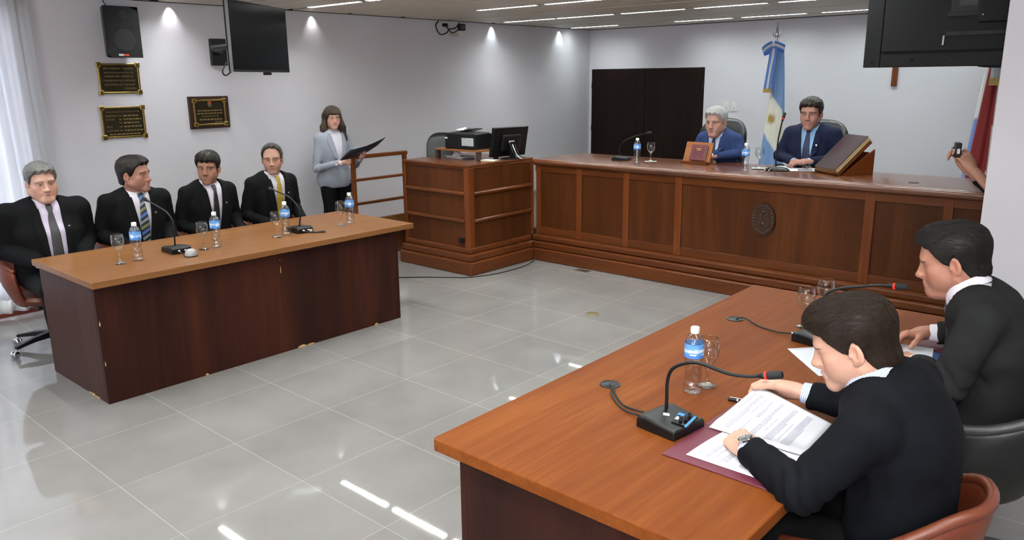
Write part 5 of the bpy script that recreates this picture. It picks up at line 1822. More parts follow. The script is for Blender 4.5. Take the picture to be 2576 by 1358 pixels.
def hair_sdf(p):
    st = STY[p['style']]
    vol = p.get('vol', 1.0)
    skull = union([ell((0, -0.016, 0.034), (0.074, 0.097, 0.082)), ell((0, 0.034, 0.038), (0.060, 0.053, 0.062)), ell((0, -0.05, -0.05), (0.055, 0.052, 0.05))], 0.03)
    amp = p.get('tuft', 0.4)
    side = p.get('part', 0.0)
    def f(P):
        x, y, z = P[:, 0], P[:, 1], P[:, 2]
        a = np.abs(np.arctan2(x, y + 0.01))
        zl = hairline(a, st) + 0.004 * np.sin(x * 160 + np.sin(y * 90))
        t = np.clip((z - zl) / 0.022, -1, 1)
        up = np.clip((z - 0.02) / 0.08, 0, 1)
        front = np.clip((y - 0.0) / 0.08, 0, 1)
        th = np.where(t < 0, 0.022 * t, 0) + np.clip(t, 0, 1) ** 0.7 * (0.0075 + 0.0125 * vol * up + 0.008 * vol * up * front + 0.003)
        # locks: long ridges running back from the brow and down the sides
        th = th + np.clip(t, 0, 1) * amp * (0.0016 * np.sin(x * 330 + 3.0 * np.sin(y * 34 + 2.0 * side) + z * 40) + 0.0012 * np.sin(x * 170 + y * 60 + z * 150 + 2 * np.sin(y * 50)) + 0.0016 * wob(P, 45, 5) * up)
        return skull(P) - th
    return f


def strands(f, V, n, length, mat_cols, seed, flow, lift=0.002, r0=0.00055, steps=7):
    """Tapering hairs growing over a surface f; returns V, F, colours."""
    r = np.random.RandomState(seed)
    P = V[r.choice(len(V), n)].copy()
    pts = [P]
    L = length * (0.6 + 0.6 * r.rand(n))
    jit = r.normal(size=(n, 3)) * 0.28
    for k in range(steps - 1):
        d, G = grad(f, P, 8e-4)
        D = flow(P) + jit
        D -= G * (D * G).sum(1)[:, None]
        D /= np.maximum(nrm(D), 1e-6)[:, None]
        P = P + D * (L / (steps - 1))[:, None]
        d, G = grad(f, P, 8e-4)
        P = P - G * (d - lift * (0.3 + 0.9 * k / steps) * (0.4 + r.rand(n)))[:, None]
        pts.append(P)
    pts = np.stack(pts, 1)
    T = np.gradient(pts, axis=1)
    T /= np.maximum(nrm(T), 1e-9)[..., None]
    ref = np.array([0.3, 0.5, 0.81])
    S1 = np.cross(T, ref)
    S1 /= np.maximum(nrm(S1), 1e-6)[..., None]
    S2 = np.cross(T, S1)
    rad = r0 * (1 - 0.85 * (np.arange(steps) / (steps - 1)) ** 2)
    ring = [pts + (S1 * math.cos(2 * PI * j / 3) + S2 * math.sin(2 * PI * j / 3)) * rad[None, :, None] for j in range(3)]
    VV = np.stack(ring, 2)                      # n, steps, 3, xyz
    ids = np.arange(n * steps * 3).reshape(n, steps, 3)
    fs = [np.stack([ids[:, :-1, j], ids[:, :-1, (j + 1) % 3], ids[:, 1:, (j + 1) % 3], ids[:, 1:, j]], -1).reshape(-1, 4) for j in range(3)]
    c = np.array([srgb(*q)[:3] for q in mat_cols])
    w = r.rand(n)
    cc = c[0] * (1 - w)[:, None] + c[1] * w[:, None]
    C = np.repeat(cc, steps * 3, 0)
    return VV.reshape(-1, 3), np.concatenate(fs), C


def comb_flow(P):
    """back from the brow, then down at sides and back"""
    x, y, z = P[:, 0], P[:, 1], P[:, 2]
    up = np.clip((z - 0.02) / 0.08, 0, 1)
    D = np.stack([0.5 * np.sign(x) * (1 - up) * 0.3 + x * 2, -0.9 * np.ones(len(P)), -(1 - up) * 0.9 + 0.1], 1)
    return D


def fringe_flow(P):
    x, y, z = P[:, 0], P[:, 1], P[:, 2]
    fr = np.clip((y - 0.0) / 0.05, 0, 1) * np.clip((z - 0.03) / 0.04, 0, 1)
    D = np.stack([x * 6 * (1 - fr) + 0.35 * fr, fr * 1.0 - (1 - fr) * 0.6, -0.9 * (1 - fr) - 0.35 * fr], 1)
    return D


# ------------------------------------------------------------------ a hand: wrist at 0, fingers towards +y, back of the hand +z, thumb on the -x side (right hand)
def hand_sdf(curl, spread=0.12, thumb=(0.55, 0.35, 0.5), size=1.0):
    """curl: four tuples (mcp, pip, dip) in radians, index to little; thumb: (out, down, bend)"""
    parts = []
    chains = []
    xs = (-0.030, -0.010, 0.0105, 0.029)
    ys = (0.092, 0.097, 0.092, 0.082)
    ln = ((0.043, 0.026, 0.022), (0.047, 0.030, 0.023), (0.043, 0.028, 0.022), (0.034, 0.021, 0.020))
    rr = (0.0092, 0.0095, 0.0090, 0.0080)
    for i in range(4):
        p = A3(xs[i], ys[i], 0.0)
        ya = (i - 1.5) * spread * 0.55
        ang = 0.0
        pts = [A3(xs[i] * 0.55, 0.03, 0.0), p]
        for k in range(3):
            ang += curl[i][k]
            d = A3(math.sin(ya) * math.cos(ang), math.cos(ya) * math.cos(ang), -math.sin(ang))
            p = p + d * ln[i][k]
            pts.append(p)
        chains.append(pts)
        r = rr[i]
        fs = [cone(pts[1], pts[2], r * 1.08, r), cone(pts[2], pts[3], r, r * 0.92), cone(pts[3], pts[4], r * 0.92, r * 0.78)]
        fs.append(ell(pts[1] + A3(0, 0, 0.003), (r * 1.1, r * 1.15, r * 0.9)))
        parts.append(union(fs, 0.004))
    palm = union([ell((-0.016, 0.058, -0.001), (0.027, 0.046, 0.0145)), ell((0.014, 0.054, -0.001), (0.027, 0.043, 0.0145)), cone((0, 0.0, 0), (0, 0.03, 0), 0.0255, 0.027), ell((-0.024, 0.035, -0.010), (0.017, 0.030, 0.015)), ell((0.022, 0.035, -0.009), (0.014, 0.032, 0.013))], 0.018)
    knu = [cone(c[0], c[1], 0.011, 0.0098) for c in chains]
    palm2 = union([palm] + knu, 0.010)
    to, td, tb = thumb
    b0 = A3(-0.024, 0.026, -0.006)
    d1 = A3(-math.sin(to) * math.cos(td), math.cos(to) * math.cos(td), -math.sin(td))
    p1 = b0 + d1 * 0.043
    to2 = to - tb * 0.5
    d2 = A3(-math.sin(to2) * math.cos(td + 0.1), math.cos(to2) * math.cos(td + 0.1), -math.sin(td + 0.1))
    p2 = p1 + d2 * 0.033
    to3 = to - tb
    d3 = A3(-math.sin(to3) * math.cos(td + 0.15), math.cos(to3) * math.cos(td + 0.15), -math.sin(td + 0.15))
    p3 = p2 + d3 * 0.026
    th = union([cone(b0, p1, 0.015, 0.0118), cone(p1, p2, 0.0115, 0.0105), cone(p2, p3, 0.0108, 0.0088)], 0.006)
    arm = cone((0, -0.035, 0), (0, 0.005, 0), 0.0265, 0.0245)
    def flat(P):
        q = P.copy()
        q[:, 2] *= 1.18
        return q
    def f(P):
        P = P / size
        d = palm2(P)
        d = smin(d, arm(flat(P)), 0.02)
        d = smin(d, th(P), 0.010)
        fd = parts[0](P)
        for g in parts[1:]:
            fd = smin(fd, g(P), 0.0022)
        return smin(d, fd, 0.007) * size
    tips = [(c[4], c[4] - c[3]) for c in chains] + [(p3, p3 - p2)]
    return f, tips, chains


RELAX = ((0.35, 0.5, 0.3), (0.4, 0.55, 0.3), (0.45, 0.6, 0.3), (0.5, 0.6, 0.35))
FIST = ((0.9, 1.2, 0.7), (1.0, 1.3, 0.7), (1.05, 1.3, 0.75), (1.1, 1.3, 0.75))


def hand_mesh(M, right, curl, h, skin, spread=0.12, thumb=(0.55, 0.35, 0.5), size=1.0, seed=0):
    """M: 4x4 (numpy) hand frame -> person frame; left hands are mirrored in x first."""
    f, tips, ch = hand_sdf(curl, spread, thumb, size)
    V, Fq = iso(f, A3(-0.115, -0.10, -0.12) * size, A3(0.075, 0.205, 0.06) * size, h)
    base = np.array(srgb(*skin)[:3])
    c = np.tile(base, (len(V), 1))
    red = base * np.array([1.0, 0.72, 0.68])
    for cc in ch:
        for k in (1, 2, 3):
            w = np.exp(-((nrm(V / size - cc[k]) / 0.010) ** 2))[:, None] * 0.30
            c = c * (1 - w) + red * w
    for t, d in tips:
        w = np.exp(-((nrm(V / size - t) / 0.011) ** 2))[:, None] * 0.5
        c = c * (1 - w) + red * w
        d = d / np.linalg.norm(d)
        up = A3(0, 0, 1) - d * d[2]
        if np.linalg.norm(up) > 0.2:
            up /= np.linalg.norm(up)
            q = V / size - (t + up * 0.0065 + d * 0.001)
            e = nrm(np.stack([q @ d / 0.0068, q @ np.cross(d, up) / 0.0055, q @ up / 0.005], 1))
            w = np.clip(1.35 - e, 0, 0.45)[:, None]
            c = c * (1 - w) + (base * 1.15 + 0.05) * w
    if not right:
        V = V * A3(-1, 1, 1)
        Fq = Fq[:, ::-1]
    V = V @ M[:3, :3].T + M[:3, 3]
    return V, Fq, c


def hand_frame(wrist, fwd, back):
    """4x4 frame from the wrist point, finger direction and back-of-hand direction"""
    y = A3(fwd) / np.linalg.norm(fwd)
    z = A3(back) - y * (A3(back) @ y)
    z /= np.linalg.norm(z)
    M = np.eye(4)
    M[:3, 0], M[:3, 1], M[:3, 2], M[:3, 3] = np.cross(y, z), y, z, wrist
    return M

# ================================================================== people: assembly
M_skin = vcol('skin', 0.48, 0.06, 420, spec=0.4)
M_hair = vcol('hair', 0.5, spec=0.28)
M_eye = plain('eye_white', (226, 220, 214), 0.15)
M_irisb = plain('iris_brown', (44, 28, 20), 0.12)


def cloth(name, rgb, rough=0.8, bump=0.15, **k):
    return plain(name, rgb, rough, noise=0.10, nscale=14, bump=bump, bscale=900, spec=0.1, **k)


C_black = cloth('charcoal_suit', (13, 13, 15))
C_black2 = cloth('black_suit', (13, 13, 15))
C_navydark = cloth('midnight_navy_suit', (11, 12, 17))
C_grey = cloth('dark_grey_suit', (33, 33, 34))
C_blue = cloth('blue_suit', (42, 56, 94))
C_navy = cloth('navy_suit', (26, 30, 52))
C_trous = cloth('black_trousers', (13, 13, 14))
C_white = plain('white_shirt', (224, 220, 232), 0.7)
C_pink = plain('white_lilac_shirt', (220, 210, 232), 0.7)
C_lblue = plain('light_blue_shirt', (136, 174, 214), 0.7)
C_pblue = plain('pale_blue_shirt', (196, 206, 232), 0.7)
C_blazer = cloth('light_grey_blazer', (152, 156, 168))
C_shoe = plain('black_shoe', (14, 14, 15), 0.3)


def striped(name, cols, scale, axis=(1, 0, 1), rough=0.5, sharp=True):
    m, nt, b, N, L = new_mat(name)
    tc = N.new('ShaderNodeTexCoord')
    vm = N.new('ShaderNodeVectorMath'); vm.operation = 'DOT_PRODUCT'
    vm.inputs[1].default_value = axis
    L.new(tc.outputs['Object'], vm.inputs[0])
    mu = N.new('ShaderNodeMath'); mu.operation = 'MULTIPLY'; mu.inputs[1].default_value = scale
    L.new(vm.outputs['Value'], mu.inputs[0])
    fr = N.new('ShaderNodeMath'); fr.operation = 'FRACT'
    L.new(mu.outputs[0], fr.inputs[0])
    r = N.new('ShaderNodeValToRGB')
    r.color_ramp.interpolation = 'CONSTANT'
    e = r.color_ramp.elements
    n = len(cols)
    e[0].position, e[0].color = 0.0, srgb(*cols[0])
    e[1].position, e[1].color = 1.0 / n, srgb(*cols[1])
    for i in range(2, n):
        k = e.new(i / n); k.color = srgb(*cols[i])
    L.new(fr.outputs[0], r.inputs[0])
    L.new(r.outputs[0], b.inputs['Base Color'])
    setp(b, rough=rough)
    return m


T_dots = striped('dark_ribbed_tie', [(22, 22, 26), (22, 22, 26), (84, 84, 86)], 150, (0.6, 0, 1))
T_multi = striped('blue_green_striped_tie', [(24, 30, 46), (72, 104, 168), (24, 30, 46), (112, 118, 70), (28, 34, 50), (128, 134, 138)], 9, (0.5, 0, 0.9))
T_blackt = plain('black_tie', (16, 16, 20), 0.5)
T_yellow = plain('mustard_tie', (150, 126, 40), 0.5, noise=0.2, nscale=120)
T_navy = plain('navy_tie', (26, 34, 66), 0.5)
T_grey = plain('grey_tie', (72, 78, 90), 0.5, noise=0.2, nscale=150)
S_stripe = striped('blue_striped_shirt', [(214, 220, 240), (214, 220, 240), (132, 158, 212)], 150, (0.3, 1, 0.2), 0.7)


def cast(f, org, d, n=48, stop=0.9):
    """march points from org along d to the surface of f"""
    P = org.copy()
    best, bd = P.copy(), np.full(len(P), 9.0)
    s = np.zeros(len(P))
    for _ in range(n):
        q = f(P)
        k = np.abs(q) < bd
        best[k], bd[k] = P[k], np.abs(q)[k]
        s = np.clip(s + np.clip(q * 0.8, -0.05, 0.05), 0, 0.55)
        P = org + d * s[:, None]
    return best


def cr(pts, t):
    """Catmull-Rom position and tangent"""
    P = [A3(p) for p in pts]
    P = [P[0] * 2 - P[1]] + P + [P[-1] * 2 - P[-2]]
    s = t * (len(P) - 3)
    i = min(int(s), len(P) - 4)
    u = s - i
    a, b, c, d = P[i:i + 4]
    p = 0.5 * (2 * b + (c - a) * u + (2 * a - 5 * b + 4 * c - d) * u * u + (3 * b - a - 3 * c + d) * u ** 3)
    q = 0.5 * ((c - a) + 2 * (2 * a - 5 * b + 4 * c - d) * u + 3 * (3 * b - a - 3 * c + d) * u * u)
    return p, q / np.linalg.norm(q)


def person(label, loc, rot, spine, hp, head, arms, jacket, shirt, tie=None, trousers=None, hyaw=0.0, hpitch=0.0, hroll=0.0, hs=1.0,
           W=1.0, D=1.0, belly=0.0, gaze=(0, 0), vz=0.14, vopen=0.010, legs=None, hh=0.0028, hj=0.011, sw=0.177, lapel=True, pin=True, nstr=500,
           tw=1.0, long_hair=False, female=False, hand_h=0.003, twist=0.0, cuff=0.018, fine_strands=False, shirt_c=0.13, name='person', folds=1.15, ring0=0.85, strips=True):
    """Everything in the person's own frame: origin on the floor, facing +Y, right hand +X."""
    head = dict(head)
    S = [A3(p) for p in spine]
    N = S[-1]
    hp = A3(hp)
    Rh = rotm(hyaw, hpitch, hroll)
    head['neck_base'] = ((N + A3(0, 0.0, -0.015)) - hp) @ Rh / hs
    # ---- skin: head with neck, torso core, hands
    fh, mo = head_sdf(head)
    nb = head['neck_base']
    lo = A3(-0.115, min(-0.135, nb[1] - 0.08), min(-0.15, nb[2] - 0.05))
    hi = A3(0.115, 0.145, 0.135)
    lo[0] = min(lo[0], nb[0] - 0.07); hi[0] = max(hi[0], nb[0] + 0.07)
    V, Fq = iso(fh, lo, hi, hh / hs)
    parts = [(V @ Rh.T * hs + hp, Fq, 0, head_colour(V, head, mo))]
    # ---- torso
    ts = [0.0, 0.2, 0.4, 0.6, 0.8, 0.93]
    if female:
        aa, bb = [0.165, 0.135, 0.135, 0.15, 0.148, 0.11], [0.115, 0.095, 0.10, 0.115, 0.098, 0.07]
    else:
        aa, bb = [0.168, 0.160, 0.166, 0.178, 0.172, 0.125], [0.118, 0.116 + belly * 0.9, 0.120 + belly, 0.124 + belly * 0.5, 0.112, 0.082]
    es = []
    for t_, a_, b_ in zip(ts, aa, bb):
        p, q = cr(S, t_)
        y = A3(0, 1, 0) - q * q[1]
        y /= np.linalg.norm(y)
        R = np.stack([np.cross(y, q), y, q], 1)
        es.append(ell(p + y * (belly * 0.5 if 0.1 < t_ < 0.7 else 0), (a_ * W, b_ * D, 0.115 if t_ < 0.9 else 0.07), R))
    f_t = union(es, 0.055)
    C, up = cr(S, 0.62)
    yv = A3(0, 1, 0) - up * up[1]
    yv /= np.linalg.norm(yv)
    Rc = np.stack([np.cross(yv, up), yv, up], 1)     # chest axes
    def chest(x, y, z):
        return C + Rc @ A3(x, y, z)
    zn = float((N - C) @ up)                          # neck base height in the chest frame
    ny = float((N - C) @ yv)
    sh = {}
    shs = []
    for s, k in ((1, 'R'), (-1, 'L')):
        drop = arms.get(k + 'drop', 0.0)
        sh[k] = chest(s * sw * W, -0.008 + ny * 0.6 + arms.get(k + 'fwd', 0.0), zn - 0.052 - drop)
        shs.append(cone(chest(s * 0.055, -0.018 + ny * 0.9, zn - 0.012), sh[k] + Rc @ A3(0, 0, 0.004), 0.046, 0.058 * (0.82 if female else 1) * tw))
    core = lambda P: f_t(P) + 0.02
    slv, fore, cuffs = [], [], []
    for s, k in ((1, 'R'), (-1, 'L')):
        if k not in arms:
            continue
        e, w_ = A3(arms[k]['elbow']), A3(arms[k]['wrist'])
        u0, u1, u2 = (0.064, 0.052, 0.039) if not female else (0.05, 0.043, 0.033)
        g = arms.get('thick', 1.0)
        slv.append(cone(sh[k], e, u0 * g * tw, u1 * g * tw))
        dv = (w_ - e) / np.linalg.norm(w_ - e)
        end = w_ - dv * arms[k].get('gap', 0.022)
        fc = cone(e, w_, u1 * g * tw, u2 * g * tw)
        fore.append((lambda P, fc=fc, end=end, dv=dv: smax(fc(P), (P - end) @ dv, 0.008)))
        ce = end + dv * cuff
        cc = cone(e, w_, 0.045 * g * tw, 0.031 * (g if g < 1.1 else 1.05))
        cuffs.append((lambda P, cc=cc, ce=ce, dv=dv, end=end: smax(smax(cc(P), (P - ce) @ dv, 0.004), -((P - end) @ dv + 0.05), 0.004)))
    def f_j(P):
        d = f_t(P) - 0.012
        for q in shs:
            d = smin(d, q(P), 0.045)
        for q in slv:
            d = smin(d, q(P), 0.028)
        for q in fore:
            d = smin(d, q(P), 0.012)
        return d
    def folds_d(P):
        d = 0.0022 * wob(P, 22, 3) + 0.0012 * wob(P, 60, 8)
        for s, k in ((1, 'R'), (-1, 'L')):
            if k not in arms:
                continue
            e, w_ = A3(arms[k]['elbow']), A3(arms[k]['wrist'])
            r_ = nrm(P - e)
            ax = (w_ - sh[k]) / np.linalg.norm(w_ - sh[k])
            ph = (P - e) @ ax
            d = d + 0.0048 * np.exp(-(r_ / 0.085) ** 2) * np.sin(ph * 150 + 2.2 * wob(P, 24, 5))
            d = d + 0.0036 * np.exp(-(nrm(P - sh[k] - A3(0, 0, -0.09)) / 0.09) ** 2) * np.sin((P @ (ax * 90 + A3(40, 0, 40))) + 2 * wob(P, 18, 9))
            d = d + 0.0026 * np.exp(-(nrm(P - w_) / 0.10) ** 2) * np.sin((P - w_) @ ax * 120 + 2 * wob(P, 25, 12))
        return d * folds
    neckc = cone(N + A3(0, 0, -0.03), hp + Rh @ A3(0, -0.02, -0.06) * hs, 0.0615 * hs, 0.057 * hs)
    nax = (hp + Rh @ A3(0, -0.02, -0.06) * hs) - N
    nax /= np.linalg.norm(nax)
    fr_ = Rc[:, 1] - nax * (Rc[:, 1] @ nax)
    fr_ /= np.linalg.norm(fr_)
    sd_ = np.cross(fr_, nax)
    rn = 0.0615 * hs
    def polar(P):
        q = P - N
        s_ = q @ nax
        y_, x_ = q @ fr_, q @ sd_
        return s_, np.hypot(x_, y_), np.abs(np.arctan2(x_, y_))
    def f_collar(P):
        s_, r_, th = polar(P)
        R_ = rn + 0.008 + 0.30 * np.clip(0.046 - s_, 0, 0.1)
        lowb = 0.010 - 0.040 * np.exp(-((th - 0.55) / 0.30) ** 2)
        d = np.maximum(np.abs(r_ - R_) * 0.93 - 0.0028, np.maximum(s_ - 0.046 + 0.030 * np.exp(-(th / 0.6) ** 2), lowb - s_))
        return np.maximum(d, (np.clip(0.042 - s_, 0, 0.1) * 4.2 + 0.03 - th) * 0.07)
    def f_shirt(P):
        d = f_t(P)
        s_, r_, th = polar(P)
        col_ = smax(neckc(P) - 0.006, np.maximum(s_ - 0.040 + 0.032 * np.exp(-(th / 0.6) ** 2), -0.03 - s_), 0.006)
        col_ = smax(col_, -(neckc(P) - 0.001), 0.003)
        return np.minimum(d, col_)
    vtop = 0.070
    vb = vz - float((C - S[0]) @ up) if False else vz     # V bottom, chest frame
    def f_wedge(P):
        Q = (P - C) @ Rc
        t_ = (Q[:, 2] - vb) / (zn - 0.0 - vb)
        w_ = vopen + (vtop - vopen) * np.clip(t_, 0, 1.3) ** 0.9
        return np.maximum(np.maximum(np.abs(Q[:, 0]) - w_, -Q[:, 1] + 0.0), -(Q[:, 2] - vb))
    def f_ring(P):
        s_, r_, th = polar(P)
        R_ = rn + 0.017 + 0.55 * np.clip(0.030 - s_, 0, 0.12)
        d = np.maximum(np.abs(r_ - R_) * 0.88 - 0.0045, np.maximum(s_ - 0.030 + 0.012 * np.clip(1.6 - th, 0, 2), -0.032 - 0.02 * (ring0 < 0.6) - s_))
        d = np.maximum(d, -0.032 + 0.05 * np.clip((ring0 + 0.45 - th) / 0.45, 0, 1) - s_)
        return np.maximum(d, (ring0 - th) * 0.08)
    hem = S[0] + A3(0, 0, -0.10)
    stand = legs == 'stand'
    def f_jacket(P):
        d = f_j(P) - folds_d(P)
        if lapel:
            d = smin(d, f_ring(P), 0.006)
        if stand:
            sk = ell(S[0] + A3(0, 0.0, -0.03), (aa[0] * W + 0.022, bb[0] * D + 0.022, 0.16))(P)
            d = smin(d, sk, 0.05)
        d = smax(d, -(neckc(P) - 0.010), 0.004)
        d = smax(d, -f_wedge(P), 0.003)
        return smax(d, (hem - P) @ A3(0, 0, 1), 0.01)
    pts = [p for p in S] + [sh['R'], sh['L']] + [A3(arms[k]['elbow']) for k in 'RL' if k in arms] + [A3(arms[k]['wrist']) for k in 'RL' if k in arms]
    pts = np.array(pts)
    lo, hi = pts.min(0) - 0.20 * max(1, W), pts.max(0) + A3(0.2, 0.2, 0.10) * max(1, W)
    # ---- hands
    for s, k in ((1, 'R'), (-1, 'L')):
        if k in arms and arms[k].get('fwdv') is not None:
            Mh = hand_frame(A3(arms[k]['wrist']), A3(arms[k]['fwdv']), A3(arms[k]['back']))
            parts.append(hand_mesh(Mh, k == 'R', arms[k].get('curl', RELAX), arms[k].get('h', hand_h), head['skin'], arms[k].get('spread', 0.12), arms[k].get('thumb', (0.55, 0.35, 0.5)), arms.get('hsize', 1.0)) [:2] + (0,) + (None,))
            pv, pf, pc = hand_mesh(Mh, k == 'R', arms[k].get('curl', RELAX), arms[k].get('h', hand_h), head['skin'], arms[k].get('spread', 0.12), arms[k].get('thumb', (0.55, 0.35, 0.5)), arms.get('hsize', 1.0))
            parts[-1] = (pv, pf, 0, pc)
    base_col = np.array(srgb(*head['skin'])[:3])
    arm_core = []
    for s, k in ((1, 'R'), (-1, 'L')):
        if k in arms:
            e, w_ = A3(arms[k]['elbow']), A3(arms[k]['wrist'])
            bare = arms[k].get('bare', False)
            q_ = 0.7 if female else 1.0
            arm_core += [cone(sh[k], e, 0.042 * q_, 0.036 * q_), cone(e, w_, 0.042 if bare else 0.03 * q_, 0.027 if bare else 0.02 * q_)]
    f_core = union([core] + arm_core, 0.02)
    cV, cF = iso(f_core, lo, hi, 0.016)
    parts.append((cV, cF, 0, np.tile(base_col, (len(cV), 1))))
    body = mesh_np(name, parts, M_skin)
    body.location = loc
    body.rotation_euler = (0, 0, rot)
    tag(body, label, 'person')
    # ---- clothes
    if jacket is not None:
        jV, jF = iso(f_jacket, lo, hi, hj)
        mesh_np('jacket', [(jV, jF, 0, None)], jacket, body)
    def f_sh(P):
        Q = (P - C) @ Rc
        d = smax(f_shirt(P), np.abs(Q[:, 0]) - shirt_c, 0.01)
        d = smax(d, (vb - 0.06) - Q[:, 2], 0.01)
        return d
    sV, sF = iso(f_sh, lo, hi, hj * 0.62)
    for q, k in zip(cuffs, [k for k in 'RL' if k in arms]):
        if cuff < 0:
            continue
        w_ = A3(arms[k]['wrist'])
        uV, uF = iso(q, w_ - 0.12, w_ + 0.12, min(0.004, hj * 0.5))
        if len(uF):
            mesh_np('shirt_cuff', [(uV, uF, 0, None)], shirt, body)
    clo = N - 0.14
    cV_, cF_ = iso(f_collar, clo, N + 0.14, min(0.0035, hj * 0.4))
    mesh_np('shirt', [(sV, sF, 0, None)], shirt, body)
    if lapel:
        mesh_np('shirt_collar', [(cV_, cF_, 0, None)], shirt, body)
    def strip_np(nm, L_, R_, f, mat, off, thick, m=7, yo=0.34, lbl=None, frame=None):
        rows = []
        n = 26
        for i in range(n + 1):
            t_ = i / n * (len(L_) - 1)
            a = min(int(t_), len(L_) - 2)
            u = t_ - a
            l = A3(*L_[a], 0) * (1 - u) + A3(*L_[a + 1], 0) * u
            r = A3(*R_[a], 0) * (1 - u) + A3(*R_[a + 1], 0) * u
            rows.append([l * (1 - j / m) + r * (j / m) for j in range(m + 1)])
        q = np.array(rows).reshape(-1, 3)
        O = np.array([chest(p[0], yo, p[1]) for p in q])
        d = -(Rc @ A3(0, 1, 0))
        P = cast(f, O, d) - d * off
        mb = MB().grid([list(map(Vector, P[i * (m + 1):(i + 1) * (m + 1)])) for i in range(n + 1)])
        return obj(nm, mb, mat, body, smooth='all', solid=thick, offset=1, label=lbl)
    if lapel and strips and jacket is not None:
        w_at = lambda z: vopen + (vtop - vopen) * max(0, (z - vb) / (zn - vb)) ** 0.9
        for s, nm in ((1, 'lapel'), (-1, 'lapel')):
            zs = [zn + 0.005, zn - 0.06, zn - 0.10, zn - 0.16, vb + 0.10 * (zn - vb) + 0.02, vb - 0.004]
            wd = [0.018, 0.050, 0.056, 0.050, 0.022, 0.003]
            Li = [(s * (w_at(z) - 0.004), z) for z in zs]
            Lo = [(s * (w_at(z) - 0.004 + w2), z - (0.012 if i in (1, 2) else 0)) for i, (z, w2) in enumerate(zip(zs, wd))]
            strip_np(nm, Li, Lo, f_j, jacket, 0.004, 0.004)
    if tie is not None:
        kz = zn + 0.024
        f_tie = lambda P: np.minimum(f_shirt(P), neckc(P) - 0.002)
        lowz = max(vb - 0.03, -0.34)
        cl = [(0.0, kz, 0.018), (0.0, kz - 0.022, 0.021), (0.0, kz - 0.044, 0.0135), (0.002, kz - 0.09, 0.021), (0.004, kz - 0.18, 0.029), (0.006, lowz, 0.038)]
        cl = [c for c in cl if c[1] >= lowz]
        if tie == T_blackt:
            cl = [(a, b_, c * 0.8) for a, b_, c in cl]
        strip_np('necktie', [(x - w2, z) for x, z, w2 in cl], [(x + w2, z) for x, z, w2 in cl], f_tie, tie, 0.0095, 0.004)
    if pin:
        z = zn - 0.12
        O = np.array([chest(-(w_at(z) + 0.028), 0.34, z)])
        P = cast(f_j, O, -(Rc @ A3(0, 1, 0)))[0]
        obj('lapel_pin', MB().ball(P + Rc @ A3(0, 0.008, 0), (0.009, 0.004, 0.009), 12, M=Matrix(Rc.tolist()).to_4x4()), M_steel if pin != 'white' else M_cap, body, smooth=True)
    # ---- legs
    if trousers is not None:
        hz = S[0]
        if legs == 'stand':
            kn = [A3(s * 0.085, 0.03, 0.47) for s in (1, -1)]
            an = [A3(s * 0.085, 0.0, 0.09) for s in (1, -1)]
        elif legs is None:
            kn = [A3(s * 0.15, hz[1] + 0.44, 0.52) for s in (1, -1)]
            an = [A3(s * 0.13, hz[1] + 0.40, 0.10) for s in (1, -1)]
        else:
            kn, an = [A3(q) for q in legs[0]], [A3(q) for q in legs[1]]
        fl = [ell(hz + A3(0, 0, -0.01), (0.165 * W, 0.125 * D, 0.11))]
        for s, k_, a_ in zip((1, -1), kn, an):
            fl += [cone(hz + A3(s * 0.085 * W, 0.02, -0.03), k_, 0.088, 0.066), cone(k_, a_, 0.064, 0.048)]
        f_l = union(fl, 0.03)
        f_l2 = lambda P: smax(f_l(P) - 0.003 * wob(P, 24, 2), 0.05 - P[:, 2], 0.01)
        q = np.array([hz] + kn + an)
        tV, tF = iso(f_l2, q.min(0) - A3(0.22, 0.18, 0.1), q.max(0) + A3(0.22, 0.2, 0.14), 0.016)
        mesh_np('trousers', [(tV, tF, 0, None)], trousers, body)
        for a_ in an:
            fs = union([ell((a_[0], a_[1] + 0.05, 0.04), (0.042, 0.125, 0.04)), ell((a_[0], a_[1] - 0.02, 0.065), (0.038, 0.05, 0.05))], 0.03)
            fs2 = lambda P, fs=fs: smax(fs(P), 0.004 - P[:, 2], 0.004)
            zV, zF = iso(fs2, (a_[0] - 0.07, a_[1] - 0.12, -0.02), (a_[0] + 0.07, a_[1] + 0.2, 0.15), 0.009)
            mesh_np('shoe', [(zV, zF, 0, None)], C_shoe, body)
    # ---- eyes
    for s in (-1, 1):
        c = hp + Rh @ A3(s * 0.0315, 0.0735, 0.0) * hs
        Rg = Rh @ rotm(gaze[0], gaze[1])
        Me = Matrix.Translation(c) @ Matrix(Rg.tolist()).to_4x4()
        mb = MB()
        mb.ball((0, 0, 0), 0.0125 * hs, 20, 0)
        mb.lathe([(0.0001, 0.0131 * hs), (0.0045 * hs, 0.0126 * hs), (0.006 * hs, 0.0113 * hs)], 18, mi=1, M=Matrix.Rotation(-PI / 2, 4, 'X'))
        mb.v = [tuple(Me @ Vector(v)) for v in mb.v]
        obj('eye', mb, [M_eye, M_irisb], body, smooth='all')
    # ---- hair
    if long_hair:
        g = long_hair_sdf(head)
        hlo, hhi = A3(-0.19, -0.18, -0.31), A3(0.19, 0.15, 0.17)
        flow = lambda P: np.stack([P[:, 0] * 3, np.where(P[:, 2] > 0.05, -0.3, -0.05) * np.ones(len(P)), -1.0 * np.ones(len(P))], 1)
    else:
        g = hair_sdf(head)
        hlo, hhi = A3(-0.115, -0.155, -0.12), A3(0.115, 0.145, 0.165)
        flow = fringe_flow if head['style'] == 'fringe' else comb_flow
    hV, hF = iso(g, hlo, hhi, max(hh * 0.95, 0.002) / hs)
    dark, lite = head['hair']
    rs = np.random.RandomState(11)
    w_ = np.clip(0.35 + 0.35 * wob(hV, 45, 4) + 0.1 * rs.randn(len(hV)), 0, 1)[:, None]
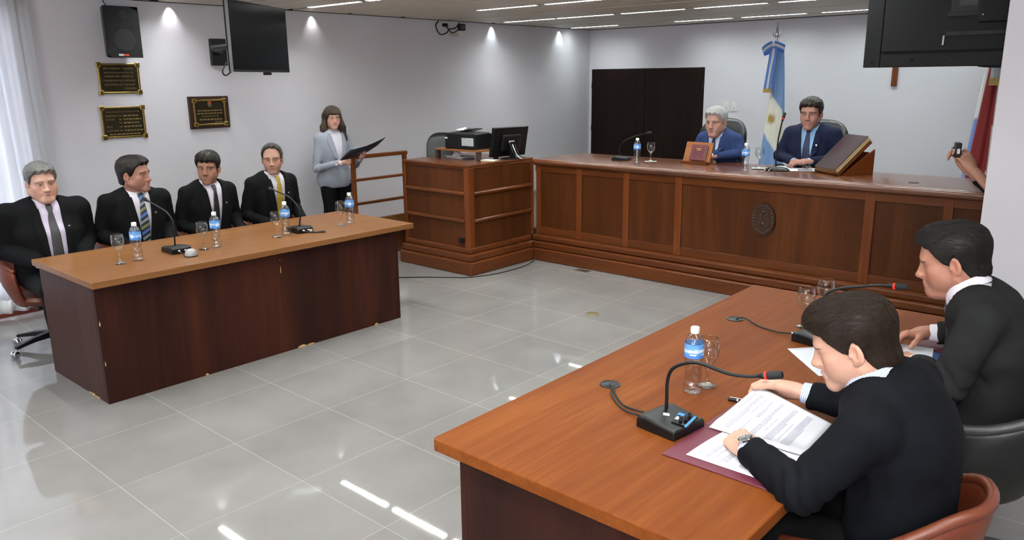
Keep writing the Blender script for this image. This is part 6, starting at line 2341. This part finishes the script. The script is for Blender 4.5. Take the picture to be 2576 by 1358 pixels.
    hc = np.array(srgb(*dark)[:3]) * (1 - w_) + np.array(srgb(*lite)[:3]) * w_ * 0.8 + np.array(srgb(*dark)[:3]) * w_ * 0.2
    hm = [(hV @ Rh.T * hs + hp, hF, 0, hc)]
    if nstr:
        sel = hV[fh(hV) > 0.004]
        s_ = strands(g, sel, nstr, 0.05 if not long_hair else 0.11, (dark, lite), 5, flow, lift=0.0022 if fine_strands else 0.003, r0=0.0004 if fine_strands else 0.0008)
        hm.append((s_[0] @ Rh.T * hs + hp, s_[1], 0, s_[2]))
    mesh_np('hair', hm, M_hair, body)
    return body, dict(chest=chest, f_j=f_j, Rc=Rc, hp=hp, Rh=Rh, zn=zn)


def long_hair_sdf(p):
    skull = union([ell((0, -0.016, 0.034), (0.074, 0.097, 0.082)), ell((0, 0.034, 0.038), (0.060, 0.053, 0.062))], 0.03)
    falls = []
    for s in (-1, 1):
        falls.append(cone((s * 0.074, -0.01, 0.04), (s * 0.100, 0.0, -0.10), 0.022, 0.034))
        falls.append(cone((s * 0.100, 0.0, -0.10), (s * 0.122, 0.02, -0.235), 0.034, 0.026))
        falls.append(cone((s * 0.05, -0.07, 0.02), (s * 0.07, -0.085, -0.2), 0.045, 0.035))
    falls.append(cone((0, -0.085, 0.0), (0, -0.10, -0.2), 0.05, 0.04))
    ff = union(falls, 0.03)
    def f(P):
        x, y, z = P[:, 0], P[:, 1], P[:, 2]
        a = np.abs(np.arctan2(x, y + 0.01))
        zl = np.interp(a, [0, 0.55, 0.75, 1.0, PI], [0.034, 0.030, 0.00, -0.3, -0.4]) + 0.004 * np.sin(x * 190)
        t = np.clip((z - zl) / 0.02, -1, 1)
        th = np.where(t < 0, 0.03 * t, 0) + np.clip(t, 0, 1) * 0.017
        d = smin(skull(P) - th, ff(P), 0.02)
        return d + 0.0022 * np.sin(x * 260 + 4 * np.sin(z * 22) + y * 200) + 0.0018 * np.sin(np.arctan2(x, y) * 38 + z * 25)
    return f


def seated(hz=0.56, lean=0.03, bend=0.0, y0=0.0, top=0.50):
    return [(0, y0, hz), (0, y0 + lean * 0.2 - 0.005 + bend * 0.15, hz + top * 0.34), (0, y0 + lean * 0.55 + bend * 0.45, hz + top * 0.69), (0, y0 + lean + bend, hz + top)]


def local(loc, rot):
    c, s = math.cos(-rot), math.sin(-rot)
    def f(p, vec=False):
        x, y, z = p
        if not vec:
            x, y, z = x - loc[0], y - loc[1], z - loc[2]
        return A3(c * x - s * y, s * x + c * y, z)
    return f


def lap_arms(z=0.67, thick=1.0, y=0.27, sx=0.27):
    d = dict(thick=thick)
    for s, k in ((1, 'R'), (-1, 'L')):
        d[k] = dict(elbow=(s * sx, -0.01, 0.755), wrist=(s * 0.13, y, z), fwdv=(-s * 0.5, 0.8, -0.1), back=(0, 0.2, 1), curl=RELAX)
    return d


SK1, SK2, SK3, SK4 = (196, 152, 134), (160, 114, 98), (152, 110, 90), (172, 130, 112)
FX = face(1, 0)
# --- the four men at the long desk
person('stout grey-haired man in a dark suit at the near end of the long desk', (-5.93, 1.84, 0), FX, seated(0.56, 0.05, top=0.475), (0, 0.085, 1.186),
       dict(skin=SK1, brow=(88, 78, 72), hair=((84, 82, 80), (150, 148, 146)), style='short', fat=0.010, jaw=1.14, stubble=0.0, vol=0.9),
       lap_arms(0.675, 1.12, 0.28, 0.262), C_black, C_pink, T_dots, C_trous, hyaw=-0.06, hpitch=0.06, hroll=0.05, hs=1.04, W=1.24, D=1.12, belly=0.05, vz=-0.26, vopen=0.05, tw=1.16)
person('man in a black suit and blue-green striped tie, seated at the long desk', (-5.93, 2.46, 0), FX, seated(0.56, 0.04, top=0.475), (0, 0.075, 1.180),
       dict(skin=SK2, brow=(30, 24, 22), hair=((22, 19, 18), (52, 46, 42)), style='short', fat=0.004, jaw=1.08, stubble=0.35),
       lap_arms(0.675, 1.04, 0.27, 0.25), C_black2, C_white, T_multi, C_trous, hyaw=0.64, hpitch=0.0, hs=1.03, W=1.10, belly=0.015, vz=-0.24, vopen=0.02, tw=1.06)
person('dark-haired man in a black suit and thin black tie at the long desk', (-5.93, 3.03, 0), FX, seated(0.56, 0.04, top=0.475), (0, 0.075, 1.178),
       dict(skin=SK3, brow=(24, 20, 18), hair=((20, 17, 16), (46, 40, 36)), style='fringe', long=1.04, jaw=0.95, stubble=0.4, vol=1.15),
       lap_arms(0.675, 0.98, 0.27, 0.235), C_black2, C_white, T_blackt, C_trous, hyaw=-0.72, hpitch=0.02, hroll=-0.03, hs=1.0, gaze=(0.35, 0), W=0.97, vz=-0.22, vopen=0.02)
person('balding man in a black suit and mustard yellow tie at the long desk', (-5.93, 3.60, 0), FX, seated(0.56, 0.04, top=0.49), (0, 0.075, 1.20),
       dict(skin=SK4, brow=(46, 38, 34), hair=((44, 40, 38), (92, 88, 84)), style='reced', long=1.03, jaw=0.96, stubble=0.25, vol=0.6),
       lap_arms(0.675, 0.98, 0.29, 0.24), C_black2, C_white, T_yellow, C_trous, hyaw=-0.62, hpitch=0.02, hs=0.99, gaze=(0.2, 0), W=0.98, vz=-0.22, vopen=0.016)

# --- the woman by the wall
WLOC, WROT = (-6.78, 4.88, 0.0), face(1, -0.12)
wl = local(WLOC, WROT)
warm = dict(R=dict(elbow=(0.215, 0.03, 0.965), wrist=(0.045, 0.245, 1.03), fwdv=(-0.85, 0.45, 0.1), back=(0.35, 0.9, -0.1), curl=((0.7, 0.9, 0.5),) * 4, thumb=(0.5, -0.5, 0.3), gap=0.012),
            L=dict(elbow=(-0.22, 0.05, 0.98), wrist=(-0.16, 0.29, 1.07), fwdv=(0.1, 0.9, 0.4), back=(-0.7, 0.1, -0.6), curl=((0.5, 0.7, 0.4),) * 4), hsize=0.9, thick=0.95)
person('standing woman with long brown hair in a light grey blazer holding an open dark folder', WLOC, WROT,
       [(0, 0, 0.86), (0, 0.005, 1.01), (0, 0.01, 1.16), (0, -0.005, 1.315)], (0, 0.035, 1.462),
       dict(skin=(200, 152, 134), brow=(70, 54, 44), hair=((40, 31, 26), (92, 74, 58)), style='full', jaw=0.86, nose=0.85, lip=(176, 74, 76), neck_r=0.048, open=0.0052),
       warm, C_blazer, C_white, None, C_trous, hyaw=-0.25, hpitch=0.03, hs=0.93, W=0.98, sw=0.15, vz=-0.16, vopen=0.012, legs='stand', female=True, long_hair=True, pin=False, nstr=900, gaze=(0.5, 0))
fd = thing('document_folder', 'open dark blue folder in the hands of the standing woman', 'folder', WLOC)
fd.rotation_euler = (0, 0, WROT)
def fleaf(name, pts, mat, par, th=0.004):
    a, b_, c, d = [Vector(p) for p in pts]
    rows = []
    for i in range(9):
        u = i / 8
        rows.append([(a * (1 - u) + b_ * u) * (1 - v) + (d * (1 - u) + c * u) * v + Vector((0, 0.012 * math.sin(u * PI), 0)) for v in (0, 0.5, 1)])
    return obj(name, MB().grid(rows), mat, par, smooth='all', solid=th)
M_fold = plain('dark_blue_card', (24, 30, 46), 0.5)
fleaf('front_cover', [(0.10, 0.30, 1.055), (-0.115, 0.335, 1.09), (-0.10, 0.50, 1.20), (0.05, 0.45, 1.17)], M_fold, fd)
fleaf('back_cover', [(-0.115, 0.335, 1.09), (-0.315, 0.37, 1.19), (-0.345, 0.47, 1.27), (-0.10, 0.50, 1.20)], M_fold, fd)
fleaf('inner_sheet', [(0.06, 0.315, 1.066), (-0.10, 0.34, 1.092), (-0.095, 0.495, 1.206), (0.03, 0.45, 1.18)], M_paper, fd, 0.001)

# --- the two judges behind the bench
def bench_arms(z=1.075, dx=0.25, wy=0.30, r=None, l=None):
    d = dict(thick=1.0)
    d['R'] = dict(elbow=(dx, 0.06, z + 0.03), wrist=(0.06, wy, z), fwdv=(-0.9, 0.35, -0.05), back=(0, 0.1, 1), curl=RELAX)
    d['L'] = dict(elbow=(-dx, 0.06, z + 0.03), wrist=(-0.06, wy + 0.05, z + 0.012), fwdv=(0.9, 0.3, -0.05), back=(0, 0.1, 1), curl=RELAX)
    return d
person('white-haired man in a blue suit sitting behind the small bookstand', (-3.63, 7.24, 0), PI, seated(0.86, 0.05, top=0.42), (0, 0.13, 1.405),
       dict(skin=(172, 130, 116), brow=(120, 110, 104), hair=((150, 150, 150), (224, 224, 224)), style='short', fat=0.006, jaw=1.06, long=1.04, vol=1.0, open=0.0034),
       bench_arms(1.075, 0.25, 0.27), C_blue, C_pblue, T_navy, C_trous, hyaw=0.0, hpitch=0.10, hs=1.10, W=1.0, belly=0.02, vz=-0.2, vopen=0.02, pin=False,
       legs=[((0.12, 0.36, 0.76), (-0.12, 0.36, 0.76)), ((0.12, 0.30, 0.40), (-0.12, 0.30, 0.40))])
person('dark-haired man in a navy suit and light blue shirt sitting behind the tall microphone', (-2.73, 7.26, 0), face(0.05, -1), seated(0.88, 0.05, top=0.485), (0, 0.12, 1.50),
       dict(skin=(158, 114, 100), brow=(52, 42, 36), hair=((34, 28, 24), (62, 52, 44)), style='full', long=1.06, jaw=1.0, vol=1.0, open=0.0034, stubble=0.15),
       bench_arms(1.08, 0.28, 0.27), C_navy, C_lblue, T_navy, C_trous, hyaw=0.06, hpitch=0.05, hs=1.10, W=1.08, belly=0.02, vz=-0.22, vopen=0.02, pin='white',
       legs=[((0.12, 0.36, 0.76), (-0.12, 0.36, 0.76)), ((0.12, 0.30, 0.40), (-0.12, 0.30, 0.40))])

# --- the two men at the near desk
L1, R1 = (-0.50, 2.17, 0), face(-1, 0.03)
l1 = local(L1, R1)
a1 = dict(L=dict(elbow=l1((-0.668, 1.885, 0.772)), wrist=l1((-0.858, 1.978, 0.800)), fwdv=l1((-0.75, 0.62, -0.10), True), back=l1((-0.25, -0.25, 1), True), curl=((0.55, 0.85, 0.6), (0.65, 1.0, 0.6), (0.75, 1.1, 0.6), (0.85, 1.1, 0.65)), thumb=(0.25, 0.25, 0.3), h=0.0017, gap=0.012, spread=0.02),
          R=dict(elbow=l1((-0.64, 2.45, 0.81)), wrist=l1((-0.900, 2.412, 0.826)), fwdv=l1((-0.97, -0.10, 0.0), True), back=l1((0.05, 0.75, 0.66), True), curl=((0.75, 0.75, 0.35), (0.95, 0.85, 0.4), (1.05, 0.9, 0.4), (1.1, 0.95, 0.45)), thumb=(0.42, 0.32, 0.3), h=0.0017, gap=0.045, spread=0.03), thick=1.13)
p1, i1 = person('man in a navy jacket and striped shirt in the foreground, lifting a page', L1, R1,
       [l1((-0.50, 2.17, 0.55)), l1((-0.49, 2.17, 0.72)), l1((-0.505, 2.165, 0.89)), l1((-0.578, 2.15, 1.004))], l1((-0.655, 2.15, 1.113)),
       dict(skin=(200, 154, 134), brow=(64, 46, 36), hair=((25, 17, 12), (56, 40, 29)), style='full', long=1.02, jaw=0.98, vol=1.25, open=0.0022, lid=0.3, stubble=0.12),
       a1, C_navydark, S_stripe, None, C_trous, hyaw=0.26, hpitch=0.36, hs=1.0, gaze=(0, 0.5), hh=0.0020, hj=0.0075, nstr=9000, fine_strands=True, vz=-0.2, W=1.04, D=1.0, pin=False, strips=False, ring0=0.85, cuff=0.022, tw=1.0,
       legs=[(l1((-0.95, 2.30, 0.54)), l1((-0.95, 2.05, 0.54))), (l1((-0.92, 2.30, 0.1)), l1((-0.92, 2.05, 0.1)))])
L2, R2 = (-0.48, 3.12, 0), face(-1, -0.15)
l2 = local(L2, R2)
a2 = dict(L=dict(elbow=l2((-0.545, 2.84, 0.80)), wrist=l2((-0.685, 3.00, 0.806)), fwdv=l2((-0.8, 0.6, -0.1), True), back=l2((-0.1, -0.2, 1), True), curl=RELAX, h=0.0022, gap=0.02),
          R=dict(elbow=l2((-0.60, 3.42, 0.82)), wrist=l2((-0.745, 3.385, 0.812)), fwdv=l2((-0.8, -0.62, -0.1), True), back=l2((-0.1, 0.5, 0.9), True), curl=((0.5, 0.6, 0.3), (0.6, 0.7, 0.4), (0.7, 0.8, 0.4), (0.8, 0.8, 0.4)), thumb=(0.6, 0.5, 0.3), h=0.0022, gap=0.035), thick=1.06)
p2, i2 = person('dark-haired man in a dark grey suit reading beside the white partition', L2, R2,
       [l2((-0.48, 3.12, 0.55)), l2((-0.465, 3.12, 0.73)), l2((-0.47, 3.115, 0.92)), l2((-0.56, 3.115, 1.065))], l2((-0.635, 3.12, 1.175)),
       dict(skin=(180, 126, 106), brow=(26, 22, 20), hair=((20, 18, 18), (50, 46, 44)), style='short', long=1.0, jaw=1.06, fat=0.005, vol=1.1, open=0.0024, lid=0.4, stubble=0.2),
       a2, C_grey, C_white, T_grey, C_trous, hyaw=0.0, hpitch=0.25, hs=1.04, gaze=(0, 0.45), hh=0.0024, hj=0.008, nstr=6000, fine_strands=True, vz=-0.24, W=1.12, D=1.02, belly=0.02, folds=1.5, pin=False, strips=False, ring0=0.5, cuff=0.03, tw=1.05,
       legs=[(l2((-0.92, 3.25, 0.54)), l2((-0.92, 2.98, 0.54))), (l2((-0.90, 3.25, 0.1)), l2((-0.90, 2.98, 0.1)))])

# --- the person with the camera, mostly behind the partition
L3, R3 = (-0.64, 5.58, 0), face(-0.85, 0.5)
l3 = local(L3, R3)
C_dark = cloth('dark_grey_top', (30, 32, 34))
a3 = dict(R=dict(elbow=l3((-0.84, 5.72, 0.985)), wrist=l3((-1.135, 5.60, 1.262)), fwdv=l3((-0.45, -0.25, 0.85), True), back=l3((0.4, 0.8, 0.45), True), curl=((0.5, 0.9, 0.6), (0.6, 1.0, 0.6), (0.7, 1.0, 0.6), (0.7, 1.0, 0.6)), bare=True, gap=0.10),
          L=dict(elbow=l3((-0.80, 5.40, 1.02)), wrist=l3((-1.07, 5.49, 1.262)), fwdv=l3((-0.6, 0.1, 0.8), True), back=l3((0.5, -0.75, 0.4), True), curl=((0.5, 0.9, 0.6), (0.6, 1.0, 0.6), (0.7, 1.0, 0.6), (0.7, 1.0, 0.6)), bare=True, gap=0.19))
person('person half hidden behind the white partition, holding up a small camera with both hands', L3, R3,
       [l3((-0.64, 5.58, 0.92)), l3((-0.64, 5.58, 1.10)), l3((-0.64, 5.58, 1.27)), l3((-0.65, 5.585, 1.43))], l3((-0.67, 5.60, 1.59)),
       dict(skin=(196, 142, 122), brow=(40, 32, 28), hair=((36, 30, 26), (70, 58, 50)), style='short'),
       a3, C_dark, C_dark, None, C_trous, legs='stand', lapel=False, pin=False, vz=0.12, cuff=-0.01, nstr=300, hand_h=0.0028)
cm = thing('compact_camera', 'small black camera held up in two hands at the partition edge', 'camera', (-1.175, 5.53, 1.372), face(-1, -0.35))
obj('camera_body', MB().box(-0.05, 0.05, -0.016, 0.016, -0.046, 0.046), M_black, cm, bevel=0.006)
obj('lens_barrel', MB().lathe([(0.02, 0), (0.02, 0.016), (0.016, 0.02), (0.001, 0.02)], 20, (0.01, 0.012, 0), M=Matrix.Rotation(-PI / 2, 4, 'X')), M_steel, cm, smooth=True)
obj('rear_screen', MB().box(-0.035, 0.03, -0.0135, -0.012, -0.024, 0.024), M_blackgloss, cm)
obj('side_sticker', MB().box(-0.0515, -0.05, -0.008, 0.008, -0.02, 0.01), M_white, cm)

# ================================================================== what the two reading men have on the desk
M_mar = plain('burgundy_cover', (92, 26, 46), 0.55, noise=0.08, nscale=60)
fo = thing('document_folder', 'open burgundy folder on the near desk under the foreground documents', 'folder', (-0.9, 2.13, 0.75), 0)
obj('cover_leaf', MB().box(-0.175, 0.21, -0.262, -0.004, 0.0, 0.005), M_mar, fo, bevel=0.002)
obj('cover_leaf', MB().box(-0.175, 0.21, 0.004, 0.262, 0.0, 0.005), M_mar, fo, bevel=0.002)
obj('fold_strip', MB().box(-0.175, 0.21, -0.004, 0.004, 0.0, 0.003), M_mar, fo)


def printed_sheet(label, grid_fn, blocks, group):
    """sheet given by grid_fn(u, v): u along the lines of print, v down the page"""
    t = thing('printed_page', label, 'page', (0, 0, 0), 0, group)
    n, m = 16, 20
    obj('sheet', MB().grid([[grid_fn(j / m, i / n) for j in range(m + 1)] for i in range(n + 1)]), M_paper, t, smooth='all', solid=0.0006)
    ink = MB()
    rr = random.Random(len(blocks) * 7 + 1)
    def seg(u0, u1, v, h):
        k = max(1, int((u1 - u0) / 0.05))
        for q in range(k):
            a, b_ = u0 + (u1 - u0) * q / k, u0 + (u1 - u0) * (q + 1) / k
            vs = []
            for uu, vv in ((a, v), (b_, v), (b_, v + h), (a, v + h)):
                p = Vector(grid_fn(uu, vv))
                px = Vector(grid_fn(min(1, uu + 0.01), vv)) - p
                py = Vector(grid_fn(uu, min(1, vv + 0.01))) - p
                nn = px.cross(py)
                nn = nn.normalized() if nn.length > 0 else Vector((0, 0, 1))
                if nn.z < 0:
                    nn = -nn
                vs.append(p + nn * 0.0007)
            ink.add(vs, [(0, 1, 2, 3)])
    for v0, nlines, u0, u1, lead in blocks:
        for i in range(nlines):
            u = u0
            end = u1 if i < nlines - 1 or nlines == 1 else u0 + (u1 - u0) * 0.6
            while u < end - 0.01:
                ln = rr.uniform(0.012, 0.05)
                seg(u, min(end, u + ln), v0 + i * lead, lead * 0.42)
                u += ln + 0.008
    obj('print', ink, M_ink, t, label='pale grey-blue lines of print')
    return t


def lower(u, v):        # near leaf: y 1.90..2.11, x -1.02..-0.72
    x = -1.015 + 0.30 * v
    y = 1.905 + 0.207 * u
    return (x + 0.012 * u, y, 0.7565 + 0.003 * math.sin(u * PI))
printed_sheet('lower printed page in the burgundy folder, nearest the desk corner', lower,
              [(0.08, 1, 0.12, 0.3, 0.02), (0.16, 2, 0.12, 0.85, 0.022), (0.24, 1, 0.25, 0.7, 0.02), (0.32, 3, 0.12, 0.85, 0.022), (0.5, 4, 0.12, 0.85, 0.022), (0.68, 5, 0.12, 0.85, 0.022)], 'printed pages in the burgundy folder')
def under(u, v):
    return (-1.045 + 0.30 * v, 2.125 + 0.225 * u, 0.7562 + 0.0015 * math.sin(u * PI))
printed_sheet('printed page lying under the lifted page', under, [(0.04, 1, 0.1, 0.5, 0.02), (0.1, 3, 0.1, 0.5, 0.02)], 'printed pages in the burgundy folder')
def upper(u, v):        # the page being lifted by its far corner
    x = -1.05 + 0.30 * v
    y = 2.112 + 0.228 * u
    k = max(0.0, u - 0.25) / 0.75
    lift = 0.075 * k ** 1.4 * (1 - 0.75 * v)
    return (x + 0.045 * k * (1 - v), y + 0.02 * k * (1 - v), 0.7585 + lift + 0.012 * math.sin(u * PI) * (1 - 0.3 * v))
printed_sheet('printed page being lifted by its corner by the man in the striped shirt', upper,
              [(0.06, 1, 0.55, 0.9, 0.016), (0.13, 3, 0.12, 0.9, 0.02), (0.22, 1, 0.55, 0.85, 0.016), (0.28, 2, 0.12, 0.42, 0.02), (0.30, 2, 0.5, 0.85, 0.02), (0.40, 3, 0.12, 0.9, 0.02), (0.5, 1, 0.3, 0.6, 0.016), (0.56, 4, 0.12, 0.9, 0.02), (0.68, 1, 0.2, 0.6, 0.016), (0.73, 5, 0.12, 0.9, 0.02)], 'printed pages in the burgundy folder')
pn = thing('ballpoint_pen', 'black and silver pen on the near desk beside the lifted page', 'pen', (-1.06, 2.375, 0.756), 0.25)
obj('barrel', MB().tube([(-0.02, 0, 0), (0.07, 0, 0)], 0.006, 12), M_black, pn, smooth=True)
obj('cap', MB().tube([(-0.05, 0, 0), (-0.02, 0, 0)], 0.0065, 12), M_black, pn, smooth=True)
obj('clip', MB().box(-0.045, 0.0, -0.002, 0.002, 0.006, 0.0085), M_chrome, pn)
obj('band', MB().tube([(-0.021, 0, 0), (-0.016, 0, 0)], 0.007, 12), M_chrome, pn, smooth=True)
sheet('paper_sheet', 'white sheet on the near desk in front of the dark-haired reader', ((-1.165, 3.0), (-0.955, 2.78), (-0.78, 2.98), (-0.99, 3.20)), 0.751)
bf = thing('blue_booklet', 'dark blue booklet under the hands of the dark-haired reader', 'booklet', (-0.74, 3.20, 0.75), 0.2)
obj('cover', MB().box(-0.08, 0.14, -0.12, 0.10, 0.0, 0.01), plain('blue_card', (34, 58, 110), 0.5), bf, bevel=0.002)
obj('page_block', MB().box(-0.083, 0.137, -0.118, 0.098, 0.002, 0.008), M_paper, bf)
obj('inner_sheet', MB().box(-0.12, 0.06, 0.0, 0.14, 0.010, 0.0112), M_paper, bf)
rf = thing('document_folder', 'closed burgundy folder beside the dark-haired reader', 'folder', (-0.68, 3.48, 0.75), -0.1)
obj('cover', MB().box(-0.09, 0.07, -0.13, 0.13, 0.0, 0.006), M_mar, rf, bevel=0.002)
obj('sheets', MB().box(-0.088, 0.066, -0.126, 0.126, 0.0015, 0.0045), M_paper, rf)

# wrist watch and ring of the foreground man, in his own frame
Mw = hand_frame(A3(a1['L']['wrist']), A3(a1['L']['fwdv']), A3(a1['L']['back']))
MW = Matrix(Mw.tolist())
wt = obj('wristwatch', MB().lathe([(0.030, -0.008), (0.0315, -0.008), (0.0315, 0.008), (0.030, 0.008), (0.030, -0.008)], 28, caps=False, M=MW @ Matrix.Translation((0, 0.0, 0)) @ Matrix.Rotation(PI / 2, 4, 'X') @ Matrix.Diagonal((1, 0.88, 1, 1))), M_black, p1, smooth=True, label='black watch strap')
Mf = MW @ Matrix.Translation((0.0, 0.0, 0.0275))
obj('watch_case', MB().lathe([(0.019, -0.003), (0.021, 0.0), (0.021, 0.006), (0.0185, 0.008), (0.0175, 0.0068)], 32, caps=False, M=Mf), M_chrome, wt, smooth=True, label='steel watch case')
dl = MB().lathe([(0.0178, 0.0068), (0.001, 0.0069)], 32, M=Mf)
obj('watch_dial', dl, M_blackgloss, wt)
hd = MB()
for k in range(12):
    a = k * PI / 6
    hd.box(-0.0006, 0.0006, 0.0125, 0.0155, 0.0069, 0.0074, 0, Mf @ Matrix.Rotation(a, 4, 'Z'))
hd.box(-0.0008, 0.0008, -0.002, 0.009, 0.0072, 0.0078, 0, Mf @ Matrix.Rotation(0.9, 4, 'Z'))
hd.box(-0.0006, 0.0006, -0.002, 0.013, 0.0074, 0.008, 0, Mf @ Matrix.Rotation(-0.8, 4, 'Z'))
obj('watch_hands', hd, M_chrome, wt)
